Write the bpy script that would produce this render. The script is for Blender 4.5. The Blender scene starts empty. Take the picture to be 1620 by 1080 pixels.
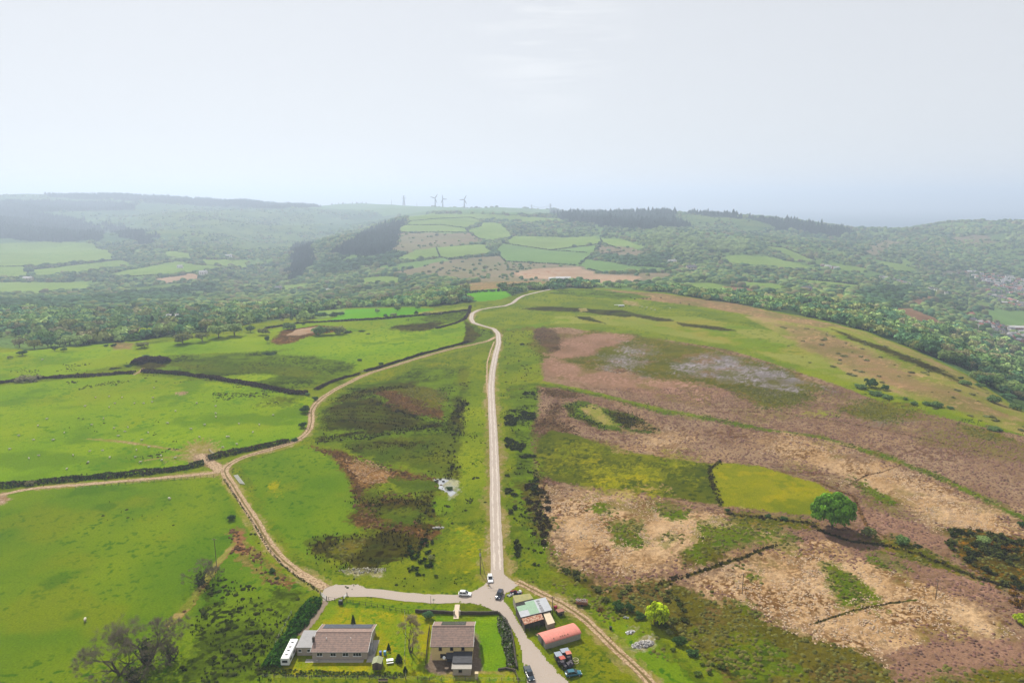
DRAFT = False
import bpy, math, random
import numpy as np
SC = bpy.context.scene
R = math.radians
# ------------------------------------------------------------------ camera, world, sun, exposure
TH = R(11.8); F = 1080.0; H = 120.0            # drone 120 m above the cottages, tilted down
cam = bpy.data.cameras.new('camera'); cam.lens = 24.0; cam.sensor_width = 36.0
cam.clip_start = 0.5; cam.clip_end = 90000
camo = bpy.data.objects.new('camera', cam); SC.collection.objects.link(camo)
camo.location = (0, 0, H); camo.rotation_euler = (math.pi/2-TH, 0, 0); SC.camera = camo
SUN_EL = R(44); SUN_AZ = R(-25)                # azimuth from +Y, clockwise
w = bpy.data.worlds.new('World'); SC.world = w; w.use_nodes = True
nt = w.node_tree; nt.nodes.clear()
def N(t, tree=None, **k):
    n = (tree or nt).nodes.new(t)
    for a, b in k.items(): setattr(n, a, b)
    return n
out = N('ShaderNodeOutputWorld'); bg = N('ShaderNodeBackground'); bg.inputs[1].default_value = 0.082
sky = N('ShaderNodeTexSky', sky_type='NISHITA', sun_disc=False, sun_elevation=SUN_EL, sun_rotation=SUN_AZ,
        altitude=300, air_density=1.0, dust_density=0.7, ozone_density=1.0)
hs = N('ShaderNodeHueSaturation'); hs.inputs['Saturation'].default_value = 0.48; hs.inputs['Value'].default_value = 1.12
nt.links.new(sky.outputs[0], hs.inputs['Color'])
# thin cirrus wisp high in the sky
tc = N('ShaderNodeTexCoord'); mp = N('ShaderNodeMapping', vector_type='POINT')
mp.inputs['Rotation'].default_value = (0, R(20), 0); mp.inputs['Scale'].default_value = (2.2, 2.2, 16)
nt.links.new(tc.outputs['Generated'], mp.inputs[0])
nz = N('ShaderNodeTexNoise'); nz.inputs['Scale'].default_value = 2.6; nz.inputs['Detail'].default_value = 7
nz.inputs['Distortion'].default_value = 0.35
nt.links.new(mp.outputs[0], nz.inputs[0])
dist = N('ShaderNodeVectorMath', operation='DISTANCE'); dist.inputs[1].default_value = (0.045, 0.972, 0.228)
nt.links.new(tc.outputs['Generated'], dist.inputs[0])
mr = N('ShaderNodeMapRange'); mr.inputs[1].default_value = 0.02; mr.inputs[2].default_value = 0.13
mr.inputs[3].default_value = 1; mr.inputs[4].default_value = 0
nt.links.new(dist.outputs['Value'], mr.inputs[0])
mr2 = N('ShaderNodeMapRange'); mr2.inputs[1].default_value = 0.46; mr2.inputs[2].default_value = 0.68
nt.links.new(nz.outputs[0], mr2.inputs[0])
mu = N('ShaderNodeMath', operation='MULTIPLY'); nt.links.new(mr.outputs[0], mu.inputs[0]); nt.links.new(mr2.outputs[0], mu.inputs[1])
mu2 = N('ShaderNodeMath', operation='MULTIPLY'); nt.links.new(mu.outputs[0], mu2.inputs[0]); mu2.inputs[1].default_value = .85
mx = N('ShaderNodeMix', data_type='RGBA'); nt.links.new(mu2.outputs[0], mx.inputs[0])
mx.inputs[7].default_value = (8.6, 8.7, 8.8, 1)
veil = N('ShaderNodeMix', data_type='RGBA'); veil.inputs[0].default_value = 0.82; nt.links.new(hs.outputs[0], veil.inputs[6])
veil.inputs[7].default_value = (6.75, 6.82, 7.0, 1); nt.links.new(veil.outputs[2], mx.inputs[6])
nt.links.new(mx.outputs[2], bg.inputs[0]); nt.links.new(bg.outputs[0], out.inputs[0])
sun = bpy.data.lights.new('sun', 'SUN'); sun.energy = 4.9; sun.angle = R(0.5); sun.color = (1, 0.95, 0.86)
suno = bpy.data.objects.new('sun', sun); SC.collection.objects.link(suno)
sd = np.array([math.sin(SUN_AZ)*math.cos(SUN_EL), math.cos(SUN_AZ)*math.cos(SUN_EL), math.sin(SUN_EL)])
import mathutils
suno.rotation_euler = mathutils.Vector(sd).to_track_quat('Z', 'Y').to_euler(); suno.location = (0, 0, 400)
SC.view_settings.view_transform = 'Standard'; SC.view_settings.look = 'None'
SC.view_settings.exposure = 0.45; SC.view_settings.gamma = 1.0
SC.cycles.max_bounces = 4; SC.cycles.diffuse_bounces = 2; SC.cycles.transparent_max_bounces = 8
SC.cycles.volume_bounces = 0; SC.cycles.use_denoising = True
SC.cycles.use_adaptive_sampling = True; SC.cycles.adaptive_threshold = 0.015

# ------------------------------------------------------------------ noise and helpers
rng = np.random.default_rng(7); random.seed(7)
def _h(ix, iy, seed):
    a = (ix.astype(np.int64)*374761393 + iy.astype(np.int64)*668265263 + seed*1442695041) & 0xffffffff
    a = ((a ^ (a >> 13))*1274126177) & 0xffffffff
    return ((a ^ (a >> 16)) & 0xffff).astype(np.float32)/65535.0
def vn(x, y, seed=0):
    fx = np.floor(x); fy = np.floor(y); tx = (x-fx).astype(np.float32); ty = (y-fy).astype(np.float32)
    ix = fx.astype(np.int64); iy = fy.astype(np.int64)
    tx = tx*tx*(3-2*tx); ty = ty*ty*(3-2*ty)
    a = _h(ix, iy, seed); b = _h(ix+1, iy, seed); c = _h(ix, iy+1, seed); d = _h(ix+1, iy+1, seed)
    return (a*(1-tx)+b*tx)*(1-ty) + (c*(1-tx)+d*tx)*ty
def fbm(x, y, sc, octv=3, seed=0):                      # -1..1
    r = 0; a = 1; t = 0
    for o in range(octv):
        r = r + a*(vn(x/sc*(2**o)+o*17.3, y/sc*(2**o)-o*9.1, seed+o)*2-1); t += a; a *= .55
    return r/t*1.5
def vz(v, Y): return H + Y*math.tan(math.atan((540-v)/F)-TH)

# ------------------------------------------------------------------ terrain heights: one profile per bearing (picture row, distance ahead)
COL = {
 -150:[(562,520),(549,585),(520,760),(500,930),(480,1180),(465,1400),(452,1600),(425,2000),(388,2600),(360,2900),(338,3200),(330,3486),(342,3734),(326,4106),(316,4664),(308,5284)],
 0:[(560,526),(549,585),(520,760),(500,930),(480,1180),(465,1400),(452,1600),(425,2000),(388,2600),(365,2900),(345,3200),(337,3486),(347,3734),(330,4106),(318,4664),(307.5,5284)],
 200:[(552,545),(541,600),(515,780),(495,950),(480,1150),(468,1400),(455,1600),(425,2100),(400,2500),(376,2900),(368,3000),(378,3300),(350,3858),(335,4354),(318,4974),(305.5,5470)],
 330:[(530,595),(512,760),(492,950),(476,1250),(462,1500),(440,1750),(410,2200),(390,2600),(365,3200),(345,3734),(330,4478),(313,5346)],
 430:[(525,610),(505,760),(485,1000),(471,1350),(462,1600),(447,1900),(430,2200),(400,2800),(370,3424),(345,4044),(331,4664),(320,5284)],
 500:[(518,640),(492,900),(475,1150),(460,1450),(440,1750),(415,1950),(388,2250),(398,2700),(370,3424),(345,4044),(332,4664),(323,5160)],
 570:[(505,684),(485,950),(468,1200),(450,1450),(430,1700),(405,1900),(380,2150),(368,2350),(378,3000),(350,4200),(333,5200),(317.5,6200)],
 640:[(490,745),(475,1000),(460,1200),(445,1400),(430,1600),(400,1900),(375,2300),(352,2800),(346,3000),(354,3600),(336,4500),(323,5500)],
 720:[(470,843),(462,900),(452,1150),(440,1330),(425,1580),(400,1900),(375,2300),(350,2800),(337,3300),(338,3700),(331,4300),(327,4900)],
 800:[(464,870),(458,930),(447,1200),(434,1400),(420,1620),(400,1900),(370,2400),(347,2900),(339,3200),(341,3600),(333,4300),(329.5,4800)],
 900:[(462,885),(455,960),(442,1260),(425,1560),(410,1750),(390,2050),(372,2400),(360,2700),(347,3100),(341,3500),(346,3900),(335.5,4700)],
 1050:[(475,815),(464,900),(454,1060),(440,1300),(420,1600),(400,1850),(385,2050),(365,2400),(347,2900),(339,3250),(352,4500)],
 1200:[(505,690),(489,780),(480,870),(470,1010),(455,1220),(440,1450),(420,1720),(400,2000),(375,2500),(357,3000),(346,3400),(360,5000)],
 1300:[(530,600),(508,690),(494,810),(480,950),(460,1200),(440,1500),(420,1800),(400,2150),(378,2700),(362,3150),(372,4500)],
 1370:[(548,550),(526,630),(510,760),(490,960),(470,1200),(450,1500),(425,1900),(402,2300),(384,2800),(371,3300),(374,3900),(364,4800)],
 1450:[(576,490),(556,550),(535,700),(510,900),(490,1150),(465,1500),(440,1900),(415,2186),(390,2558),(366,2992),(353,3364),(366,4480)],
 1530:[(612,430),(594,475),(570,620),(540,850),(510,1100),(480,1500),(450,1900),(425,2186),(395,2558),(366,2992),(350,3426),(366,4480)],
 1620:[(668,355),(654,385),(630,500),(590,740),(550,1040),(510,1380),(470,1750),(440,2062),(415,2310),(386,2682),(361,3054),(347,3426),(362,4480)],
 1780:[(720,310),(700,345),(660,470),(610,680),(560,980),(515,1350),(475,1750),(440,2093),(412,2372),(385,2744),(358,3116),(345,3488),(360,4480)],
}
NS, NL = 401, 620
S0, S1 = -1.3, 1.3; L0, L1 = math.log(40), math.log(45000)
lnY = np.linspace(L0, L1, NL); Yg = np.exp(lnY); Sg = np.linspace(S0, S1, NS)
us = sorted(COL); cs = np.array([(u-810)/(F*math.cos(TH)) for u in us])
prof = []
for u in us:
    p = COL[u]; ys = [30, p[0][1]*.8]; zs = [0, 0]
    for v, Y in p: ys.append(Y); zs.append(vz(v, Y))
    yl = ys[-1]; ys += [yl*1.25, yl*1.7, 20000, 50000]; zs += [zs[-1]-70, -150, -200, -200]
    prof.append(np.interp(Yg, ys, zs))
prof = np.array(prof)
ZG = np.zeros((NS, NL))
for j in range(NL): ZG[:, j] = np.interp(Sg, cs, prof[:, j])
def blur(a, sg, ax):
    r = int(sg*3)+1; k = np.exp(-.5*(np.arange(-r, r+1)/sg)**2); k /= k.sum()
    pad = [(0, 0), (0, 0)]; pad[ax] = (r, r); b = np.pad(a, pad, mode='edge'); o = np.zeros_like(a)
    for i, kk in enumerate(k): o += kk*(b[i:i+a.shape[0], :] if ax == 0 else b[:, i:i+a.shape[1]])
    return o
ZG = blur(blur(ZG, 4, 0), 2.2, 1)
def ss(x, a, b):
    t = np.clip((x-a)/(b-a), 0, 1); return t*t*(3-2*t)
def zt(x, y):                                            # ground height at any point
    x = np.asarray(x, float); y = np.asarray(y, float); Y = np.maximum(y, 41)
    fi = np.clip((x/Y-S0)/(S1-S0)*(NS-1), 0, NS-1.001); fj = np.clip((np.log(Y)-L0)/(L1-L0)*(NL-1), 0, NL-1.001)
    i = fi.astype(int); j = fj.astype(int); a = fi-i; b = fj-j
    z = (ZG[i, j]*(1-a)+ZG[i+1, j]*a)*(1-b) + (ZG[i, j+1]*(1-a)+ZG[i+1, j+1]*a)*b
    far = ss(Y, 950, 2600); fin = 1-ss(Y, 4500, 6000)*.65
    z = z + far*fin*(9*fbm(x, y, 330, 3, 11) + 20*(.4-np.abs(fbm(x+y*.3, y-x*.2, 620, 3, 12))) + ss(Y, 1900, 3000)*34*(.38-np.abs(fbm(x*1.1+y*.35, y*.8-x*.3, 900, 3, 17))))
    mid = ss(Y, 235, 330)*(1-far)
    z = z + mid*(1.1*fbm(x, y, 70, 2, 13)) + .16*ss(Y, 215, 260)*fbm(x, y, 9, 2, 14)
    return z
def rays(uv):
    uv = np.atleast_2d(np.asarray(uv, float)); u = uv[:, 0]; v = uv[:, 1]
    k = np.tan(np.arctan((540-v)/F)-TH); s = (u-810)/F*(math.cos(TH)-k*math.sin(TH))
    return k, s
YS = np.exp(np.linspace(math.log(60), math.log(9000), 1600))
def up(uv):                                              # picture points -> points on the ground (x, y)
    k, s = rays(uv); o = np.zeros((len(k), 2))
    for a in range(0, len(k), 400):
        kk = k[a:a+400, None]; sg = s[a:a+400, None]
        d = H+YS*kk - zt(sg*YS, np.broadcast_to(YS, (len(kk), len(YS))))
        hit = d < 0; any_ = hit.any(1); i = np.where(any_, hit.argmax(1), 1)
        i = np.maximum(i, 1); n = np.arange(len(kk)); d0 = d[n, i-1]; d1 = d[n, i]
        t = np.clip(d0/(d0-d1+1e-9), 0, 1); Y = YS[i-1]*(1-t)+YS[i]*t
        m = np.where(YS > 1000, d/YS, 9).argmin(1); Y = np.where(any_, Y, YS[m])
        o[a:a+400, 0] = s[a:a+400]*Y; o[a:a+400, 1] = Y
    return o
def P(u, v):
    q = up([(u, v)])[0]; return np.array([q[0], q[1], float(zt(q[0], q[1]))])
def dens(pts, step=14, close=False):
    pts = [tuple(p) for p in pts]; pts = pts+[pts[0]] if close else pts; o = []
    for a, b in zip(pts[:-1], pts[1:]):
        n = max(1, int(math.hypot(b[0]-a[0], b[1]-a[1])/step))
        for i in range(n): o.append((a[0]+(b[0]-a[0])*i/n, a[1]+(b[1]-a[1])*i/n))
    if not close: o.append(pts[-1])
    return o
def pip(x, y, poly):
    ins = np.zeros(x.shape, bool); n = len(poly)
    for i in range(n):
        x0, y0 = poly[i]; x1, y1 = poly[(i+1) % n]
        if y0 == y1: continue
        c = ((y0 > y) != (y1 > y)) & (x < (x1-x0)*(y-y0)/(y1-y0)+x0)
        ins ^= c
    return ins
def pld(x, y, pl):                                       # distance to a polyline
    d = np.full(x.shape, 1e9)
    for (x0, y0), (x1, y1) in zip(pl[:-1], pl[1:]):
        dx, dy = x1-x0, y1-y0; L = dx*dx+dy*dy+1e-9
        t = np.clip(((x-x0)*dx+(y-y0)*dy)/L, 0, 1)
        d = np.minimum(d, np.hypot(x-x0-t*dx, y-y0-t*dy))
    return d
def s2l(c): c = np.asarray(c, float)/255; return np.where(c <= .04045, c/12.92, ((c+.055)/1.055)**2.4)
# ------------------------------------------------------------------ land cover: kinds of ground and where each lies
# kind: (colour a, colour b, patch size m, speckle colour, speckle share, speckle size m, relief)
K = {
 'grass':   ((124,140,44),(146,156,60),22,(88,112,34),.12,1.2,.25),
 'lush':    ((112,140,0),(138,157,4),26,(80,116,12),.10,1.5,.2),
 'lushfar': ((134,162,20),(156,175,38),45,(104,140,34),.10,2.5,.2),
 'garden':  ((138,156,16),(172,166,40),5,(112,142,14),.25,.8,.2),
 'lawn':    ((146,172,14),(128,162,12),7,(108,140,10),.15,.8,.2),
 'verge':   ((118,134,30),(142,150,48),6,(84,108,26),.25,.7,.4),
 'rushy':   ((122,142,36),(84,98,26),14,(52,60,20),.35,1.3,.8),
 'topgrass':((150,160,84),(166,168,100),60,(124,138,62),.12,3,.2),
 'dryslope':((172,164,106),(140,146,78),26,(196,170,128),.22,3,.5),
 'brownslope':((166,140,108),(140,132,86),18,(200,168,132),.2,2.5,.6),
 'bog':     ((84,80,32),(62,66,24),12,(48,44,20),.25,1.5,.5),
 'bogdark': ((72,68,30),(88,84,34),9,(40,38,18),.3,1.5,.7),
 'bogolive':((92,108,30),(116,122,36),16,(64,72,22),.22,1.3,.5),
 'rushbrown':((116,88,58),(88,70,42),7,(150,118,84),.25,.9,1.),
 'rushpale':((168,130,92),(126,96,62),5,(206,172,130),.25,.8,1.),
 'scree':   ((176,168,130),(140,140,84),3,(206,200,180),.3,.6,.8),
 'pondmud': ((178,180,172),(192,190,158),4,(160,158,128),.2,.6,.1),
 'olive':   ((116,114,46),(98,100,38),16,(140,124,72),.25,1.6,.8),
 'olivedk': ((96,94,44),(112,104,56),9,(70,66,34),.3,1.3,.9),
 'green2':  ((104,122,46),(122,132,56),8,(76,92,34),.3,1.1,.9),
 'heather': ((150,124,102),(172,148,124),20,(116,90,70),.35,1.8,.9),
 'heathdk': ((122,98,76),(104,88,62),9,(76,58,48),.3,1.4,.9),
 'pink':    ((170,138,118),(150,122,100),15,(186,152,134),.3,1.6,.8),
 'lavender':((150,142,140),(134,126,106),9,(184,176,180),.4,1.8,.8),
 'molinia': ((224,194,160),(204,172,136),8,(132,102,72),.5,.9,1.),
 'yfield':  ((146,148,30),(158,156,44),24,(128,134,30),.15,2.2,.2),
 'dfield':  ((88,98,24),(108,112,26),18,(66,76,18),.2,2.0,.3),
 'mud':     ((186,160,136),(168,140,110),4,(204,182,160),.3,.8,.2),
 'dust':    ((176,158,116),(150,148,80),3,(196,178,146),.3,.7,.3),
 'bare':    ((160,122,92),(130,98,70),4,(190,150,120),.3,.8,.6),
 'paving':  ((158,142,126),(142,126,110),3,(176,160,144),.2,.5,.1),
 'gorse':   ((74,68,32),(98,84,36),6,(176,128,30),.14,1.3,1.),
 'vivid':   ((116,170,70),(126,174,76),40,(108,160,64),.1,3,.1),
 'woodfl':  ((78,96,64),(98,114,76),60,(70,88,50),.2,4,.5),
 'wooddark':((60,78,54),(70,90,58),60,(52,68,46),.2,4,.5),
 'woodpale':((124,150,84),(140,164,96),60,(96,120,66),.2,4,.5),
 'scrub':   ((112,134,84),(132,146,92),70,(88,108,70),.25,6,.5),
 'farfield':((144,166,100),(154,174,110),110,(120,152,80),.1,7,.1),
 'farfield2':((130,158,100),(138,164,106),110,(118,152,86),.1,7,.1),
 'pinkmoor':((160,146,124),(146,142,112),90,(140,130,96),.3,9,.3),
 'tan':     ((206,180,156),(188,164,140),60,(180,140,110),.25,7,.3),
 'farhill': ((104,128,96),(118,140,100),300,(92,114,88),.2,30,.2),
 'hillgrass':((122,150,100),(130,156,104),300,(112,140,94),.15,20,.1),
 'conifer': ((36,52,40),(42,58,42),100,(32,46,36),.2,8,.4),
 'plough':  ((146,116,92),(160,132,104),40,(130,104,82),.2,4,.2),
 'town':    ((116,124,96),(140,134,120),30,(150,140,130),.3,6,.2),
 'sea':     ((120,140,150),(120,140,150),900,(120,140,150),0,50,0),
}
KN = list(K); KI = {n: i for i, n in enumerate(KN)}
LAY = []
def A(kind, *pts, j=1.0): LAY.append((kind, 'p', pts, 0, j))
def Ln(kind, width, *pts, j=1.0): LAY.append((kind, 'l', pts, width, j))
# --- far country
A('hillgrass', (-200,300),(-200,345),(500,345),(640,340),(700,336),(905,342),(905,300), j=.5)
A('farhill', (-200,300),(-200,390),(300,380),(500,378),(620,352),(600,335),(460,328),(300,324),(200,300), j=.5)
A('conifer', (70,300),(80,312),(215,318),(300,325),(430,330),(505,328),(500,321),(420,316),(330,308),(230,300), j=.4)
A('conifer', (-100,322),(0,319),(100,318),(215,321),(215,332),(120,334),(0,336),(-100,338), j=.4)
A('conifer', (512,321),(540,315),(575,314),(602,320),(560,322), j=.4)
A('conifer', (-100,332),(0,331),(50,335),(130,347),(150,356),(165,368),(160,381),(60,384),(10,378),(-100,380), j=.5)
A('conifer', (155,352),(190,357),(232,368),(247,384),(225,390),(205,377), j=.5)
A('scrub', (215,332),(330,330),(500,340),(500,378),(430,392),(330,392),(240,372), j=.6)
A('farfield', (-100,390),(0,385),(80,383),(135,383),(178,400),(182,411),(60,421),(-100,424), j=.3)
A('farfield', (50,427),(190,411),(212,417),(130,431),(60,438), j=.3)
A('farfield', (-100,424),(0,422),(40,421),(47,438),(0,441),(-100,444), j=.3)
A('farfield', (157,436),(275,414),(365,424),(300,432),(200,438), j=.3)
A('farfield', (-100,448),(0,446),(140,446),(150,458),(70,463),(-100,468), j=.3)
A('farfield', (250,397),(303,401),(303,411),(270,406), j=.3)
A('farfield', (312,410),(392,411),(392,423),(330,419), j=.3)
A('tan', (240,441),(300,433),(332,436),(300,444),(255,448), j=.5)
A('scrub', (200,455),(290,445),(340,450),(330,462),(240,466), j=.6)
A('scrub', (330,368),(500,378),(490,392),(420,402),(330,398), j=.8)
A('conifer', (458,392),(485,384),(500,390),(494,412),(485,436),(462,444),(457,425), j=.5)
A('conifer', (520,402),(560,376),(600,357),(638,347),(636,372),(632,402),(592,412),(560,406), j=.6)
A('farfield', (640,356),(650,341),(690,338),(780,339),(905,347),(850,352),(770,346), j=.3)
A('farfield', (633,360),(649,350),(693,346),(745,344),(768,351),(737,361),(742,368),(633,368), j=.25)
A('farfield', (742,365),(773,351),(789,352),(804,365),(815,373),(784,381),(758,378), j=.25)
A('pinkmoor', (632,369),(742,369),(765,380),(740,387),(690,391),(650,398),(626,404), j=.5)
A('farfield', (613,410),(659,396),(690,391),(768,386),(784,401),(711,409),(696,407),(654,412), j=.25)
A('farfield2', (597,427),(602,420),(701,408),(711,412),(670,422),(633,426), j=.25)
A('farfield', (808,373),(945,375),(953,379),(950,385),(870,396),(800,390), j=.25)
A('farfield2', (795,385),(870,396),(945,388),(935,404),(924,412),(914,420),(800,414),(786,400), j=.25)
A('farfield', (953,377),(990,380),(1020,392),(1000,394),(950,385), j=.25)
A('pinkmoor', (952,386),(1000,392),(1022,398),(1025,405),(990,408),(940,404), j=.5)
A('farfield2', (917,418),(930,411),(955,413),(1000,421),(1054,423),(1059,428),(955,432),(930,426), j=.25)
A('pinkmoor', (600,432),(640,428),(700,413),(790,403),(800,414),(914,420),(955,433),(1059,432),(1062,441),(1000,447),(900,447),(800,446),(740,444),(640,436), j=.5)
A('tan', (808,432),(850,425),(915,422),(940,434),(1010,437),(1015,443),(960,449),(900,443),(830,440), j=.5)
A('farfield', (560,440),(610,436),(640,440),(620,448),(570,450), j=.5)
A('farfield', (440,453),(495,448),(505,452),(450,460), j=.4)
A('brownslope', (712,452),(760,446),(850,444),(880,449),(860,455),(800,456),(740,462), j=.3)
A('vivid', (728,466),(745,460),(790,456),(806,461),(808,468),(790,474),(765,478),(742,474), j=.15)
A('topgrass', (790,476),(812,468),(840,458),(870,452),(830,462),(808,474), j=.2)
A('conifer', (870,337),(940,337),(990,331),(1062,328),(1066,350),(1092,355),(1085,362),(1000,362),(930,356),(900,352), j=.4)
A('conifer', (1086,339),(1130,338),(1166,341),(1172,349),(1130,348),(1088,347), j=.2)
A('conifer', (1174,345),(1250,351),(1330,363),(1354,371),(1330,375),(1250,366),(1180,359), j=.2)
A('scrub', (1066,339),(1175,345),(1240,362),(1160,366),(1090,360), j=.6)
A('farfield', (1140,410),(1170,402),(1210,406),(1260,416),(1300,428),(1240,426),(1150,416), j=.4)
A('farfield', (1203,388),(1240,392),(1290,412),(1262,413), j=.3)
A('farfield', (1310,416),(1372,424),(1366,430),(1312,424), j=.3)
A('farfield', (1395,415),(1440,411),(1446,430),(1412,430), j=.4)
A('farfield', (1250,441),(1320,446),(1364,452),(1360,458),(1290,452), j=.3)
A('farfield', (1060,447),(1130,448),(1172,458),(1165,466),(1100,460), j=.3)
A('farfield', (1150,444),(1220,448),(1270,458),(1245,462),(1180,454), j=.3)
A('plough', (1140,452),(1190,456),(1200,468),(1170,466), j=.3)
A('plough', (1404,485),(1440,487),(1490,508),(1482,516),(1425,498), j=.3)
A('farfield2', (1410,490),(1440,500),(1470,516),(1430,508), j=.3)
A('plough', (1430,478),(1475,466),(1490,470),(1455,482), j=.3)
A('farfield2', (1555,500),(1570,490),(1640,492),(1660,522),(1590,516), j=.15)
A('pinkmoor', (1500,375),(1560,372),(1570,384),(1510,386), j=.6)
A('pinkmoor', (1360,400),(1400,376),(1420,380),(1390,405), j=.6)
A('town', (1480,512),(1545,508),(1640,530),(1700,545),(1680,562),(1600,552),(1520,530), j=.5)
A('town', (1470,425),(1560,428),(1640,440),(1700,455),(1700,490),(1600,486),(1570,465),(1500,445), j=.6)
A('dust', (1315,466),(1340,462),(1338,474),(1318,477), j=.4)
A('wooddark', (-200,482),(0,476),(150,471),(300,453),(350,446),(335,462),(300,474),(150,484),(0,496),(-200,505), j=.6)
A('wooddark', (500,420),(560,408),(632,402),(625,418),(560,428),(510,436), j=.8)
A('wooddark', (1350,470),(1400,455),(1450,452),(1430,478),(1380,492), j=.8)
A('wooddark', (1030,402),(1060,404),(1050,420),(1020,415), j=.8)
A('wooddark', (955,405),(1040,410),(1055,424),(1000,420),(950,410), j=.4)
A('woodpale', (1028,365),(1070,363),(1060,385),(1050,396),(1025,390), j=.3)
A('woodpale', (1075,370),(1105,374),(1105,400),(1070,402), j=.3)
A('woodpale', (1120,378),(1190,380),(1180,396),(1120,398), j=.5)
# --- hill-top common and fields: everything nearer
A('grass', (-300,590),(-300,552),(0,549),(60,556),(200,540),(330,530),(430,516),(520,500),(545,487),(690,484),(745,478),(790,474),(808,468),(840,459),(950,455),(1050,463),(1200,487),(1300,506),(1370,524),(1450,554),(1530,592),(1620,652),(1900,780),(1900,1700),(-700,1700), j=.5)
A('lushfar', (-300,600),(-300,560),(0,558),(200,541),(330,530),(430,522),(520,502),(640,496),(735,492),(742,530),(740,541),(690,556),(620,574),(560,588),(560,562),(400,556),(270,562),(215,572),(120,590),(0,604), j=.3)
A('vivid', (523,506),(547,489),(654,486),(690,489),(655,497),(561,504), j=.1)
A('farfield', (480,494),(545,488),(540,498),(500,506), j=.2)
A('topgrass', (655,496),(690,490),(740,484),(742,491),(680,497), j=.2)
A('rushbrown', (425,540),(450,522),(505,514),(540,517),(535,524),(500,530),(470,540),(440,546), j=.4)
A('tan', (455,530),(470,521),(505,516),(505,523),(480,530), j=.2)
A('brownslope', (170,548),(185,541),(212,543),(208,552),(180,553), j=.3)
A('grass', (205,548),(240,535),(330,524),(470,500),(500,498),(440,518),(330,533),(230,545), j=.4)
A('rushy', (215,575),(265,563),(400,557),(450,552),(540,562),(566,575),(560,592),(520,601),(480,612),(430,612),(350,603),(250,592), j=.5)
A('lushfar', (420,560),(520,545),(560,560),(600,575),(565,575),(500,563), j=.4)
A('lushfar', (330,597),(400,590),(440,596),(400,606), j=.4)
A('bogdark', (213,572),(230,565),(265,568),(262,580),(240,586),(216,583), j=.3)
A('lushfar', (-500,790),(-500,620),(0,610),(140,597),(212,592),(350,605),(470,622),(500,630),(480,690),(420,703),(325,722),(300,740),(150,757),(0,772), j=.2)
A('bogolive', (350,640),(480,628),(470,640),(400,636), j=.8)
A('lush', (-700,1700),(-700,800),(0,778),(150,767),(345,757),(368,795),(386,830),(420,880),(470,925),(500,945),(470,1000),(430,1080),(400,1700), j=.2)
A('rushy', (340,905),(420,935),(470,945),(490,975),(450,1020),(425,1080),(330,1100),(285,1080),(300,1000),(325,940), j=.6)
A('lush', (345,905),(410,930),(430,950),(360,960),(330,950), j=.5)
A('rushy', (560,470),(1,1),(1,2), j=0) if False else None
A('rushy', (740,505),(760,520),(780,522),(786,532),(745,545),(737,541), j=.3)
A('bogdark', (734,504),(744,514),(752,524),(762,530),(748,541),(730,547),(737,525), j=.2)
A('rushy', (700,494),(742,490),(742,505),(700,512),(660,506), j=.4)
A('bogdark', (622,514),(700,508),(700,516),(650,526),(615,522), j=.9)
# triangle between lane and road
A('verge', (493,690),(500,650),(520,628),(560,606),(650,574),(780,543),(772,600),(774,700),(776,850),(770,910),(725,935),(560,925),(500,905),(450,870),(400,800),(365,745),(400,722),(470,702), j=.15)
A('lush', (380,735),(440,712),(490,700),(540,740),(560,790),(572,840),(510,850),(480,860),(500,900),(450,860),(405,795), j=.4)
A('garden', (425,765),(450,752),(470,770),(450,785), j=.8)
A('rushy', (506,650),(560,608),(620,600),(660,580),(742,582),(742,700),(640,690),(548,700),(510,690), j=.4)
A('bog', (585,629),(611,641),(650,651),(662,664),(690,673),(662,680),(515,680),(503,664),(524,641),(560,632), j=.4)
A('rushbrown', (590,622),(640,612),(660,630),(700,650),(700,664),(655,652),(615,640), j=.5)
A('olive', (600,618),(640,608),(690,610),(705,640),(670,645),(640,625), j=.6)
A('bogdark', (560,619),(600,612),(660,603),(665,608),(610,620),(540,634),(515,636), j=.4)
A('bogolive', (722,580),(743,580),(745,632),(728,632), j=.4)
A('bogdark', (728,630),(745,630),(746,650),(741,700),(727,748),(700,762),(697,748),(720,702),(714,660), j=.8)
A('bogolive', (548,700),(640,690),(733,690),(728,738),(700,750),(640,738),(560,716), j=.5)
A('bogdark', (555,707),(640,698),(700,700),(640,706),(560,711), j=.5)
A('bogdark', (500,690),(560,684),(700,668),(700,674),(560,690),(500,697), j=.4)
A('rushbrown', (482,701),(541,714),(568,727),(633,745),(664,752),(689,760),(690,772),(664,768),(627,753),(600,766),(590,783),(670,785),(698,805),(690,845),(667,858),(639,838),(578,834),(563,820),(554,783),(551,759),(533,728),(508,713), j=.4)
A('rushpale', (545,728),(570,730),(620,748),(615,758),(590,768),(570,764),(555,745), j=.4)
A('bogdark', (556,770),(566,790),(640,790),(690,778),(697,800),(690,830),(672,845),(650,820),(585,812),(560,800), j=.7)
A('bogolive', (600,806),(650,800),(672,815),(655,830),(600,826), j=.4)
A('bogolive', (575,768),(598,764),(600,790),(570,788), j=.5)
A('bogolive', (612,755),(664,757),(694,764),(680,778),(630,775), j=.3)
A('bogdark', (482,857),(522,842),(578,848),(612,833),(649,842),(672,861),(641,882),(596,894),(547,894),(513,888),(488,873), j=.5)
A('olive', (520,874),(547,856),(578,852),(568,874),(545,888), j=.4)
A('bog', (565,880),(585,860),(640,862),(636,880),(600,890), j=.5)
A('scree', (540,900),(580,893),(608,903),(606,911),(570,907),(545,907), j=.4)
A('pondmud', (683,758),(700,757),(720,759),(733,762),(731,772),(722,780),(712,787),(706,779),(693,773),(694,765), j=.2)
A('lush', (686,790),(705,785),(718,795),(712,808),(690,815), j=.3)
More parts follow.
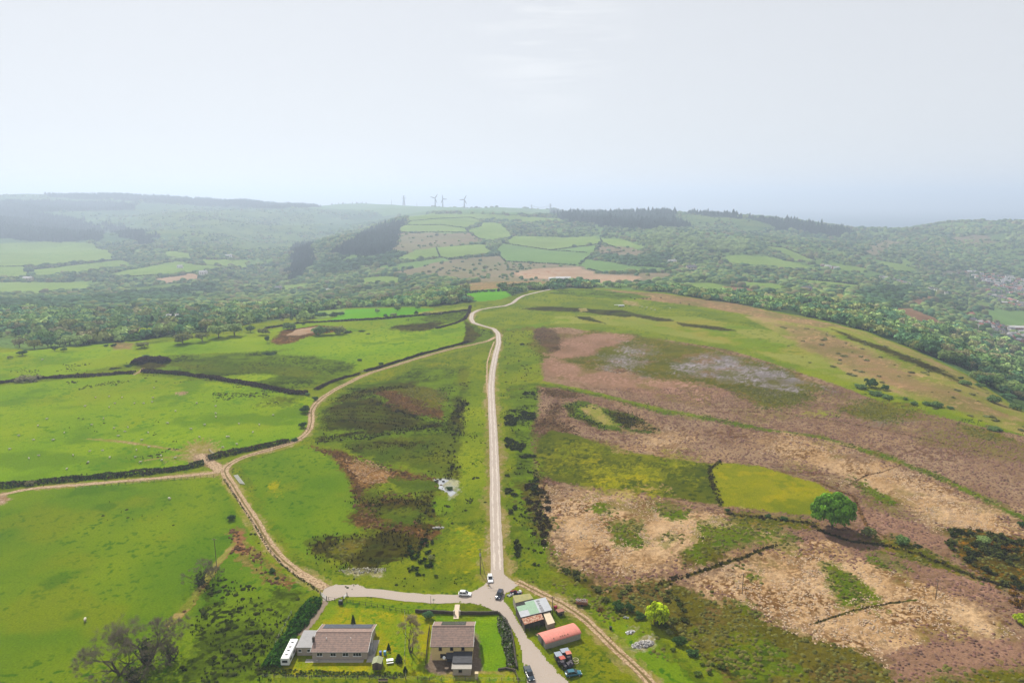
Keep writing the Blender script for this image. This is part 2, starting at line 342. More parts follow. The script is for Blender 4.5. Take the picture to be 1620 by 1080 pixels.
A('verge', (690,835),(730,800),(772,800),(772,905),(715,925),(700,900),(695,860), j=1.5)
A('garden', (705,850),(745,830),(762,860),(755,890),(715,900), j=2.5)
A('grass', (720,790),(745,560),(772,560),(772,790), j=.4)
# moor to the right of the road
MX = [(850,612),(858,600),(858,575),(865,560),(842,548),(840,530),(870,518),(900,518),(960,530),(1050,537),(1150,552),(1200,567),(1300,600),(1420,645),(1620,690),(1900,745),(1900,1700),(1330,1700),(1180,1095),(1110,1010),(1010,960),(960,930),(880,905),(860,880),(850,780),(838,700)]
A('heather', *MX, j=.5)
A('topgrass', (866,512),(950,512),(1050,528),(1150,545),(1250,572),(1330,600),(1620,680),(1620,655),(1300,540),(1100,500),(880,500), j=.4)
A('dryslope', (1180,500),(1260,498),(1370,526),(1450,556),(1530,594),(1620,655),(1900,790),(1900,760),(1620,688),(1540,660),(1440,630),(1340,590),(1260,545), j=.6)
A('brownslope', (1230,512),(1290,520),(1350,545),(1400,570),(1460,600),(1560,640),(1620,668),(1540,655),(1430,615),(1330,575),(1260,540), j=1.)
A('topgrass', (1235,498),(1300,508),(1400,545),(1470,575),(1440,578),(1370,548),(1300,522), j=.8)
A('brownslope', (940,457),(1050,465),(1160,480),(1260,500),(1330,515),(1300,518),(1210,502),(1120,487),(1020,474),(960,466), j=.4)
A('bogdark', (1300,515),(1400,548),(1480,580),(1540,612),(1520,606),(1450,578),(1380,550), j=.6)
A('rushy', (880,459),(950,458),(1040,470),(1000,474),(930,470),(870,464), j=.4)
A('bog', (824,488),(860,484),(930,488),(985,491),(1010,498),(990,502),(950,498),(925,494),(850,491), j=.3)
A('bog', (905,500),(935,502),(960,512),(930,508), j=.3)
A('bogdark', (1000,496),(1060,504),(1070,509),(1040,508),(1000,501), j=.3)
A('bogdark', (1072,510),(1130,516),(1165,523),(1140,523),(1080,516), j=.3)
A('dust', (915,488),(928,487),(930,492),(918,493), j=.2)
A('dust', (985,474),(1010,478),(1020,486),(990,482), j=.5)
A('lush', (795,545),(800,520),(850,512),(885,508),(850,518),(830,540), j=.5)
A('olive', (795,522),(850,516),(870,530),(875,560),(850,590),(830,600),(800,560), j=1.2)
A('grass', (797,524),(850,520),(838,545),(855,560),(850,590),(800,595), j=.7)
A('heathdk', (843,522),(860,516),(880,522),(890,540),(866,552),(850,540), j=.4)
A('olive', (868,560),(930,522),(990,528),(1060,540),(1140,556),(1240,580),(1305,610),(1290,642),(1220,652),(1170,628),(1060,602),(980,586),(900,580), j=.8)
A('pink', (862,560),(900,535),(960,524),(1010,534),(960,548),(930,565),(890,570), j=.6)
A('heathdk', (860,540),(875,530),(890,545),(870,560), j=.5)
for q in [((945,566),(1000,553),(1012,566),(1000,585),(960,590)), ((1075,577),(1110,565),(1140,560),(1172,570),(1180,585),(1130,590),(1090,600)), ((1150,575),(1230,588),(1290,610),(1270,628),(1190,608),(1140,598)), ((1180,590),(1215,575),(1240,590),(1225,612)),((985,545),(1020,545),(1010,560)),((1370,668),(1400,662),(1450,668),(1400,674))]:
    A('lavender', *q, j=1.6)
A('pink', (850,575),(880,568),(960,590),(1040,600),(1130,610),(1160,622),(1120,640),(1040,632),(960,612),(870,592), j=.5)
A('olive', (1330,648),(1365,630),(1430,640),(1475,664),(1400,666),(1350,662), j=1.)
A('olive', (1520,672),(1600,690),(1600,700),(1530,684), j=.8)
A('topgrass', (1265,655),(1310,648),(1320,656),(1280,660), j=.8)
A('heathdk', (845,612),(900,612),(940,622),(870,640),(852,660),(838,700),(850,760),(860,800),(880,790),(868,740),(850,715),(856,690),(880,680),(920,690),(880,660),(890,640), j=.8)
Ln('green2', 9, (800,628),(812,612),(845,606),(890,612),(960,628),(1050,650),(1120,662), j=.4)
Ln('verge', 5, (800,606),(850,603),(890,610),(960,626),(1050,648),(1120,661), j=.4)
Ln('green2', 5.5, (1120,661),(1200,678),(1300,692),(1400,722),(1480,752),(1560,790),(1620,820),(1700,860), j=.5)
A('rushy', (888,642),(920,634),(960,645),(1000,655),(1048,682),(1000,684),(950,678),(905,660), j=.3)
A('bogdark', (960,648),(1000,656),(1040,680),(990,676),(975,664), j=.4)
A('bogdark', (892,646),(905,642),(910,655),(960,676),(930,670), j=.3)
A('dryslope', (914,645),(938,640),(956,652),(976,672),(950,668), j=.3)
A('dfield', (852,692),(872,680),(910,688),(960,704),(1020,717),(1060,724),(1122,733),(1134,760),(1141,798),(1060,786),(960,771),(880,762),(858,752),(850,720), j=.2)
A('yfield', (1010,722),(1060,726),(1110,734),(1080,748),(1040,745), j=2)
A('yfield', (900,706),(960,718),(1000,735),(940,728),(880,715), j=2.5)
A('yfield', (960,745),(1010,742),(1045,785),(985,772),(930,762), j=2.2)
A('yfield', (1122,734),(1140,731),(1200,737),(1290,764),(1326,785),(1322,805),(1290,815),(1140,800),(1130,760), j=.15)
Ln('bogdark', 1.6, (1141,728),(1122,742),(1128,768),(1140,800), j=.6)
A('molinia', (1195,690),(1260,694),(1330,709),(1420,738),(1500,773),(1575,808),(1620,835),(1560,838),(1480,826),(1430,800),(1370,780),(1325,752),(1270,735),(1210,716), j=1.6)
A('molinia', (990,688),(1045,680),(1090,690),(1075,712),(1010,704), j=1.6)
A('molinia', (864,790),(920,772),(1000,788),(1080,798),(1140,804),(1205,820),(1195,850),(1120,872),(1060,902),(985,915),(900,885),(868,845), j=1.6)
A('molinia', (1092,915),(1150,890),(1250,863),(1330,880),(1420,893),(1510,905),(1545,960),(1600,985),(1612,1015),(1540,1030),(1455,1018),(1400,1045),(1330,1010),(1280,998),(1200,965),(1130,945), j=1.6)
A('pink', (1235,832),(1320,845),(1330,862),(1250,862), j=.4)
A('pink', (1310,858),(1400,862),(1470,880),(1570,915),(1600,955),(1520,945),(1440,905),(1370,890), j=.5)
A('pink', (1390,1030),(1500,1010),(1620,1000),(1640,1060),(1500,1100),(1400,1080), j=.6)
A('pink', (1340,790),(1400,820),(1480,840),(1500,870),(1440,865),(1380,845),(1350,820), j=.7)
A('green2', (1340,752),(1380,770),(1420,798),(1400,802),(1360,780), j=.6)
for q in [((962,830),(1012,830),(1022,860),(975,864)),((1055,840),(1080,850),(1070,862),(1050,855)),((1030,800),(1090,800),(1085,820),(1040,815)),((1098,826),(1180,820),(1214,850),(1150,872),(1110,865)),((1210,835),(1260,845),(1245,865),(1210,860)),((1305,888),(1350,905),(1392,952),(1320,958),(1308,920)),((1370,875),(1430,880),(1430,895),(1380,893)),((1120,960),(1190,955),(1210,985),(1150,1000)),((935,800),(955,795),(975,812),(950,815)),((1170,905),(1200,905),(1195,918),(1175,915))]:
    A('green2', *q, j=.7)
A('olivedk', (1075,872),(1120,862),(1160,872),(1120,890),(1080,898), j=.4)
A('olive', (1150,805),(1290,822),(1300,835),(1220,835),(1150,822), j=.5)
A('olivedk', (960,925),(1040,915),(1110,940),(1200,975),(1280,1003),(1340,1015),(1400,1050),(1420,1110),(1180,1110),(1120,1045),(1060,995),(1000,960), j=.7)
A('green2', (1100,1000),(1180,1000),(1260,1030),(1300,1100),(1190,1100),(1140,1050), j=.9)
A('olive', (1440,1080),(1540,1060),(1640,1050),(1640,1110),(1400,1120), j=.6)
A('gorse', (1490,838),(1540,835),(1600,850),(1660,870),(1660,940),(1580,930),(1530,900),(1500,870), j=.6)
A('olive', (1350,850),(1420,850),(1500,885),(1560,925),(1500,905),(1400,870), j=.5)
A('olivedk', (850,880),(905,895),(960,925),(1010,965),(990,972),(930,950),(880,930),(840,915), j=.7)
# green ground beside the road and round the yard
A('verge', (792,560),(800,620),(835,612),(850,640),(838,700),(848,760),(862,850),(870,895),(930,935),(1010,985),(1100,1060),(1180,1110),(1010,1110),(940,1010),(880,960),(830,925),(800,905),(790,850),(786,700), j=.3)
A('rushy', (800,620),(850,610),(846,700),(856,790),(870,880),(840,890),(815,800),(808,700), j=.6)
A('olivedk', (828,760),(862,780),(868,830),(850,860),(836,820), j=.7)
A('green2', (830,915),(900,925),(960,940),(1010,990),(1050,1010),(1080,1060),(1000,980),(930,955),(860,935), j=.6)
A('verge', (840,960),(870,950),(935,1005),(1010,1110),(905,1110),(870,1040),(835,1000), j=.2)
A('lush', (930,960),(1000,990),(1080,1060),(1120,1110),(1040,1110),(1000,1040), j=.5)
A('scree', (998,1018),(1012,1008),(1032,1002),(1041,1010),(1030,1026),(1008,1031), j=.25)
A('scree', (988,1000),(996,992),(1008,988),(1004,998),(996,1006), j=.25)
A('rushbrown', (942,958),(955,957),(958,966),(944,967), j=.2)
A('dust', (1030,1060),(1045,1072),(1060,1100),(1035,1100), j=.3)
A('lush', (510,951),(540,948),(640,954),(720,958),(725,968),(700,972),(540,962), j=.1)
A('verge', (725,954),(760,958),(800,975),(760,972),(725,970), j=.1)
A('garden', (520,952),(545,960),(640,970),(670,972),(685,976),(682,1045),(668,1060),(700,1076),(440,1076),(440,1062),(500,1010), j=.2)
A('lawn', (750,976),(790,974),(802,1005),(806,1060),(765,1062),(752,1030), j=.1)
A('lawn', (690,976),(722,974),(722,983),(690,983), j=.1)
A('garden', (760,1064),(815,1064),(820,1078),(700,1078),(700,1068), j=.2)
A('verge', (400,1100),(430,1062),(500,1068),(560,1062),(700,1078),(830,1078),(835,1110), j=.3)
A('verge', (476,1000),(510,950),(490,940),(470,950),(440,1000),(425,1060),(450,1062), j=.3)
A('paving', (683,1026),(680,1046),(672,1053),(680,1062),(696,1067),(752,1069),(764,1060),(757,1005),(750,996),(745,1000),(744,1030), j=.05)
A('dust', (780,1075),(815,1062),(818,1066),(760,1064),(700,1068),(696,1066),(760,1060),(812,1060), j=.05)
A('mud', (300,738),(296,722),(300,712),(318,708),(332,712),(338,722),(350,734),(362,742),(356,752),(330,756),(322,750),(338,745),(325,732),(312,728), j=.35)
A('dust', (270,722),(300,710),(330,702),(335,712),(300,722),(280,730), j=1.)
A('bare', (366,839),(380,836),(405,870),(423,891),(460,928),(454,938),(433,922),(405,888),(374,873), j=.5)
A('mud', (-60,785),(0,780),(18,776),(20,790),(0,800),(-60,812), j=.3)
A('tan', (278,621),(292,620),(294,624),(280,625), j=.2)
LAY = [l for l in LAY if l is not None]
Ln('bare', 1.8, (270,986),(301,956),(325,920),(347,888),(372,862), j=.4)
Ln('dryslope', 2.0, (268,986),(299,956),(323,920),(345,888),(370,860), j=.4)
Ln('bogdark', 1.7, (1040,925),(1085,912),(1130,896),(1180,880),(1222,862), j=.5)
Ln('bogdark', 1.4, (1150,812),(1219,820),(1283,828),(1305,842),(1345,856),(1400,862),(1450,876),(1540,911),(1590,928), j=.6)
Ln('rushbrown', 1.2, (1300,765),(1350,785),(1370,830),(1400,850), j=.5)
Ln('bogdark', .8, (1290,985),(1350,965),(1400,955),(1450,948), j=.5)
Ln('heathdk', .8, (1340,768),(1370,752),(1400,745),(1425,735), j=.5)
Ln('heathdk', .9, (1160,650),(1260,655),(1400,680),(1620,730), j=.5)
Ln('tan', .7, (1062,718),(1075,705),(1088,690), j=.3)
Ln('mud', 4.4, (349,741),(335,733),(320,722), j=.2)
# road-side wear, painted lightly wider than the road itself
ROAD = [(786,938),(786,925),(787,905),(786,880),(785,850),(784,820),(783,790),(783,760),(782,730),(781,700),(780,677),(778,645),(777,612),(779,587),(784,561),(789,543),(788,528),(781,520),(765,516),(749,511),(745,504),(747,496),(757,490.6),(775,487),(800,484),(812,479),(821,471.5),(829,467.5),(852,462),(881,456)]
LANE = [(520,932),(505,924),(491,917),(473,906),(448,888),(430,867),(414,842),(402,820),(383,793),(368,768),(357,751),(353,744),(360,736),(377,726),(408,715.5),(439,708),(467,698.6),(482,689),(490,678.5),(493,666),(492,651),(500,638),(515,625.5),(534,614),(553,604.6),(572,595),(592,587.6),(617,580.5),(653,569),(685,559.6),(717,551),(749,545),(772,539.4),(785,533)]
LANE2 = [(353,745),(339,748),(308,751),(262,755),(216,759),(170,763),(123,767),(77,770),(31,775),(0,784),(-40,792)]
TRACK = [(812,917),(830,925),(842,932),(869,945),(891,955.5),(913,969),(933,985.5),(951,1004),(971,1024),(993,1044),(1011,1060),(1029,1079),(1050,1105)]
SIDE = [(782,540),(776,555),(771,573),(770,600),(772,625),(776,650),(779,668)]
Ln('dust', 6.5, *ROAD[:24], j=.3)
Ln('dust', 4.4, *LANE, j=.3)
Ln('dust', 4.6, *TRACK, j=.3)
Ln('dust', 4.2, *LANE2, j=.3)
for i_ in range(17):                                     # sheep-worn lines fanning out from the gateway
    a_ = R(-62+i_*9.5); l_ = 18+(i_*7) % 13
    Ln('dust', 1.0, (318, 716), (318+math.sin(a_)*l_*1.5, 716-math.cos(a_)*l_*.75-2), j=.3)
Ln('dust', 2.2, (310,714),(280,712),(240,705),(190,698),(140,694), j=.5)
Ln('dust', 1.2, (308,718),(270,722),(230,728), j=.5); Ln('mud', 2.2, (213,592),(219,589),(226,583), j=.3)
for i_ in range(9): Ln('bogolive', 3.2, (250+i_*9, 574+i_*1.6), (330+i_*12, 572+i_*2.2), (420+i_*10, 573+i_*3.4), (500+i_*7, 585+i_*3.), j=1.5)
for i_ in range(5): Ln('bogdark', 1.8, (520+i_*8, 646+i_*5), (580+i_*6, 645+i_*6), (650, 655+i_*5), j=1.5)
LAYW = []
for kind, typ, pts, wd, j in LAY:
    q = up(dens(pts, 14, typ == 'p'))
    ym = float(np.median(q[:, 1])); LAYW.append((KI[kind], typ, q, wd, j*ym*.017+.25, (q.min(0)-ym*.05-wd, q.max(0)+ym*.05+wd)))
def classify(x, y, sd=0):
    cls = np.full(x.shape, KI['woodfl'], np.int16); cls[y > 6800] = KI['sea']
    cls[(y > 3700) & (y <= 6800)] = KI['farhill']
    n1 = 1.5*fbm(x, y, 16, 5, 31+sd)+.7*fbm(x, y, 1.5, 2, 33+sd); n2 = 1.5*fbm(x, y, 16, 5, 37+sd)+.7*fbm(x, y, 1.5, 2, 39+sd); m1 = fbm(x, y, 70, 4, 41); m2 = fbm(x, y, 70, 4, 43)
    fw = ss(y, 300, 900); n1 = n1*(1-fw)+m1*fw; n2 = n2*(1-fw)+m2*fw
    for k, typ, q, wd, amp, (lo, hi) in LAYW:
        idx = np.nonzero((x > lo[0]) & (x < hi[0]) & (y > lo[1]) & (y < hi[1]))[0]
        if not len(idx): continue
        if typ == 'p': m = pip(x[idx]+n1[idx]*amp, y[idx]+n2[idx]*amp*1.6, q)
        else: m = pld(x[idx], y[idx], q)+n1[idx]*wd*.35*min(1, amp) < wd/2
        cls[idx[m]] = k
    return cls
MIXC = {'heather': [((124,116,66), 46, .18), ((178,152,124), 24, .3)], 'pink': [((128,116,70), 30, .3)], 'molinia': [((122,112,62), 17, .38)], 'olive': [((140,116,86), 20, .25)], 'olivedk': [((122,100,70), 14, .2), ((108,128,48), 22, .35)],
 'rushy': [((120,140,36), 12, .25)], 'bog': [((96,104,34), 16, .2)], 'bogdark': [((96,104,36), 10, .3)], 'verge': [((150,152,50), 18, .3), ((96,112,30), 9, .35)], 'grass': [((146,154,54), 30, .25), ((100,120,34), 14, .4)], 'lush': [((140,152,22), 30, .3), ((92,124,6), 18, .5)],
 'lushfar': [((150,164,48), 50, .3), ((112,140,24), 30, .35)], 'garden': [((186,178,60), 4, .3)], 'dfield': [((140,140,36), 18, .35)], 'yfield': [((122,132,24), 12, .15), ((176,166,70), 7, .3)], 'topgrass': [((168,160,90), 60, .25), ((120,148,50), 40, .3)], 'dryslope': [((186,160,124), 22, .2)],
 'lavender': [((112,108,54), 11, .02), ((150,122,100), 20, .25)],
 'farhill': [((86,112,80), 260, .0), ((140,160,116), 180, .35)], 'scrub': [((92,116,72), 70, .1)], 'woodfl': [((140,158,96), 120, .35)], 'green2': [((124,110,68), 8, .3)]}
KA = 0.455                                                # picture colour -> surface colour
def clearing(x, y):                                      # open grass breaking up the woods, mostly on the right
    t = np.where(x/y > .12, .16, .5); return np.clip((fbm(x, y, 210, 3, 530)-t)/.05, 0, 1)
def ground_colour(x, y, cls):
    c1 = np.array([s2l(K[k][0]) for k in KN]); c2 = np.array([s2l(K[k][1]) for k in KN]); c3 = np.array([s2l(K[k][3]) for k in KN])
    col = np.zeros(x.shape+(3,), np.float32); rel = np.zeros(x.shape, np.float32)
    for i, k in enumerate(KN):
        m = np.nonzero(cls == i)[0]
        if not len(m): continue
        _, _, sc, _, sh, ssz, rf = K[k]; X = x[m]; Y = y[m]
        t = np.clip(.5+.75*fbm(X, Y, sc, 3, i), 0, 1)[:, None]
        if k in ('rushy', 'bog', 'dfield', 'yfield', 'olive'): t = np.clip(t+.4*fbm(X*.35, Y*1.0, sc*.35, 2, i+70)[:, None], 0, 1)
        c = c1[i]*(1-t)+c2[i]*t
        if k in ('woodfl', 'wooddark'):
            q = clearing(X, Y)[:, None]; c = c*(1-q)+s2l((124,148,96))*q
        if k in MIXC:
            for mc, msc, mth in MIXC[k]:
                q = np.clip((fbm(X, Y, msc, 4, i+111)-mth)/.35, 0, 1)[:, None]; c = c*(1-q*.75)+s2l(mc)*q*.75
        sp = fbm(X, Y, ssz, 2, i+50)
        th = np.clip((sp-(1-2*sh)*.75+.12)/.24, 0, 1)[:, None]
        th = th*np.clip(.55+.8*fbm(X, Y, sc*1.3, 2, i+90)[:, None], 0, 1)
        c = c*(1-th)+c3[i]*th
        c = c*(1+.10*fbm(X, Y, 110, 2, i+20)[:, None]+.10*rf*fbm(X, Y, .9, 2, i+5)[:, None])
        col[m] = c; rel[m] = rf
    g = col@np.array([.25, .65, .1], np.float32); col = g[:, None]+(col-g[:, None])*1.28
    return np.clip(col*KA, .002, .9), rel

# ------------------------------------------------------------------ materials
MATS = {}
def mat(name, col=(.5, .5, .5), rough=.8, metal=0., attr=None, var=.0, vscale=4., bump=0., bscale=20., spec=.3, trans=0., objrand=0., stripes=None, col2=None, emit=0):
    if name in MATS: return MATS[name]
    m = bpy.data.materials.new(name); m.use_nodes = True; t = m.node_tree; b = t.nodes['Principled BSDF']
    b.inputs['Roughness'].default_value = rough; b.inputs['Metallic'].default_value = metal
    b.inputs['Specular IOR Level'].default_value = spec
    L = t.links.new; tcn = N('ShaderNodeTexCoord', t); cur = None
    if attr: a = N('ShaderNodeAttribute', t, attribute_name=attr); cur = a.outputs['Color']
    else:
        rg = N('ShaderNodeRGB', t); rg.outputs[0].default_value = (*col, 1); cur = rg.outputs[0]
    if col2 is not None:
        n = N('ShaderNodeTexNoise', t); n.inputs['Scale'].default_value = vscale; n.inputs['Detail'].default_value = 5
        L(tcn.outputs['Object'], n.inputs[0]); r = N('ShaderNodeMapRange', t); r.inputs[1].default_value = .42; r.inputs[2].default_value = .6
        L(n.outputs[0], r.inputs[0]); x = N('ShaderNodeMix', t, data_type='RGBA'); L(r.outputs[0], x.inputs[0]); L(cur, x.inputs[6])
        x.inputs[7].default_value = (*col2, 1); cur = x.outputs[2]
    fac = None
    if var:
        n = N('ShaderNodeTexNoise', t); n.inputs['Scale'].default_value = vscale; n.inputs['Detail'].default_value = 6; n.inputs['Roughness'].default_value = .7
        L(tcn.outputs['Object'], n.inputs[0]); r = N('ShaderNodeMapRange', t); r.inputs[1].default_value = .3; r.inputs[2].default_value = .7
        r.inputs[3].default_value = 1-var; r.inputs[4].default_value = 1+var; L(n.outputs[0], r.inputs[0]); fac = r.outputs[0]
    if stripes:                                           # (axis, pitch m, depth): seams or tile courses across a roof
        ax, pitch, dep = stripes; sx = N('ShaderNodeSeparateXYZ', t); L(tcn.outputs['Object'], sx.inputs[0])
        f1 = N('ShaderNodeMath', t, operation='DIVIDE'); L(sx.outputs[ax], f1.inputs[0]); f1.inputs[1].default_value = pitch
        f2 = N('ShaderNodeMath', t, operation='FRACT'); L(f1.outputs[0], f2.inputs[0])
        f3 = N('ShaderNodeMapRange', t); f3.inputs[1].default_value = 0; f3.inputs[2].default_value = .35; f3.inputs[3].default_value = 1-dep; f3.inputs[4].default_value = 1
        L(f2.outputs[0], f3.inputs[0])
        if fac is None: fac = f3.outputs[0]
        else:
            mm = N('ShaderNodeMath', t, operation='MULTIPLY'); L(fac, mm.inputs[0]); L(f3.outputs[0], mm.inputs[1]); fac = mm.outputs[0]
    if objrand:
        oi = N('ShaderNodeObjectInfo', t); r = N('ShaderNodeMapRange', t); r.inputs[3].default_value = 1-objrand; r.inputs[4].default_value = 1+objrand
        L(oi.outputs['Random'], r.inputs[0])
        if fac is None: fac = r.outputs[0]
        else:
            mm = N('ShaderNodeMath', t, operation='MULTIPLY'); L(fac, mm.inputs[0]); L(r.outputs[0], mm.inputs[1]); fac = mm.outputs[0]
    if fac is not None:
        vm = N('ShaderNodeVectorMath', t, operation='SCALE'); L(cur, vm.inputs[0]); L(fac, vm.inputs['Scale']); cur = vm.outputs[0]
    L(cur, b.inputs['Base Color'])
    if bump:
        n = N('ShaderNodeTexNoise', t); n.inputs['Scale'].default_value = bscale; n.inputs['Detail'].default_value = 4
        L(tcn.outputs['Object'], n.inputs[0]); bp = N('ShaderNodeBump', t); bp.inputs['Strength'].default_value = bump; bp.inputs['Distance'].default_value = 1/bscale*2
        L(n.outputs[0], bp.inputs['Height']); L(bp.outputs[0], b.inputs['Normal'])
    if trans:
        o = t.nodes['Material Output']; tr = N('ShaderNodeBsdfTranslucent', t); L(cur, tr.inputs[0]); ms = N('ShaderNodeMixShader', t)
        ms.inputs[0].default_value = trans; L(b.outputs[0], ms.inputs[1]); L(tr.outputs[0], ms.inputs[2]); L(ms.outputs[0], o.inputs[0])
    MATS[name] = m; return m
def raw_mesh(name, V, faces, mats=(), fm=None, cols=None, smooth=False):
    """V (n,3); faces: one (m,k) int array or a list of them; cols per vertex (n,3)."""
    if not isinstance(faces, list): faces = [faces]
    me = bpy.data.meshes.new(name); V = np.asarray(V, np.float32); me.vertices.add(len(V)); me.vertices.foreach_set('co', V.ravel())
    tot = sum(f.size for f in faces); nf = sum(len(f) for f in faces)
    me.loops.add(tot); me.loops.foreach_set('vertex_index', np.concatenate([f.ravel() for f in faces]).astype(np.int32))
    me.polygons.add(nf); ls = []; s = 0
    for f in faces:
        ls.append(s+np.arange(len(f))*f.shape[1]); s += f.size
    me.polygons.foreach_set('loop_start', np.concatenate(ls).astype(np.int32))
    if smooth: me.polygons.foreach_set('use_smooth', np.ones(nf, bool))
    for m in mats: me.materials.append(m)
    if fm is not None: me.polygons.foreach_set('material_index', np.asarray(fm, np.int32))
    if cols is not None:
        at = me.attributes.new('col', 'FLOAT_COLOR', 'POINT'); c = np.ones((len(V), 4), np.float32); c[:, :3] = cols
        at.data.foreach_set('color', c.ravel())
    me.update(calc_edges=True); return me
def link(name, me, parent=None, loc=(0, 0, 0), rz=0):
    o = bpy.data.objects.new(name, me); SC.collection.objects.link(o); o.location = loc; o.rotation_euler = (0, 0, rz)
    if parent is not None: o.parent = parent
    return o
def tag(o, label=None, cat=None, group=None, kind=None):
    if label: o['label'] = label
    if cat: o['category'] = cat
    if group: o['group'] = group
    if kind: o['kind'] = kind
    return o

# ------------------------------------------------------------------ ground mesh
def make_ground(step_v=1.05, ncol=1500):
    vs = np.arange(1750, 452, -step_v); Y1 = H/np.tan(TH+np.arctan((vs-540)/F)); Y1 = Y1[Y1 < 1050]
    Y2 = np.exp(np.linspace(math.log(Y1[-1]), math.log(7200), int(370/step_v)))[1:]
    Y3 = np.exp(np.linspace(math.log(7200), math.log(42000), 40))[1:]
    Y = np.concatenate([Y1, Y2, Y3]); S = np.linspace(-1.12, 1.12, ncol)
    X = (S[None, :]*Y[:, None]).ravel(); YY = np.repeat(Y, ncol)
    Z = zt(X, YY); cls = classify(X, YY); col, rel = ground_colour(X, YY, cls)
    col = (col+ground_colour(X, YY, classify(X, YY, 200))[0])/2
    amp = np.array([K[k][6] for k in KN])[cls]
    near = 1-ss(YY, 500, 900)
    Z = Z + near*amp*.22*fbm(X, YY, 1.6, 2, 3)
    nr = len(Y); i = np.arange(nr*ncol).reshape(nr, ncol)
    fc = np.stack([i[:-1, :-1].ravel(), i[:-1, 1:].ravel(), i[1:, 1:].ravel(), i[1:, :-1].ravel()], 1)
    m = mat('ground_cover', attr='col', rough=1., spec=.0)
    t = m.node_tree; b = t.nodes['Principled BSDF']
    at = [n for n in t.nodes if n.type == 'ATTRIBUTE'][0]; geo = N('ShaderNodeNewGeometry', t)
    cd = N('ShaderNodeVectorMath', t, operation='LENGTH'); t.links.new(geo.outputs['Position'], cd.inputs[0])
    n1 = N('ShaderNodeTexNoise', t); n1.inputs['Scale'].default_value = 1.7; n1.inputs['Detail'].default_value = 5; n1.inputs['Roughness'].default_value = .75
    t.links.new(geo.outputs['Position'], n1.inputs[0])
    mr = N('ShaderNodeMapRange', t); mr.inputs[1].default_value = .3; mr.inputs[2].default_value = .7; mr.inputs[3].default_value = .66; mr.inputs[4].default_value = 1.34
    t.links.new(n1.outputs[0], mr.inputs[0])
    vm = N('ShaderNodeVectorMath', t, operation='SCALE'); t.links.new(at.outputs['Color'], vm.inputs[0]); t.links.new(mr.outputs[0], vm.inputs['Scale'])
    t.links.new(vm.outputs[0], b.inputs['Base Color'])
    bp = N('ShaderNodeBump', t); bp.inputs['Strength'].default_value = .7; bp.inputs['Distance'].default_value = .25
    t.links.new(n1.outputs[0], bp.inputs['Height']); t.links.new(bp.outputs[0], b.inputs['Normal'])
    me = raw_mesh('ground', np.stack([X, YY, Z], 1), fc, [m], cols=col, smooth=True)
    tag(link('ground', me), kind='structure')
make_ground(*( (2.1, 800) if DRAFT else (1.05, 1500) ))
# ------------------------------------------------------------------ roads and tracks: ribbons laid on the ground
def ribbon(px, wid, off=0., lift=.06, step=1.2, wob=.12, seed=0):
    q = up(dens(px, 10)); d = np.r_[0, np.cumsum(np.hypot(*np.diff(q, axis=0).T))]; n = int(d[-1]/step)
    t = np.linspace(0, d[-1], n); x = np.interp(t, d, q[:, 0]); y = np.interp(t, d, q[:, 1])
    k = np.exp(-.5*(np.arange(-6, 7)/3.)**2); k /= k.sum(); x = np.convolve(np.pad(x, 6, 'edge'), k, 'valid'); y = np.convolve(np.pad(y, 6, 'edge'), k, 'valid')
    tx = np.gradient(x); ty = np.gradient(y); L = np.hypot(tx, ty); nx, ny = -ty/L, tx/L
    o = np.interp(t, d, off) if np.ndim(off) else off
    wl = wid/2+wob*fbm(t, t*0+seed, 2.6, 3, seed); wr = wid/2+wob*fbm(t, t*0+seed+9, 2.6, 3, seed+5)
    rows = [(-wl), (-wl*.5), 0*t, (wr*.5), wr]; V = []
    for j, a in enumerate(rows):
        X = x+nx*(a+o); Y = y+ny*(a+o)
        V.append(np.stack([X, Y, zt(X, Y)+lift*(1+Y/400)+(.03 if j == 2 else 0)], 1))
    V = np.stack(V, 1); m = V.shape[1]; i = np.arange(n*m).reshape(n, m)
    f = np.stack([i[:-1, :-1].ravel(), i[:-1, 1:].ravel(), i[1:, 1:].ravel(), i[1:, :-1].ravel()], 1)
    return V.reshape(-1, 3), f[:, ::-1]
def merge(parts):
    V = []; Fs = []; o = 0
    for v, f in parts: V.append(v); Fs.append(f+o); o += len(v)
    return np.concatenate(V), np.concatenate(Fs)
def poly_sheet(px, lift=.07, cell=.7):
    q = up(dens(px, 8, True)); lo = q.min(0); hi = q.max(0)
    gx, gy = np.meshgrid(np.arange(lo[0], hi[0]+cell, cell), np.arange(lo[1], hi[1]+cell, cell)); sh = gx.shape
    X = gx.ravel(); Y = gy.ravel(); ins = pip(X+.25*fbm(X, Y, 2.5, 3, 81), Y+.25*fbm(X, Y, 2.5, 3, 82), q).reshape(sh)
    V = np.stack([X, Y, zt(X, Y)+lift], 1); i = np.arange(len(X)).reshape(sh)
    k = ins[:-1, :-1] & ins[:-1, 1:] & ins[1:, :-1] & ins[1:, 1:]
    f = np.stack([i[:-1, :-1][k], i[:-1, 1:][k], i[1:, 1:][k], i[1:, :-1][k]], 1)
    u, inv = np.unique(f.ravel(), return_inverse=True); return V[u], inv.reshape(-1, 4)
c_road = tuple(s2l((198,184,172))*.62); c_track = tuple(s2l((206,178,142))*.66); c_wear = tuple(s2l((158,128,96))*.55)
m_road = mat('worn_tarmac', c_road, .95, var=.16, vscale=3.5, bump=.2, bscale=5, col2=tuple(s2l((188,172,156))*.6), spec=.1)
m_track = mat('dirt_stone', c_track, .95, var=.2, vscale=1.4, bump=.4, bscale=4, col2=c_wear, spec=.1)
m_mid = mat('track_middle', tuple(s2l((140,122,70))*.5), 1, var=.3, vscale=1.2, spec=.05)
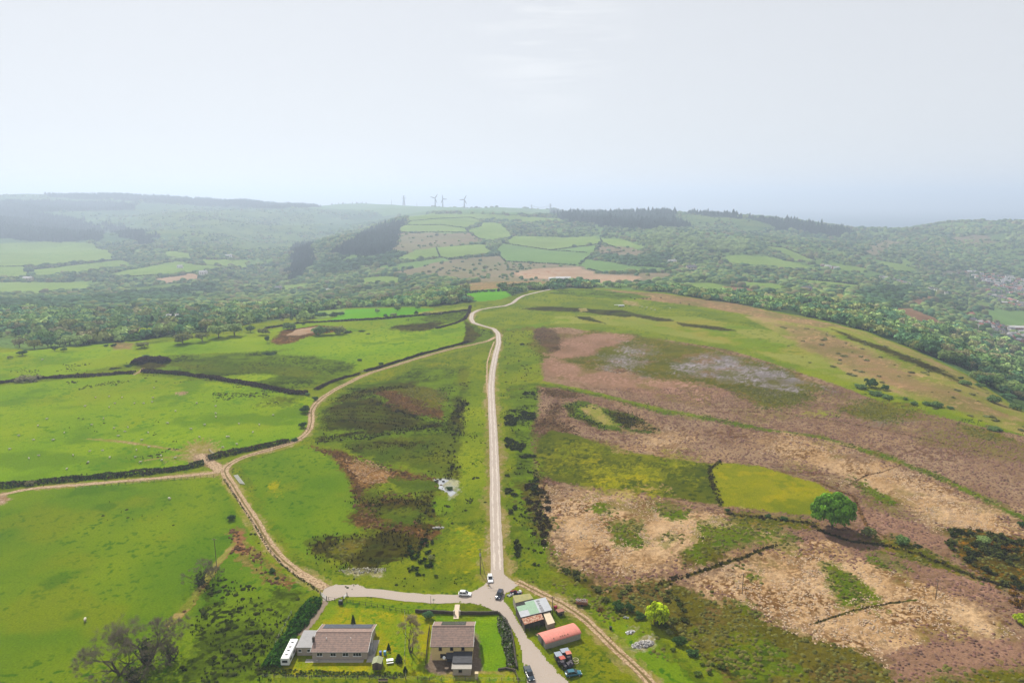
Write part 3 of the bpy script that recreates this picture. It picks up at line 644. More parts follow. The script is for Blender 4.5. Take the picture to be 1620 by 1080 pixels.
def road(name, geo, m): tag(link(name, raw_mesh(name, geo[0], geo[1], [m], smooth=True)), kind='structure')
road('road', ribbon(ROAD, 4.3, lift=.08), m_road)
m_wear = mat('road_wear', tuple(s2l((214,200,186))*.64), .95, var=.2, vscale=2.5, spec=.1)
for k_, of_ in enumerate((-.95, .95)): road('road_wheel_path', ribbon(ROAD[2:24], .55, off=of_, lift=.115, wob=.3, seed=40+k_), m_wear)
road('road_to_the_lane', ribbon([(516,937),(560,936),(600,938),(640,944),(680,946.5),(725,948),(752,946)], 4.6, lift=.05, wob=.35), m_road)
road('road_junction', poly_sheet([(722,941),(738,938),(755,932),(770,920),(776,905),(778,896),(796,896),(797,905),(806,915),(822,925),(812,932),(802,938),(797,950),(806,958),(813,970),(821,984),(833,1003),(845,1018),(856,1031),(878,1055),(900,1078),(915,1100),(838,1100),(833,1078),(827,1049),(820,1016),(809,993),(797,979),(785,968),(762,958),(742,953),(724,953)], .065, .35), m_road)
road('road_bulge', poly_sheet([(513,930),(530,924),(548,925),(566,923),(580,930),(600,934),(640,940),(640,945),(560,944),(545,943),(525,950),(510,950),(508,938)], .06, .35), m_road)
road('dirt_track', ribbon(LANE, 3.3, lift=.06, wob=.2), m_track)
road('dirt_track_middle', ribbon(LANE[3:-1], .65, lift=.10, wob=.22, seed=4), m_mid)
road('field_track', ribbon(LANE2, 2.6, lift=.05, wob=.25, seed=2), m_track)
road('trodden_gateway', ribbon([(352,746),(340,737),(326,727),(312,718)], 4.2, lift=.075, wob=.9, seed=3), m_track)
g1 = ribbon(TRACK, 1.0, off=-.85, lift=.06, wob=.18, seed=6); g2 = ribbon(TRACK, 1.0, off=.85, lift=.06, wob=.18, seed=8)
road('wheel_track', merge([g1, g2]), m_track)
road('wheel_track_middle', ribbon(TRACK, .75, lift=.045, wob=.2, seed=9), m_mid)
road('side_path', ribbon(SIDE, 1.1, lift=.05, wob=.25, seed=12), m_track)
m_drive = mat('drive_surface', tuple(s2l((150,132,112))*.62), .95, var=.15, vscale=1., bump=.2, bscale=6, spec=.1)
road('driveway', poly_sheet([(511,948),(521,951),(493,994),(488,1004),(466,1006)], .05, .4), m_drive)
m_path = mat('pale_slabs', tuple(s2l((226,206,182))*.68), .9, var=.12, vscale=2., stripes=(1, .9, .12), spec=.1)
road('garden_path', ribbon([(724,951),(723,962),(722,972),(721,984)], 1.5, lift=.07, wob=.03), m_path)
road('yard_path', ribbon([(843,1008),(852,1004),(860,1000)], 1.6, lift=.07, wob=.1), m_track)

# ------------------------------------------------------------------ plant shapes
def rot(n, r=None):
    a = (r or rng).uniform(0, 2*math.pi, n); return np.cos(a), np.sin(a)
def leafquads(C, Nrm, size, r, elong=1.0):
    """quads centred at C facing roughly Nrm"""
    n = len(C); t = r.normal(size=(n, 3)); Nn = Nrm+r.normal(size=(n, 3))*.45; Nn /= np.linalg.norm(Nn, axis=1)[:, None]+1e-9
    u = np.cross(Nn, t); u /= np.linalg.norm(u, axis=1)[:, None]+1e-9; v = np.cross(Nn, u)
    s = (size*r.uniform(.6, 1.3, n))[:, None]; u = u*s*elong; v = v*s
    V = np.stack([C-u-v*.6, C+u*.6-v, C+u+v*.7, C-u*.7+v], 1).reshape(-1, 3)
    return V, np.arange(4*n).reshape(n, 4)
def ico(sub=1):
    t = (1+5**.5)/2; V = [(-1,t,0),(1,t,0),(-1,-t,0),(1,-t,0),(0,-1,t),(0,1,t),(0,-1,-t),(0,1,-t),(t,0,-1),(t,0,1),(-t,0,-1),(-t,0,1)]
    Fc = [(0,11,5),(0,5,1),(0,1,7),(0,7,10),(0,10,11),(1,5,9),(5,11,4),(11,10,2),(10,7,6),(7,1,8),(3,9,4),(3,4,2),(3,2,6),(3,6,8),(3,8,9),(4,9,5),(2,4,11),(6,2,10),(8,6,7),(9,8,1)]
    V = [np.array(v)/np.linalg.norm(v) for v in V]
    for _ in range(sub):
        c = {}; o = []
        def mid(a, b):
            k = (min(a, b), max(a, b))
            if k not in c: m = V[a]+V[b]; V.append(m/np.linalg.norm(m)); c[k] = len(V)-1
            return c[k]
        for a, b, d in Fc:
            x, y, z = mid(a, b), mid(b, d), mid(d, a); o += [(a,x,z),(b,y,x),(d,z,y),(x,y,z)]
        Fc = o
    return np.array(V), np.array(Fc)
def tube(p0, p1, r0, r1, n=5):
    p0 = np.array(p0, float); p1 = np.array(p1, float); d = p1-p0; d /= np.linalg.norm(d)+1e-9
    a = np.cross(d, (0, 0, 1.) if abs(d[2]) < .9 else (1., 0, 0)); a /= np.linalg.norm(a); b = np.cross(d, a)
    th = np.arange(n)*2*math.pi/n; ring = np.cos(th)[:, None]*a+np.sin(th)[:, None]*b
    V = np.concatenate([p0+ring*r0, p1+ring*r1]); i = np.arange(n); j = (i+1) % n
    return V, np.stack([i, j, j+n, i+n], 1)
def crown_lobes(r, rx=1., rz=.8, n=9):
    """lobes of a broadleaf crown about 2 wide: centres and radii"""
    L = [(0, 0, .55*rz, .62)]
    for i in range(n):
        a = 2*math.pi*(i+r.random()*.7)/n; q = r.uniform(.38, .66); z = r.uniform(.22, .8)*rz
        L.append((math.cos(a)*q*rx, math.sin(a)*q, z+.12, r.uniform(.26, .42)))
    return L
def leafy(r, n, size, lobes, squash=.85):
    C = []; Nm = []
    wts = np.array([l[3]**2 for l in lobes]); pick = r.choice(len(lobes), n, p=wts/wts.sum())
    d = r.normal(size=(n, 3)); d /= np.linalg.norm(d, axis=1)[:, None]; d[:, 2] = np.where(d[:, 2] < -.35, -d[:, 2], d[:, 2])
    L = np.array(lobes)[pick]; rad = L[:, 3]*(r.uniform(.55, 1.08, n)**.5)
    C = L[:, :3]+d*rad[:, None]*np.array([1, 1, squash])
    return leafquads(C, d, np.full(n, size), r)
def greens(r, n, base, v=.22):
    c = np.array(base)*(1+r.uniform(-v, v, (n, 1)))*(1+r.uniform(-.06, .06, (n, 3))); return np.repeat(c, 4, 0)
m_veg = mat('foliage', attr='col', rough=.9, spec=.05, trans=.45, objrand=.16)
m_vegm = mat('foliage_mass', attr='col', rough=1., spec=.0)
m_bark = mat('bark', (.09, .07, .05), .95, var=.3, vscale=3, bump=.4, bscale=6)
KV = .78
def G(c): return s2l(c)*KV
TINT = {'pale': G((150,172,100)), 'mid': G((116,144,78)), 'dark': G((76,106,52)), 'olive': G((142,148,84)), 'brown': G((150,146,102)), 'lime': G((186,204,40)), 'bluegreen': G((96,132,88)), 'conifer': G((38,58,34)), 'bright': G((96,158,44)), 'gorse': G((60,70,30))}
def tree_geo(seed, tint, nleaf, size, rz=.8, trunk=True, lobes=9, rx=1.):
    r = np.random.default_rng(seed); lb = crown_lobes(r, rx, rz, lobes); V, f = leafy(r, nleaf, size, lb); c = greens(r, nleaf, tint)
    V[:, 2] += .22
    return V, f, c
def trunk_geo(seed, h=.5, rad=.06):
    r = np.random.default_rng(seed+99); P_ = [tube((0, 0, -.08), (0, 0, h), rad, rad*.7, 6)]
    for i in range(5):
        a = i*1.26+r.random(); P_.append(tube((0, 0, h*r.uniform(.55, 1)), (math.cos(a)*.42, math.sin(a)*.42, h+r.uniform(.1, .35)), rad*.5, rad*.15, 4))
    return merge(P_)
def stand(name, k, j, loc, sc, parts=True):
    cr, tr = TPL[k, j]
    if not parts: o = link(name, cr, loc=loc, rz=rng.uniform(0, 6.28)); o.scale = sc; return o
    o = bpy.data.objects.new(name, None); SC.collection.objects.link(o); o.location = loc; o.rotation_euler = (0, 0, rng.uniform(0, 6.28)); o.scale = sc
    link('crown', cr, o); link('trunk', tr, o); return o
# single-mesh templates for middle-distance trees and bushes (unit radius ~1)
TPL = {}
for i, (k, n, sz, rz) in enumerate([('pale', 520, .105, .9), ('mid', 520, .10, .9), ('dark', 480, .10, 1.0), ('olive', 420, .10, .9), ('brown', 320, .085, .9), ('lime', 560, .10, .95), ('bluegreen', 480, .10, .95), ('gorse', 360, .10, .65)]):
    for j in range(2):
        V, f, c = tree_geo(100+i*7+j, TINT[k], n, sz, rz); tv, tf = trunk_geo(i*3+j)
        if k == 'gorse': V[:, 2] -= .25
        TPL[k, j] = (raw_mesh('crown_'+k, V, f, [m_veg], cols=c), raw_mesh('trunk', tv, tf, [m_bark]))
def conifer_geo(seed, tint=None, n=420, slim=.34):
    r = np.random.default_rng(seed); z = r.random(n)**.8*1.9; rad = slim*(1-z/2.0)**.8*(1+.18*np.sin(z*22)); a = r.uniform(0, 6.28, n)
    rr = rad*r.uniform(.6, 1.05, n); C = np.stack([np.cos(a)*rr, np.sin(a)*rr, z+.1-rr*.25], 1); Nn = np.stack([np.cos(a), np.sin(a), a*0+.5], 1)
    V, f = leafquads(C, Nn, np.full(n, .075), r); return V, f, greens(r, n, TINT['conifer'] if tint is None else tint)
for j in range(2):
    V, f, c = conifer_geo(300+j); tv, tf = tube((0, 0, -.1), (0, 0, 1.6), .05, .015, 5)
    TPL['conifer', j] = (raw_mesh('crown_conifer', V, f, [m_veg], cols=c), raw_mesh('trunk', tv, tf, [m_bark]))
    V, f, c = conifer_geo(310+j, TINT['dark'], 420, .6); TPL['darkpine', j] = (raw_mesh('crown_pine', V, f, [m_veg], cols=c), raw_mesh('trunk', tv, tf, [m_bark]))

# ------------------------------------------------------------------ scattering many small shapes into one mesh
def scatter(TV, TF, pos, sc, cols, yaw=None, zs=None):
    """copies of a template at pos (n,3), scales sc (n,), colour per copy (n,3)"""
    n = len(pos); yaw = rng.uniform(0, 6.283, n) if yaw is None else yaw; ca, sa = np.cos(yaw), np.sin(yaw); zs = sc if zs is None else zs
    X = TV[None, :, 0]*ca[:, None]-TV[None, :, 1]*sa[:, None]; Y = TV[None, :, 0]*sa[:, None]+TV[None, :, 1]*ca[:, None]
    V = np.stack([X*sc[:, None]+pos[:, 0:1], Y*sc[:, None]+pos[:, 1:2], TV[None, :, 2]*zs[:, None]+pos[:, 2:3]], 2).reshape(-1, 3)
    Fc = (TF[None]+(np.arange(n)*len(TV))[:, None, None]).reshape(-1, TF.shape[1])
    C = np.repeat(cols, len(TV), 0); return V, Fc, C
def dome(seed, nr=7, rows=3, lump=.22, rz=.95):
    r = np.random.default_rng(seed); V = []; Fc = []
    for j in range(rows):
        ph = (j/rows)*1.35; z = math.sin(ph); q = math.cos(ph)
        for i in range(nr):
            a = 2*math.pi*(i+.5*(j % 2))/nr; k = 1+r.uniform(-lump, lump); V.append((math.cos(a)*q*k, math.sin(a)*q*k, (z*rz+.18)*(1+r.uniform(-.12, .12))+(-.35 if j == 0 else 0)))
    V.append((r.uniform(-.1, .1), r.uniform(-.1, .1), 1.12*rz))
    for j in range(rows-1):
        for i in range(nr):
            a, b = j*nr+i, j*nr+(i+1) % nr; c, d = a+nr, b+nr
            if j % 2: Fc += [(a, b, d), (a, d, c)]
            else: Fc += [(a, b, c), (b, d, c)]
    for i in range(nr): Fc.append(((rows-1)*nr+i, (rows-1)*nr+(i+1) % nr, rows*nr))
    return np.array(V, float), np.array(Fc)
def clump(seed, n, size, rz=.9):                         # medium detail tree: lumpy dome wrapped in leaf clumps
    r = np.random.default_rng(seed); V, f = leafy(r, n, size, crown_lobes(r, 1, rz, 7)); f = np.concatenate([f[:, [0, 1, 2]], f[:, [0, 2, 3]]]); return V, f
def cone(seed, nr=6, h=2.6, rad=.55):
    r = np.random.default_rng(seed); V = []; Fc = []
    for t, (z0, z1, q) in enumerate([(.15, 1.2, 1.), (.9, 1.9, .72), (1.6, h, .45)]):
        o = len(V)
        for i in range(nr):
            a = 2*math.pi*(i+t*.5)/nr; k = rad*q*(1+r.uniform(-.2, .2)); V.append((math.cos(a)*k, math.sin(a)*k, z0*(1+r.uniform(-.1, .1))))
        V.append((0, 0, z1)); Fc += [(o+i, o+(i+1) % nr, o+nr) for i in range(nr)]
    return np.array(V, float), np.array(Fc)
DOMES = [dome(i, 7, 3) for i in range(6)]; DOMES2 = [dome(40+i, 6, 2, .25) for i in range(4)]
CLUMPS = [clump(60+i, 120, .19) for i in range(5)]; CONES = [cone(80+i) for i in range(4)]

# ------------------------------------------------------------------ woodland: candidate positions over the far country
def candidates():
    out = []
    for y0, y1, area, tag_ in [(480, 1000, 62, 0), (1000, 1700, 66, 1), (1700, 2700, 100, 2), (2700, 5400, 230, 3), (5400, 7000, 330, 3)]:
        n = int(.9*(y1*y1-y0*y0)/area); Y = np.sqrt(rng.uniform(y0*y0, y1*y1, n)); S = rng.uniform(-.9, .9, n)
        out.append(np.stack([S*Y, Y, np.full(n, tag_)], 1))
    return np.concatenate(out)
cand = candidates(); ccls = classify(cand[:, 0], cand[:, 1], 400)
dn = fbm(cand[:, 0], cand[:, 1], 120, 3, 500); dn2 = fbm(cand[:, 0], cand[:, 1], 45, 2, 520); u_ = rng.random(len(cand))
isdk = ccls == KI['wooddark']; ispl = ccls == KI['woodpale']; isw = (ccls == KI['woodfl']); issc = (ccls == KI['scrub']); isco = ccls == KI['conifer']; istown = ccls == KI['town']; ispm = (ccls == KI['pinkmoor'])
ishill = ccls == KI['farhill']
keep = (isw & (u_ < np.clip(.72+.9*dn2, .12, 1))) | (issc & (u_ < np.clip(.18+.6*dn, .0, .8))) | isco | (istown & (u_ < .22)) | (ispm & (u_ < .035+.1*(dn > .4))) | (ishill & (u_ < np.clip(.25*dn, 0, .5)))
# thinner tree cover on the open right-hand valley side and in clearings
clear = (isw | isdk) & (clearing(cand[:, 0], cand[:, 1]) > .5); keep |= isdk | ispl; keep &= ~(clear & (u_ > .12)); keep &= (cand[:, 1] < 5400) | isco
cand = cand[keep]; ccls = ccls[keep]; cz = zt(cand[:, 0], cand[:, 1])
ck = rng.random(len(cand)); cn = fbm(cand[:, 0], cand[:, 1], 160, 3, 540)
NAMES = ['pale', 'mid', 'bluegreen', 'olive', 'brown', 'dark']
kind = np.select([ccls == KI['conifer'], ck < .24+.2*cn, ck < .46, ck < .72, ck < .84-.1*cn, ck < .93], [6, 0, 1, 2, 3, 4], 5)
csz = (rng.uniform(3.6, 6.2, len(cand))+2.2*(rng.random(len(cand))<.12))*np.array([1.22, 1.12, 1.25, 1.75])[cand[:, 2].astype(int)]
csz *= np.where((ccls == KI['scrub']) | (ccls == KI['pinkmoor']), .62, 1); csz[ccls == KI['conifer']] *= .95
dk_ = ccls == KI['wooddark']; kind[dk_] = np.where(ck[dk_] < .6, 5, 2); pl_ = ccls == KI['woodpale']; kind[pl_] = np.where(ck[pl_] < .75, 0, 1)
# the nearest of them stand as trees of their own, the rest as woods
r_ = cand[:, 1]*(1+.0)
order = np.argsort(r_); order = order[(kind[order] < 6)]
first = order[:215]; single = np.zeros(len(cand), bool); single[first] = True
LBL = {'pale': 'pale green tree in new leaf', 'mid': 'round mid green tree', 'dark': 'dark green tree', 'olive': 'olive tinted tree just coming into leaf', 'brown': 'brownish half bare tree', 'bluegreen': 'soft grey green tree', 'lime': 'bright yellow green tree'}
for i in first:
    x, y = cand[i, 0], cand[i, 1]; k = NAMES[kind[i]]; s = csz[i]*.98
    side = 'at the wood edge behind the left fields' if x < -250 else ('in the wood where the road dips away' if x < 150 else 'in the wood between moor and village')
    o = stand('tree', k, int(i) % 2, (x, y, cz[i]-.1), (s*rng.uniform(.9, 1.15), s*rng.uniform(.9, 1.15), s*rng.uniform(.8, 1.1)))
    tag(o, LBL[k]+' '+side, 'tree', LBL[k]+'s '+side)
cu = cand[:, 0]/cand[:, 1]
def wood(name, sel, label):
    P_ = []
    def put(tpls, m, s, zsc=1.):
        idx = np.nonzero(m)[0]; g = rng.integers(0, len(tpls), len(idx))
        for a, (tv, tf) in enumerate(tpls):
            q = idx[g == a]
            if not len(q): continue
            base = np.array([TINT[n] for n in NAMES]+[TINT['conifer']])[kind[q]]*(1+rng.uniform(-.14, .14, (len(q), 1)))*(1+.25*fbm(cand[q, 0], cand[q, 1], 140, 2, 560)[:, None])
            base = base*(.64 if (tpls is DOMES or tpls is DOMES2) else (1.45 if tpls is CLUMPS else 1.))
            P_.append(scatter(tv, tf, np.stack([cand[q, 0], cand[q, 1], cz[q]-.2], 1), csz[q]*s, base, zs=csz[q]*s*zsc*rng.uniform(.8, 1.15, len(q))))
    ring = cand[:, 2]; con = kind == 6
    put(CONES, sel & con & (cu < .05), 1.1, .62); put(CONES, sel & con & (cu >= .05), 1.5, .66); put(CLUMPS, sel & ~con & (ring == 0), .98); put(DOMES, sel & ~con & ((ring == 1) | (ring == 2)), 1.); put(DOMES2, sel & ~con & (ring == 3), 1.)
    if not P_: return
    V = np.concatenate([p[0] for p in P_]); C = np.concatenate([p[2] for p in P_]); o = 0; Fs = []
    for p in P_: Fs.append(p[1]+o); o += len(p[0])
    tag(link(name, raw_mesh(name, V, np.concatenate(Fs), [m_vegm], cols=C)), label, 'woodland', kind='stuff')
cy = cand[:, 1]; con = (ccls == KI['conifer']) & ~single; bl = (ccls != KI['conifer']) & ~single
wood('woodland', bl & (cu < -.22) & (cy < 1700), 'mixed green woodland filling the near side of the left valley')
wood('woodland', bl & (cu < -.22) & (cy >= 1700), 'hazy scattered trees over the far hills on the left')
wood('woodland', bl & (cu >= -.22) & (cu < .2) & (cy < 1700), 'broad belt of trees behind the road where the common ends')
wood('woodland', bl & (cu >= -.22) & (cu < .2) & (cy >= 1700), 'trees and scrub on the slopes round the central hill fields')
wood('woodland', bl & (cu >= .2) & (cy < 1700), 'dense green wood in the valley on the right beside the village')
wood('woodland', bl & (cu >= .2) & (cy >= 1700), 'wooded far side of the valley on the right')
wood('conifer_plantation', con & (cu < -.2), 'dark conifer plantations on the hazy hills on the left')
wood('conifer_plantation', con & (cu >= -.2) & (cu < .05), 'dark conifers on the spur left of the hill fields')
wood('conifer_plantation', con & (cu >= .05), 'dark conifer plantation with a straight top along the middle skyline')
print('trees', len(cand), 'single', len(first))
# ------------------------------------------------------------------ rushes, tussocks and low scrub: uncountable, one object per kind
def tuft(seed, n=8, h=1., sp=.55):
    r = np.random.default_rng(seed); V = []; Fc = []
    for i in range(n):
        a = 6.283*(i+r.random()*.6)/n; d = r.uniform(.25, 1)*sp; o = len(V); b = .13
        V += [(math.cos(a)*.12-math.sin(a)*b, math.sin(a)*.12+math.cos(a)*b, -.05), (math.cos(a)*.12+math.sin(a)*b, math.sin(a)*.12-math.cos(a)*b, -.05), (math.cos(a)*d, math.sin(a)*d, h*r.uniform(.6, 1.1))]
        Fc.append((o, o+1, o+2))
    return np.array(V, float), np.array(Fc)
def mound(seed, nr=6):
    r = np.random.default_rng(seed); V = []; Fc = []
    for i in range(nr):
        a = 6.283*i/nr; q = r.uniform(.8, 1.2); V.append((math.cos(a)*q, math.sin(a)*q, -.06))
    for i in range(nr):
        a = 6.283*(i+.5)/nr; q = r.uniform(.45, .7); V.append((math.cos(a)*q, math.sin(a)*q, r.uniform(.4, .65)))
    V.append((r.uniform(-.15, .15), r.uniform(-.15, .15), r.uniform(.6, .8)))
    for i in range(nr):
        j = (i+1) % nr; Fc += [(i, j, nr+i), (j, nr+j, nr+i), (nr+i, nr+j, 2*nr)]
    return np.array(V, float), np.array(Fc)
TUFTS = [tuft(i) for i in range(5)]; MOUNDS = [mound(i) for i in range(6)]
def near_pts(y0, y1, per_m2, lo=-1.0, hi=1.0):
    n = int((y1*y1-y0*y0)/2*(hi-lo)*per_m2); Y = np.sqrt(rng.uniform(y0*y0, y1*y1, n)); return rng.uniform(lo, hi, n)*Y, Y
BK = {}
def lay(key, tpls, x, y, sc, col, zs=1., var=.2):
    if not len(x): return
    z = zt(x, y); g = rng.integers(0, len(tpls), len(x)); c = np.array(col)[None]*(1+rng.uniform(-var, var, (len(x), 1)))*(1+rng.uniform(-.05, .05, (len(x), 3)))
    for a, (tv, tf) in enumerate(tpls):
        q = g == a
        if q.any(): BK.setdefault(key, []).append(scatter(tv, tf, np.stack([x[q], y[q], z[q]], 1), sc[q], c[q], zs=sc[q]*zs))
def flush(key, name, label, cat):
    P_ = BK.pop(key, [])
    if not P_: return
    V = np.concatenate([p[0] for p in P_]); C = np.concatenate([p[2] for p in P_]); o = 0; Fs = []
    for p in P_: Fs.append(p[1]+o); o += len(p[0])
    tag(link(name, raw_mesh(name, V, np.concatenate(Fs), [m_vegm], cols=np.clip(C, 0, 1))), label, cat, kind='stuff')
KB = .46
def B(c): return s2l(c)*KB
x, y = near_pts(150, 430, 1.9, -1.0, 1.0); c = classify(x, y, 300); nn = fbm(x, y, 9, 3, 600); n2 = fbm(x, y, 30, 2, 610); u_ = rng.random(len(x))
def pick(kinds, dens_): m = np.isin(c, [KI[k] for k in kinds]) & (u_ < dens_); return x[m], y[m]
m = (c == KI['molinia']) & (nn+.6*n2+.9*(u_-.5) > -.05); a = x[m], y[m]; lay('pale', MOUNDS, *a, rng.uniform(.12, .36, len(a[0])), s2l((230,198,164))*.48, .7, .22)
m = np.isin(c, [KI['heather'], KI['pink']]) & (u_ < .3); a = x[m], y[m]; lay('heath', MOUNDS, *a, rng.uniform(.3, .6, len(a[0])), B((158,120,104)), .7, .22)
m = np.isin(c, [KI['rushpale'], KI['tan']]) & (u_ < .45); a = x[m], y[m]; lay('pale', MOUNDS, *a, rng.uniform(.3, .6, len(a[0])), B((206,168,126)), .9, .25)
m = np.isin(c, [KI['rushbrown'], KI['heathdk'], KI['bare']]) & (u_ < .35); a = x[m], y[m]; lay('brown', MOUNDS+TUFTS, *a, rng.uniform(.35, .8, len(a[0])), B((128,96,66)), .9, .35)
m = np.isin(c, [KI['olive'], KI['olivedk'], KI['green2'], KI['gorse']]) & (u_ < .2+.2*nn); a = x[m], y[m]; lay('scrub', MOUNDS, *a, rng.uniform(.35, .8, len(a[0])), B((126,124,60)), .8, .35)
m = np.isin(c, [KI['bogdark']]) & (u_ < .3); a = x[m], y[m]; lay('rush', TUFTS, *a, rng.uniform(.5, .95, len(a[0])), B((70,62,34)), .9, .35)
m = np.isin(c, [KI['rushy']]) & (nn > .15) & (u_ < .2); a = x[m], y[m]; lay('rush', TUFTS+MOUNDS[:2], *a, rng.uniform(.4, .85, len(a[0])), B((62,70,26)), .9, .3)
m = np.isin(c, [KI['bog'], KI['bogolive']]) & (nn > .45) & (u_ < .2); a = x[m], y[m]; lay('rush', TUFTS, *a, rng.uniform(.4, .8, len(a[0])), B((64,60,28)), .9, .3)
m = np.isin(c, [KI['verge'], KI['grass']]) & (nn > .42) & (u_ < .1); a = x[m], y[m]; lay('rush', TUFTS+MOUNDS[:2], *a, rng.uniform(.3, .7, len(a[0])), B((72,84,32)), .9, .3)
m = np.isin(c, [KI['lush'], KI['garden'], KI['lushfar']]) & (u_ < .0009); a = x[m], y[m]; lay('rush', TUFTS, *a, rng.uniform(.25, .5, len(a[0])), B((70,88,28)), .8, .3)
def area(poly, per_m2):
    q = up(dens(poly, 20, True)); lo = q.min(0); hi = q.max(0); n = int((hi-lo).prod()*per_m2); X = rng.uniform(lo[0], hi[0], n); Y = rng.uniform(lo[1], hi[1], n)
    k = pip(X, Y, q); return X[k], Y[k]
# extra rush beds seen in the green fields, and gorse clumps beside the road
for poly, dsty, thr in [([(325,905),(470,945),(495,975),(450,1025),(425,1085),(280,1085),(300,1000)], .17, .2), ([(105,603),(205,600),(210,612),(160,622),(110,614)], .09, .2), ([(340,602),(400,610),(470,625),(440,640),(350,632),(335,640)], .12, .25), ([(225,592),(335,600),(330,607),(230,604)], .1, .2), ([(0,590),(60,578),(200,572),(215,585),(120,592),(0,600)], .07, .25), ([(120,735),(240,718),(260,690),(275,700),(262,722),(150,742)], .06, .1), ([(248,692),(275,690),(290,712),(262,712)], .2, .0), ([(90,660),(250,665),(260,690),(240,690),(110,680)], .02, .2), ([(100,790),(290,790),(280,830),(200,840),(110,825)], .007, .0), ([(690,800),(752,752),(765,765),(735,812),(700,822)], .3, .25), ([(300,735),(330,730),(120,762),(0,775),(0,770),(120,750)], .12, .2), ([(655,497),(720,490),(725,500),(700,508),(640,508)], .1, .35), ([(600,520),(650,513),(700,515),(660,525)], .1, .35)]:
    X, Y = area(poly, dsty*3.2); g = fbm(X, Y, 11, 3, 620) > thr; X, Y = X[g], Y[g]
    lay('rush', TUFTS+MOUNDS[:2], X, Y, rng.uniform(.4, 1.0, len(X)), B((76,84,36)), .8, .35)
X, Y = area([(798,620),(846,615),(846,700),(852,780),(872,860),(868,905),(820,890),(800,780)], .5); g = fbm(X, Y, 13, 3, 640) > .38; X, Y = X[g], Y[g]
lay('gorse', CLUMPS, X, Y, rng.uniform(.5, 1.35, len(X)), B((80,88,40)), .8, .35)
X, Y = area([(830,760),(868,780),(872,850),(850,870),(832,820)], .12); lay('gorse', CLUMPS, X, Y, rng.uniform(.6, 1.5, len(X)), B((90,78,46)), .8, .35)
X, Y = area([(724,600),(744,600),(742,690),(728,745),(700,765),(680,840),(640,890),(660,850),(690,760),(715,690)], .16); g = fbm(X, Y, 11, 3, 645) > .28; lay('gorse', CLUMPS, X[g], Y[g], rng.uniform(.4, .9, g.sum()), B((80,76,38)), .8, .35)
X, Y = area([(640,860),(690,850),(700,905),(680,925),(640,900)], .12); lay('gorse', CLUMPS, X, Y, rng.uniform(.5, 1.2, len(X)), B((62,82,34)), .8, .35)
X, Y = area([(1490,838),(1545,838),(1640,865),(1640,935),(1580,925),(1500,880)], .07); lay('gorse', CLUMPS, X, Y, rng.uniform(.9, 2.2, len(X)), B((92,98,44)), .75, .4)
X, Y = area([(1490,836),(1560,836),(1640,862),(1630,890),(1550,855)], .05); lay('flower', CLUMPS, X, Y, rng.uniform(.7, 1.6, len(X)), B((176,126,30)), .8, .3)
X, Y = area([(1590,915),(1640,920),(1640,990),(1600,960)], .05); lay('flower', CLUMPS, X, Y, rng.uniform(.7, 1.8, len(X)), B((150,112,30)), .8, .3)
X, Y = area([(860,880),(960,930),(1040,925),(1100,950),(1130,1010),(1060,1000),(990,975),(900,925)], .05); lay('gorse', CLUMPS, X, Y, rng.uniform(.6, 1.6, len(X)), B((108,116,54)), .6, .35)
X, Y = area([(1040,985),(1130,1030),(1200,1100),(1130,1100),(1060,1030)], .05); lay('gorse', CLUMPS, X, Y, rng.uniform(.6, 1.3, len(X)), B((104,122,48)), .7, .3)
# dark stems along ditches and sunk walls
for pl, wd in [([(1043,923),(1085,911),(1130,896),(1180,880),(1219,864)], 1.6), ([(1151,813),(1219,820),(1283,828),(1305,842),(1345,856),(1400,862),(1450,876),(1540,911),(1600,930)], 1.8), ([(1141,730),(1122,742),(1128,768),(1140,800)], 1.8), ([(560,628),(611,640),(662,663)], 2.), ([(500,700),(600,690),(700,671)], 1.6)]:
    q = up(dens(pl, 8)); d = np.r_[0, np.cumsum(np.hypot(*np.diff(q, axis=0).T))]; t = rng.uniform(0, d[-1], int(d[-1]*1.2))
    X = np.interp(t, d, q[:, 0])+rng.normal(0, wd*.5, len(t)); Y = np.interp(t, d, q[:, 1])+rng.normal(0, wd*.5, len(t))
    lay('gorse', CLUMPS[:2]+[TUFTS[0]], X, Y, rng.uniform(.3, .8, len(t)), B((92,84,50)), .8, .4)
X, Y = area([(1230,512),(1350,530),(1450,565),(1560,620),(1650,680),(1620,700),(1480,650),(1340,600),(1250,560)], .0035); lay('scrub', CLUMPS, X, Y, rng.uniform(.8, 2.8, len(X)), B((140,142,84)), .3, .3)
X, Y = area([(795,522),(850,520),(862,560),(850,600),(800,610)], .03); lay('rush', TUFTS+MOUNDS[:2], X, Y, rng.uniform(.6, 1.3, len(X)), B((90,96,40)), .7, .3)
flush('pale', 'dry_tussock_grass', 'pale straw coloured tussock grass covering the moor and bog', 'tussock grass')
flush('heath', 'dead_bracken', 'low pinkish brown dead bracken spread over the moor', 'bracken')
flush('brown', 'brown_rushes', 'brown withered rushes in the wet hollows', 'rushes')
flush('scrub', 'low_moor_scrub', 'low olive scrub and bilberry on the moor', 'scrub')
flush('rush', 'rush_tufts', 'dark green rush tufts dotted over fields and bog', 'rushes')
flush('gorse', 'gorse_scrub', 'dark gorse and bramble clumps beside the road and ditches', 'gorse')
flush('flower', 'flowering_gorse', 'orange flowering gorse at the right edge of the moor', 'gorse')

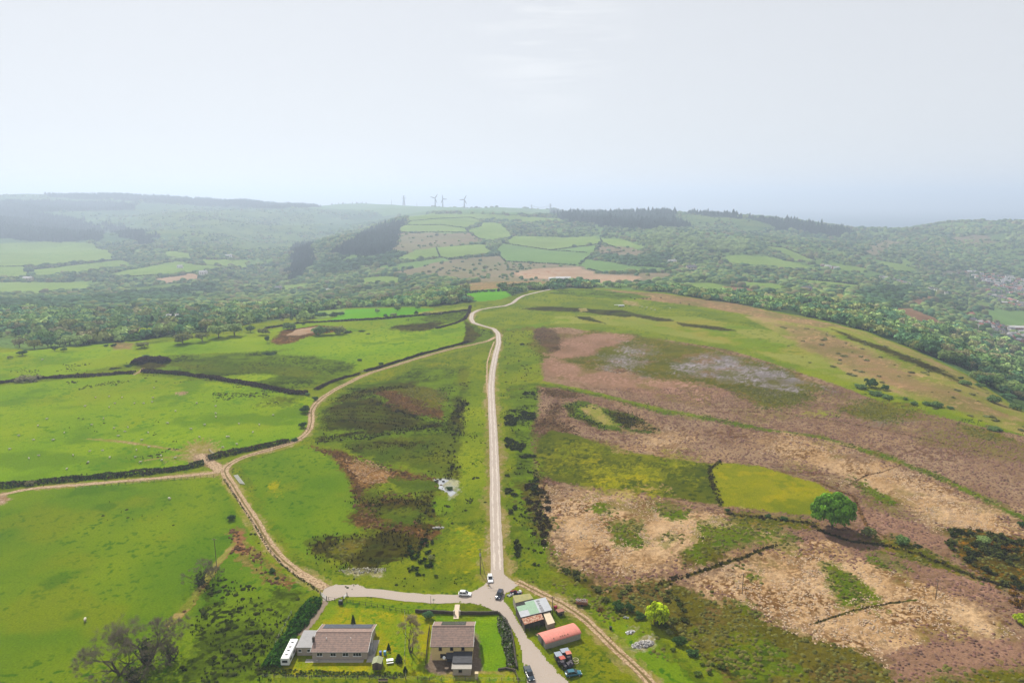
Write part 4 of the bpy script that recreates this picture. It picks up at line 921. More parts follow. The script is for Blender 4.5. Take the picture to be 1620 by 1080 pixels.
# ------------------------------------------------------------------ hedges and banks: each a thing
def hedge(px, wid, hgt, cols, label, cat='hedge', per_m=26, size=.3, name='hedge'):
    q = up(dens(px, 8)); d = np.r_[0, np.cumsum(np.hypot(*np.diff(q, axis=0).T))]; L = d[-1]; n = int(L*per_m); r = rng
    t = r.uniform(0, L, n); hx = np.interp(t, d, q[:, 0]); hy = np.interp(t, d, q[:, 1]); e = .5
    tx = np.interp(t+e, d, q[:, 0])-np.interp(t-e, d, q[:, 0]); ty = np.interp(t+e, d, q[:, 1])-np.interp(t-e, d, q[:, 1]); l = np.hypot(tx, ty)+1e-9
    ww = 1+.35*fbm(t, t*0, 5, 2, 700); hh = 1+.45*fbm(t, t*0+5, 4, 3, 705); a = r.uniform(-1, 1, n)
    X = hx-ty/l*a*wid/2*ww; Y = hy+tx/l*a*wid/2*ww; prof_ = np.sqrt(np.maximum(0, 1-np.abs(a)**2.2)); Z = zt(X, Y)+hgt*hh*prof_*r.uniform(.25, 1, n)**.5
    Nn = np.stack([-ty/l*a, tx/l*a, .4+0*a], 1); V, f = leafquads(np.stack([X, Y, Z], 1), Nn, np.full(n, size), r)
    cc = np.array(cols)[r.integers(0, len(cols), n)]*(1+r.uniform(-.25, .25, (n, 1)))
    return tag(link(name, raw_mesh(name, V, f, [m_veg], cols=np.repeat(cc, 4, 0))), label, cat)
DK = [B((92,76,62)), B((110,86,68)), B((80,78,50))]; GR = [B((66,88,36)), B((84,108,44)), B((56,70,32))]; MX_ = DK[:2]+GR[:2]
hedge([(-40,612),(0,606),(31,602),(77,598),(139,595),(180,592),(213,590)], 5, 1.7, DK, 'brown hedge bank running left from the field gateway across the big fields', size=.45)
hedge([(226,588),(278,591),(339,598.6),(401,609),(440,617),(463,622),(487,622)], 5.5, 1.9, DK, 'long dark brown hedge bank curving from the field gateway to the lane', size=.45, per_m=30)
hedge([(-30,772),(0,770),(46,766),(123,758),(216,750),(278,743),(300,739),(322,733)], 4.6, 1.8, MX_+GR, 'dark green hedge along the upper side of the field track', per_m=40)
hedge([(328,727),(345,722),(370,716),(417,707),(440,702),(458,698)], 4.6, 1.8, MX_, 'dark hedge bank between the trodden gateway and the bend in the lane', per_m=40)
hedge([(499,617),(516,608),(534,601),(552,596),(569,592)], 3, 1.3, DK, 'low dark hedge beside the lane below the grey gateway', size=.35)
hedge([(577,588),(600,582),(624,574),(669,560),(700,552),(727,545),(740,541)], 2.6, 1.3, DK, 'straight dark hedge bank following the upper lane to the road', size=.4)
hedge([(215,577),(225,572),(240,570),(255,571),(264,574)], 9, 3.2, [B((74,56,50)), B((96,72,60))], 'dark brown thicket above the gateway in the far left fields', 'thicket', size=.6, per_m=60, name='thicket')
hedge([(354,757),(366,775),(380,797),(400,826),(412,846),(428,872),(446,893),(470,912),(488,923),(504,936)], .9, .2, [B((112,126,50)), B((128,132,66)), B((92,92,44))], 'rough grassy bank along the outer side of the dirt lane', size=.25, per_m=6)
hedge([(500,950),(486,968),(470,990),(455,1012),(440,1034),(428,1056)], 4.6, 1.6, [B((78,134,40)), B((104,160,48)), B((62,100,34))], 'thick green hedge beside the bungalow driveway', per_m=80, size=.3)
hedge([(430,1062),(480,1065),(560,1066),(640,1068)], 2.2, .4, [B((100,126,44)), B((92,92,48)), B((120,144,50))], 'low rough growth along the wire fence below the bungalow lawn', per_m=15, size=.25)
hedge([(793,978),(797,992),(803,1012),(806,1036),(810,1056)], 2.8, 1.0, [B((96,128,50)), B((80,104,46)), B((190,190,170)), B((82,76,50))], 'flower bed with shrubs inside the right hand garden wall', 'shrub bed', per_m=60, size=.22, name='shrub_bed')
hedge([(430,515),(445,545)], .1, .1, DK, 'x') if False else None
hedge([(545,508),(600,505),(655,500),(700,496),(742,491)], 3.4, 1.6, [B((70,76,46)), B((84,70,56))], 'thin dark hedge between the vivid green field and the pasture', size=.6, per_m=12)
hedge([(420,520),(470,512),(520,509),(545,508)], 3.4, 1.4, [B((70,76,46)), B((84,70,56))], 'thin hedge above the brown rush patch in the left fields', size=.6, per_m=12)
hedge([(690,520),(720,512),(735,505),(742,494),(744,484)], 3, 1.3, DK, 'dark hedge just left of the bend in the road', size=.45, per_m=20)
# far field boundaries on the hills
FH = [((50,427),(190,411),(212,417)), ((60,438),(130,431),(275,414)), ((0,441),(47,438),(40,421)), ((157,436),(200,438),(300,432),(365,424)), ((0,422),(60,421),(182,411)), ((633,360),(649,350),(693,346),(745,344),(768,351)), ((633,368),(690,367),(742,368)), ((737,361),(768,351),(789,352)), ((737,361),(742,368),(758,378),(784,381),(815,373)), ((633,356),(700,356),(737,361)), ((613,410),(654,412),(696,407),(711,409),(784,401)), ((696,407),(690,391)), ((597,427),(602,420),(654,412)), ((784,383),(768,387),(784,402)), ((786,400),(800,414),(914,420)), ((795,385),(870,396),(950,386)), ((950,378),(953,385),(935,404),(924,412),(917,418)), ((953,385),(982,394)), ((935,404),(985,398)), ((870,396),(930,400)), ((930,426),(955,432),(1059,428)), ((1250,441),(1320,446),(1364,452)), ((1203,388),(1240,392),(1290,412)), ((728,466),(760,462),(806,460))]
FL = ['below the top field on the far left', 'under the second long field on the far left', 'round the small field at the left edge', 'along the narrow field in the left valley', 'along the foot of the top far left field', 'along the top of the central hill fields', 'across the upper central hill fields', 'beside the highest pale field', 'zigzagging down the centre of the hill', 'across the topmost field of the central hill', 'along the lower edge of the long central field', 'crossing the long central field', 'at the lower left tip of the hill fields', 'beside the two bright hill fields', 'under the large right hill fields', 'between the large right hill fields', 'running down right of the hill fields', 'in the brown hill field on the right', 'across the lower brown hill field', 'in the middle of the right hill fields', 'below the lowest hill field on the right', 'beside the narrow field on the right valley slope', 'beside the tilted field on the right valley slope', 'above the vivid green field where the road bends']
for f_, l_ in zip(FH, FL): hedge(f_, 2.8, 2.4, [B((84,104,72)), B((98,114,78))], 'thin dark hedge line '+l_, size=1.5, per_m=1.5, name='field_hedge')

# ------------------------------------------------------------------ trees and bushes that stand by themselves
def place_h(u, v, w_px):
    p = P(u, v); dep = p[1]*math.cos(TH)+(H-p[2])*math.sin(TH); return p, w_px*dep/F
def bush(u, v, wpx, k, label, hr=.9, name='bush', cat='bush', group=None, j=0):
    p, wd = place_h(u, v, wpx); s = wd/2/1.0
    o = stand(name, k, j, (p[0], p[1], p[2]-.1-.2*s*(cat == 'bush')), (s, s, s*hr*1.0), cat == 'tree')
    tag(o, label, cat, group); return o
BL = [
 (16,567,10,'olive','small round bush at the left edge of the top pasture',.8,'bush'), (36,562,19,'dark','flat topped wind swept tree in the top left pasture',.6,'tree'),
 (87,555,14,'dark','darker of two low trees in the top left pasture',.9,'tree'), (101,556,11,'mid','smaller right tree of the pair in the top left pasture',.9,'tree'),
 (44,603,42,'brown','broad brownish bush on the hedge bank at far left',.45,'bush'), (168,549,9,'dark','small dark bush left of the bare patch in the top pasture',.9,'bush'), (180,549,11,'dark','second dark bush by the bare patch in the top pasture',.9,'bush'),
 (231,566,12,'bluegreen','small round bush standing just above the brown thicket',.8,'bush'), (203,580,13,'dark','dark spiky bush left of the brown thicket',.6,'bush'), (182,583,24,'gorse','low dark gorse left of the thicket',.4,'bush'), (252,565,10,'gorse','small flat dark bush right of the thicket',.4,'bush'),
 (423,542,9,'dark','narrow upright tree at the left end of the brown rush patch',1.8,'tree'), (427,560,24,'dark','low dark mound of scrub above the rushy pasture',.35,'bush'),
 (226,550,26,'olive','broad olive bush in the hedge row over the left pasture',.7,'bush'), (289,543,34,'olive','wide olive tree in the hedge row over the left pasture',.75,'tree'), (320,540,26,'olive','shaggy grey olive tree in the middle of the hedge row',.8,'tree'),
 (346,534,34,'pale','big rounded pale tree in the hedge row',.9,'tree'), (371,531,32,'pale','rounded pale tree next to the biggest one in the hedge row',.95,'tree'), (230,534,24,'lime','yellowish green round tree behind the hedge row',.9,'tree'),
 (254,532,24,'pale','spreading pale tree behind the hedge row',1.0,'tree'), (276,530,28,'pale','open pale tree with visible limbs behind the hedge row',1.1,'tree'), (326,525,26,'olive','olive tree set back behind the middle of the hedge row',1.0,'tree'), (396,526,18,'mid','green tree at the right end of the hedge row',1.0,'tree'), (417,530,20,'olive','olive bush beside the brown rush patch',1.0,'bush'),
 (242,518,24,'darkpine','dark evergreen clump in the wood behind the hedge row',.8,'tree'), (275,510,22,'darkpine','dark evergreen beside the grey roof in the wood',.7,'tree'), (150,505,14,'darkpine','lone dark evergreen low in the left wood',.9,'tree'), (175,498,16,'darkpine','tall dark evergreen in the left wood',.9,'tree'), (200,488,10,'darkpine','far dark evergreen at the top of the left wood',.9,'tree'),
 (461,506,11,'darkpine','left of two dark conifers beyond the rush patch',1.3,'tree'), (472,507,14,'darkpine','right and taller of two dark conifers beyond the rush patch',1.2,'tree'), (446,508,9,'brown','small dark brown bush left of the two conifers',.9,'bush'), (480,514,7,'dark','small dark bush right of the two conifers',.9,'bush'), (458,521,26,'mid','rounded green bush below the two conifers',.8,'bush'),
 (506,530,28,'mid','largest green bush of the clump right of the rush patch',.95,'bush'), (522,529,24,'olive','middle bush of the clump right of the rush patch',1.0,'bush'), (537,528,24,'olive','right bush of the clump beside the rush patch',.95,'bush'), (550,526,18,'gorse','low dark bush trailing right from the clump',.6,'bush'), (572,524,14,'gorse','smaller dark bush on the pasture right of the clump',.5,'bush'), (582,528,12,'gorse','lowest dark bush trailing down the pasture',.4,'bush'),
 (511,489,15,'mid','small tree in the narrow field behind the vivid green field',.9,'tree'), (509,503,22,'bluegreen','broad bush left of the vivid green field',.8,'bush'), (528,502,18,'dark','dark bush at the left end of the vivid green field',.8,'bush'), (539,500,14,'bluegreen','loose bush beside the vivid green field',.9,'bush'),
 (597,496,10,'pale','small round headed tree in the vivid green field',1.2,'tree'), (610,503,9,'bluegreen','thin tree on the lower edge of the vivid green field',1.1,'tree'), (623,501,15,'pale','pale rounded bush on the lower edge of the vivid green field',.8,'bush'), (629,492,12,'mid','wind bent tree in the vivid green field',.9,'tree'), (659,499,9,'dark','upright dark tree at the right of the vivid green field',1.2,'tree'), (675,499,16,'brown','brownish bush on the hedge right of the vivid green field',.7,'bush'), (661,489,10,'mid','small tree behind the right end of the vivid green field',.9,'tree'), (696,497,9,'brown','small hedge bush near the road bend',.9,'bush'),
 (483,652,19,'dark','big dark bush on the inside of the lane bend',.95,'bush'), (499,633,11,'dark','dark bush where the lane straightens',1.0,'bush'), (479,676,15,'dark','dark bush lower down beside the lane bend',1.0,'bush'), (466,697,14,'dark','low spiky bush by the lane hedge',.6,'bush'), (487,625,10,'mid','small green bush at the end of the long brown bank',.8,'bush'),
 (569,571,9,'dark','small dark bush beside the stone gateway on the lane',.8,'bush'), (603,577,10,'dark','dark bush on the upper lane bank',.8,'bush'),
 (366,822,17,'dark','small round thorn bush in the near field beside the lane',.9,'bush'), (431,905,13,'dark','dark bush on the bank below the lane',.9,'bush'), (48,768,18,'brown','brown thorn bush on the track hedge at far left',.8,'bush'), (438,915,9,'dark','small dark bush lower on the lane bank',.7,'bush'),
 (711,774,13,'dark','low dark bush on the muddy island in the pond',.7,'bush'), (682,885,15,'olive','yellow olive bush at the foot of the bog beside the ditch',.9,'bush'),
 (677,978,19,'bluegreen','round grey green bush between the lane and the yellow house',1.1,'bush'),
 (978,963,24,'dark','dark shrub left of the yellow green bush',.9,'bush'), (996,966,20,'dark','darker taller shrub between the trailer and yellow green bush',1.1,'bush'), (1013,976,20,'dark','shapeless dark shrub just left of the yellow green bush',.7,'bush'),
 (1075,1018,26,'dark','dark bush below and right of the yellow green bush',.8,'bush'), (1096,1035,24,'dark','lowest dark bush on the yard bank',.6,'bush'), (1058,1002,14,'olive','small olive bush touching the foot of the yellow green bush',.9,'bush'),
 (1375,850,28,'olive','thin olive tree right of the big round tree',.9,'tree'), (1427,860,26,'bright','',.9,'bush'), (1452,864,18,'gorse','dark gorse right of the single green bush',.6,'bush'), (1556,858,24,'pale','pale rounded willow among the orange gorse',.8,'bush'), (1614,985,26,'lime','yellow green bush at the right edge of the moor',.9,'bush'), (1617,833,16,'dark','dark green bush at the right edge under the wall',1.,'bush'),
 (1151,808,10,'dark','dark thorn bush at the left end of the field wall',.8,'bush'), (1215,818,12,'dark','first dark thorn bush below the yellow field',.8,'bush'), (1240,822,15,'dark','second dark thorn bush below the yellow field',.7,'bush'), (826,545,9,'gorse','dark little gorse bush right of the road bend',.9,'bush'),
 (1378,612,25,'dark','biggest dark round bush on the moor top',.9,'bush'), (1400,617,16,'dark','dark round bush right of the biggest on the moor top',.9,'bush'), (1361,614,22,'mid','light green bush left of the dark ones on the moor top',.6,'bush'), (1385,625,26,'mid','light green bush in front of the dark ones on the moor top',.55,'bush'), (1404,630,20,'mid','lowest light green bush of the moor top clump',.6,'bush'), (1432,632,9,'mid','tiny bush beyond the moor top clump',.9,'bush'), (1446,640,14,'mid','small rounded bush on the pale moor path',.8,'bush'), (1466,640,16,'mid','left bush of the three on the pale slope',.7,'bush'), (1482,643,22,'mid','widest bush of the three on the pale slope',.7,'bush'), (1503,646,13,'mid','right bush of the three on the pale slope',.6,'bush'),
 (1527,609,22,'mid','left of two bushes on the slope above the valley',.7,'bush'), (1550,612,18,'mid','right of two bushes on the slope above the valley',.7,'bush'), (1572,636,26,'mid','large bush on the edge of the valley wood',.8,'bush'), (1594,632,24,'bluegreen','grey green bush on the edge of the valley wood',.8,'bush'), (1606,647,22,'mid','bush furthest down the valley edge',.8,'bush'), (1573,680,26,'mid','low flat bush at the right end of the moor top',.45,'bush'), (1520,600,10,'dark','small dark bush on the moor shoulder',.8,'bush'),
]
for (u, v, wpx, k, lb, hr, kd) in BL:
    if k == 'bright': k = 'mid'; lb = 'single bright green bush right of the big round tree'
    bush(u, v, wpx, k, lb, hr, kd, kd, j=int(u) % 2)
def fine_tree(u, v, wpx, hgt, tint, n, size, label, trunkh=.3, seed=1, name='tree', lob=16, flat=.8, cat='tree'):
    p, wd = place_h(u, v, wpx); r = np.random.default_rng(seed); lb = [(0, 0, .55, .62)]
    for i in range(lob*2):
        t = 1-(i+.5)/(lob*2)*1.55; q = math.sqrt(max(0, 1-t*t)); a = i*2.39996; k_ = r.uniform(.6, .8); lb.append((math.cos(a)*q*k_, math.sin(a)*q*k_, .56+t*.46*r.uniform(.85, 1.1), r.uniform(.2, .3)))
    V, f = leafy(r, n, size/(wd/2), lb, .8); V[:, :2] *= wd/2; V[:, 2] = trunkh*hgt+V[:, 2]*(hgt*(1-trunkh))/1.12
    V[:, 2] = np.maximum(V[:, 2], .02*hgt); c = greens(r, n, tint, .3); hi_ = fbm(V[::4, 0]*1.0+V[::4, 2]*.8, V[::4, 1]*1.0+V[::4, 2]*.5, 1.2, 2, seed); c *= np.repeat(1+.45*hi_, 4)[:, None]
    root = bpy.data.objects.new(name, None); SC.collection.objects.link(root); root.location = (p[0], p[1], p[2]); tag(root, label, cat)
    link('crown', raw_mesh('crown', V, f, [m_veg], cols=c), root)
    P_ = [tube((0, 0, -.3), (0, 0, hgt*.42), wd*.028, wd*.02, 7)]
    for i in range(8):
        a = i*2.4; z0 = hgt*r.uniform(.2, .42); P_.append(tube((0, 0, z0), (math.cos(a)*wd*.3, math.sin(a)*wd*.3, z0+hgt*r.uniform(.2, .4)), wd*.012, wd*.004, 5))
    tv, tf = merge(P_); link('trunk', raw_mesh('trunk', tv, tf, [m_bark]), root); return root
fine_tree(1316, 836, 68, 13.2, G((118,164,50))*1.08, 7000, .34, 'big round bright green tree standing alone below the yellow field', .1, 5)
fine_tree(1040, 986, 39, 6.0, G((196,214,40))*1.15, 2600, .24, 'bright yellow green bush on the bank beside the wheel track', .06, 6, lob=14, name='bush', cat='bush')

def bare_tree(base, hgt, spread, seed, label, stems=3, levels=5, twig=(.14,.12,.08), lean=(0, 0), ivy=0):
    r = np.random.default_rng(seed); tubes = []; tips = []
    def grow(p, d, L, rad, lv):
        nseg = 2
        for s in range(nseg):
            q = p+d*L/nseg+r.normal(0, .05*L, 3); tubes.append(tube(p, q, rad, rad*.8, 5 if lv > 2 else 3)); p = q; rad *= .8; d = d+r.normal(0, .16, 3); d[2] += .06; d /= np.linalg.norm(d)
        if lv == 0: tips.append((p, d, L)); return
        for _ in range(r.integers(2, 4)):
            nd = d+r.normal(0, .55, 3)*np.array([spread, spread, .6]); nd[2] = max(nd[2], -.05); nd /= np.linalg.norm(nd); grow(p, nd, L*r.uniform(.6, .85), rad*.66, lv-1)
    for s in range(stems):
        a = s*2.1+r.random(); d = np.array([math.cos(a)*.55*spread+lean[0], math.sin(a)*.55*spread+lean[1], 1.]); d /= np.linalg.norm(d); grow(np.array([math.cos(a)*.2, math.sin(a)*.2, -.2]), d, hgt*.30, hgt*.027, levels-1)
    root = bpy.data.objects.new('bare_tree', None); SC.collection.objects.link(root); root.location = base; tag(root, label, 'tree')
    tv, tf = merge([t for t in tubes if len(t[0]) == 10] or tubes); link('trunk', raw_mesh('trunk', tv, tf, [m_bark]), root)
    # fine twigs: thin slivers round every tip
    C = []; D = []
    for p, d, L in tips:
        for _ in range(22):
            e = d+r.normal(0, .6, 3); e /= np.linalg.norm(e); C.append(p+r.normal(0, .18, 3)*L); D.append(e*L*r.uniform(.7, 1.3))
    C = np.array(C); D = np.array(D); n = len(C); s = np.cross(D, r.normal(size=(n, 3))); s /= np.linalg.norm(s, axis=1)[:, None]; s *= .026
    V = np.stack([C-s, C+s, C+D], 1).reshape(-1, 3); small = [t for t in tubes if len(t[0]) != 10]
    f = np.arange(3*n).reshape(n, 3); cc = np.repeat(np.array(twig)*(1+r.uniform(-.3, .3, (n, 1))), 3, 0); tris = [f]
    if small: sv, sf = merge(small); tris.append(sf+len(V)); V = np.concatenate([V, sv]); cc = np.concatenate([cc, np.tile((.085, .07, .05), (len(sv), 1))])
    cr = link('crown', raw_mesh('crown', V, tris, [m_veg], cols=cc), root)
    if ivy:
        m_ = ivy; Cc = np.stack([r.normal(0, .9, m_), r.normal(0, .9, m_), r.uniform(.2, hgt*.45, m_)], 1); Vv, ff = leafquads(Cc, r.normal(size=(m_, 3)), np.full(m_, .22), r)
        link('ivy', raw_mesh('ivy', Vv, ff, [m_veg], cols=greens(r, m_, G((74,84,50)))), root)
    return root
bare_tree(P(233,1050), 15.5, 1.3, 21, 'largest bare tree with a wide grey crown in the near left field', 4, 6, ivy=500)
bare_tree(P(190,1066), 14.0, 1.2, 22, 'bare tree to the left of the largest one in the near field', 3, 6)
bare_tree(P(212,1085), 11.0, 1.1, 27, 'scrubby bare tree cut by the bottom of the photograph', 3, 5, ivy=500)
bare_tree(P(270,1045), 10.0, .95, 23, 'bare tree leaning out to the right of the largest one', 3, 5, lean=(.3, 0), ivy=250)
bare_tree(P(318,924), 9.0, 1.2, 24, 'small bare tree on the bank below the tall pole', 3, 5, lean=(-.2, 0), ivy=260)
bare_tree(P(337,915), 4.6, 1.0, 28, 'smaller bare thorn close to the tall pole', 3, 5)
bare_tree(P(650,1031), 9.5, .34, 25, 'upright bare tree in the garden between the two houses', 3, 6, twig=(.30,.25,.14), ivy=0)
# ------------------------------------------------------------------ solid things built from boxes, slabs and lofts
class MB:
    def __init__(s): s.v = []; s.f = []
    def add(s, V, Fc): o = len(s.v); s.v += [tuple(map(float, p)) for p in V]; s.f += [tuple(int(i)+o for i in q) for q in Fc]; return s
    def box(s, x0, x1, y0, y1, z0, z1):
        V = [(x, y, z) for z in (z0, z1) for y in (y0, y1) for x in (x0, x1)]
        return s.add(V, [(0,2,3,1),(4,5,7,6),(0,1,5,4),(2,6,7,3),(0,4,6,2),(1,3,7,5)])
    def tube(s, a, b, r0, r1=None, n=8):
        V, f = tube(a, b, r0, r0 if r1 is None else r1, n); s.add(V, f); m = len(s.v)
        s.f.append(tuple(range(m-1, m-n-1, -1))); s.f.append(tuple(range(m-2*n, m-n))); return s
    def prism(s, poly, a, b, ax=0):                      # polygon in the other two axes, from a to b along ax
        n = len(poly); mk = (lambda p, t: (t, p[0], p[1])) if ax == 0 else ((lambda p, t: (p[0], t, p[1])) if ax == 1 else (lambda p, t: (p[0], p[1], t)))
        V = [mk(p, a) for p in poly]+[mk(p, b) for p in poly]
        return s.add(V, [tuple(range(n))[::-1], tuple(range(n, 2*n))]+[(i, (i+1) % n, n+(i+1) % n, n+i) for i in range(n)])
    def slab(s, corners, th):                            # 4 top corners (x,y,z), thickness down
        V = [tuple(c) for c in corners]+[(c[0], c[1], c[2]-th) for c in corners]; n = len(corners)
        return s.add(V, [tuple(range(n)), tuple(range(n, 2*n))[::-1]]+[(i, n+i, n+(i+1) % n, (i+1) % n) for i in range(n)])
    def torus(s, c, R_, r, ax='z', n=20, m=8):
        V = []; Fc = []
        for i in range(n):
            a = 6.2832*i/n
            for j in range(m):
                b = 6.2832*j/m; q = R_+r*math.cos(b); x, y, z = q*math.cos(a), q*math.sin(a), r*math.sin(b)
                if ax == 'y': y, z = z, y
                V.append((c[0]+x, c[1]+y, c[2]+z)); Fc.append((i*m+j, ((i+1) % n)*m+j, ((i+1) % n)*m+(j+1) % m, i*m+(j+1) % m))
        return s.add(V, Fc)
    def mesh(s, name, m, bev=0, smooth=False):
        me = bpy.data.meshes.new(name); me.from_pydata(s.v, [], s.f); me.materials.append(m)
        import bmesh
        b = bmesh.new(); b.from_mesh(me); bmesh.ops.recalc_face_normals(b, faces=b.faces)
        if bev: bmesh.ops.bevel(b, geom=b.edges[:], offset=bev, segments=1, affect='EDGES', clamp_overlap=True)
        b.to_mesh(me); b.free()
        if smooth: me.polygons.foreach_set('use_smooth', [True]*len(me.polygons))
        me.update(); return me
    def obj(s, name, m, parent=None, bev=0, smooth=False): return link(name, s.mesh(name, m, bev, smooth), parent)
def empty(name, loc, rz=0, label=None, cat=None, group=None):
    o = bpy.data.objects.new(name, None); SC.collection.objects.link(o); o.location = loc; o.rotation_euler = (0, 0, rz); return tag(o, label, cat, group)
def upz(u, v, z):
    k = math.tan(math.atan((540-v)/F)-TH); Y = (z-H)/k; return ((u-810)/F*(Y*math.cos(TH)-(z-H)*math.sin(TH)), Y)
def M(name, c, k=.5, **a): return mat(name, tuple(np.clip(s2l(c)*k, 0, .9)), **a)
m_tile = M('roof_tiles', (184,154,140), .54, rough=.85, var=.10, vscale=1.6, stripes=(1, .62, .32), col2=tuple(s2l((160,138,128))*.5), spec=.2)
m_render = M('pale_render', (200,184,168), .62, rough=.95, var=.08, vscale=1.5)
m_yellow = M('ochre_render', (228,200,138), .8, rough=.95, var=.10, vscale=1.2)
m_stone = M('ochre_gable_stone', (196,164,108), .6, rough=.95, var=.2, vscale=5)
m_white = M('white_paint', (232,232,228), .8, rough=.5, spec=.4)
m_glass = mat('dark_window_glass', (.015, .018, .02), .12, spec=.6)
m_panel = mat('solar_panel_glass', (.035, .035, .045), .22, spec=.6, stripes=(0, 1.05, .35))
m_felt = M('grey_roof_felt', (186,184,184), .55, rough=.9, var=.12, vscale=.8)
m_dkfelt = mat('dark_roof_felt', (.045, .045, .05), .8, var=.2, vscale=1)
m_wood = mat('weathered_wood', (.12, .09, .065), .9, var=.25, vscale=4)
m_dark = mat('interior_shade_paint', (.03, .028, .025), .95)
m_concrete = M('pale_concrete', (196,188,176), .6, rough=.9, var=.12, vscale=2)
m_slate = M('low_stone_wall', (96,88,76), .5, rough=.95, var=.35, vscale=3, bump=.6, bscale=6)
m_rub = mat('rubber', (.02, .02, .02), .8); m_steel = mat('galvanised_steel', (.42, .44, .45), .5, metal=.6, var=.12, vscale=1.)
def window(parent, x, y, z, w, h, face=-1, ax='x', frame=m_white, bars=1):
    """window on a wall facing -Y (ax x) or +X (ax y)"""
    b = MB(); t = .05
    def bx(B_, a0, a1, z0, z1, d0, d1):
        if ax == 'x': B_.box(a0, a1, y+d0*face if face > 0 else y-d1, y+d1 if face > 0 else y-d0, z0, z1)
        else: B_.box(y+d0, y+d1, a0, a1, z0, z1)
    for (a0, a1, z0, z1) in [(x-w/2, x+w/2, z-h/2, z-h/2+.07), (x-w/2, x+w/2, z+h/2-.07, z+h/2), (x-w/2, x-w/2+.07, z-h/2+.07, z+h/2-.07), (x+w/2-.07, x+w/2, z-h/2+.07, z+h/2-.07)]: bx(b, a0, a1, z0, z1, 0, .07)
    for i in range(bars): q = x-w/2+w*(i+1)/(bars+1); bx(b, q-.03, q+.03, z-h/2+.07, z+h/2-.07, .005, .06)
    fr = b.obj('window', frame, parent); g = MB(); bx(g, x-w/2+.05, x+w/2-.05, z-h/2+.05, z+h/2-.05, .002, .03); g.obj('pane', m_glass, fr)
    s_ = MB(); bx(s_, x-w/2-.06, x+w/2+.06, z-h/2-.09, z-h/2-.003, 0, .13); s_.obj('sill', frame, fr); return fr

# --- bungalow: x -53.3..-38.7, y 160.7..172.2
bx0, by0 = -53.2, 160.8; BW, BD, EH, RH, RY = 14.6, 11.4, 2.45, 4.15, 5.6
bg_ = empty('bungalow', (bx0, by0, 0), 0, 'long grey bungalow with a tiled roof and solar panels, white caravan parked at its end', 'house')
MB().prism([(0, -.3), (BD, -.3), (BD, EH), (RY, RH-.12), (0, EH)], 0, BW, 0).obj('wall', m_render, bg_)
rf = MB().slab([(-.35, -.4, EH-.06), (BW+.35, -.4, EH-.06), (BW+.35, RY, RH), (-.35, RY, RH)], .1).slab([(BW+.35, BD+.35, EH-.05), (-.35, BD+.35, EH-.05), (-.35, RY+.002, RH), (BW+.35, RY+.002, RH)], .1).obj('roof', m_tile, bg_)
MB().box(-.38, BW+.38, RY-.14, RY+.14, RH-.02, RH+.07).obj('ridge', M('ridge_tile', (150,124,112), .5), rf, .02)
sl = (EH-.05-RH)/(BD+.35-RY)
MB().slab([(BW-.5, BD+.1, RH+sl*(BD+.1-RY)+.1), (.6, BD+.1, RH+sl*(BD+.1-RY)+.1), (.6, RY+2.9, RH+sl*2.9+.1), (BW-.5, RY+2.9, RH+sl*2.9+.1)], .05).obj('solar_panel', m_panel, rf)
bb = MB()
for xx in (-.40, BW+.36): bb.slab([(xx, -.42, EH+.02), (xx+.06, -.42, EH+.02), (xx+.06, RY, RH+.08), (xx, RY, RH+.08)], .2).slab([(xx, RY, RH+.08), (xx+.06, RY, RH+.08), (xx+.06, BD+.37, EH+.03), (xx, BD+.37, EH+.03)], .2)
bb.obj('bargeboard', m_white, rf)
MB().box(-.3, BW+.3, -.52, -.41, EH-.16, EH-.05).obj('gutter', mat('dark_gutter', (.05,.045,.04), .6), rf)
for xx in (3.0, 9.6): MB().tube((xx, RY-2.1, 3.2), (xx, RY-2.1, 3.95), .1).obj('flue', m_white, rf)
MB().box(-.55, -.02, 2.5, 3.2, 2.2, 4.6).obj('chimney', m_slate, bg_, .02)
for xx, ww in ((2.0, 1.5), (5.6, 1.5), (8.9, 1.6), (12.0, 2.2)): window(bg_, xx, 0, 1.45, ww, 1.05, bars=2 if ww > 2 else 1)
window(bg_, 3.2, BW, 1.5, .9, 1.0, ax='y', bars=0); MB().box(BW, BW+.07, 6.0, 6.95, 0, 2.05).obj('door', m_white, bg_)
MB().box(BW+.02, BW+.9, 1.5, 4.2, .0, 1.9).box(BW+.9, BW+1.5, 2.2, 3.9, .0, .8).obj('lean_to', m_felt, bg_)
MB().box(1.2, 1.9, -1.3, -.7, 0, .5).obj('step', m_concrete, bg_)
an = MB().box(-4.5, -.56, 1.5, 8.6, -.3, 2.38).obj('annexe', m_render, bg_); MB().box(-4.7, -.42, 1.3, 8.8, 2.38, 2.56).obj('annexe_roof', m_felt, an)
for xx in (-3.7, -1.3): window(an, xx, 1.5, 1.5, .9, .8, bars=0)
MB().box(-1.6, 13.8, -1.35, -.02, -.1, .06).box(BW+.02, BW+1.8, -1.3, 8, -.1, .055).obj('paving', m_concrete, bg_)
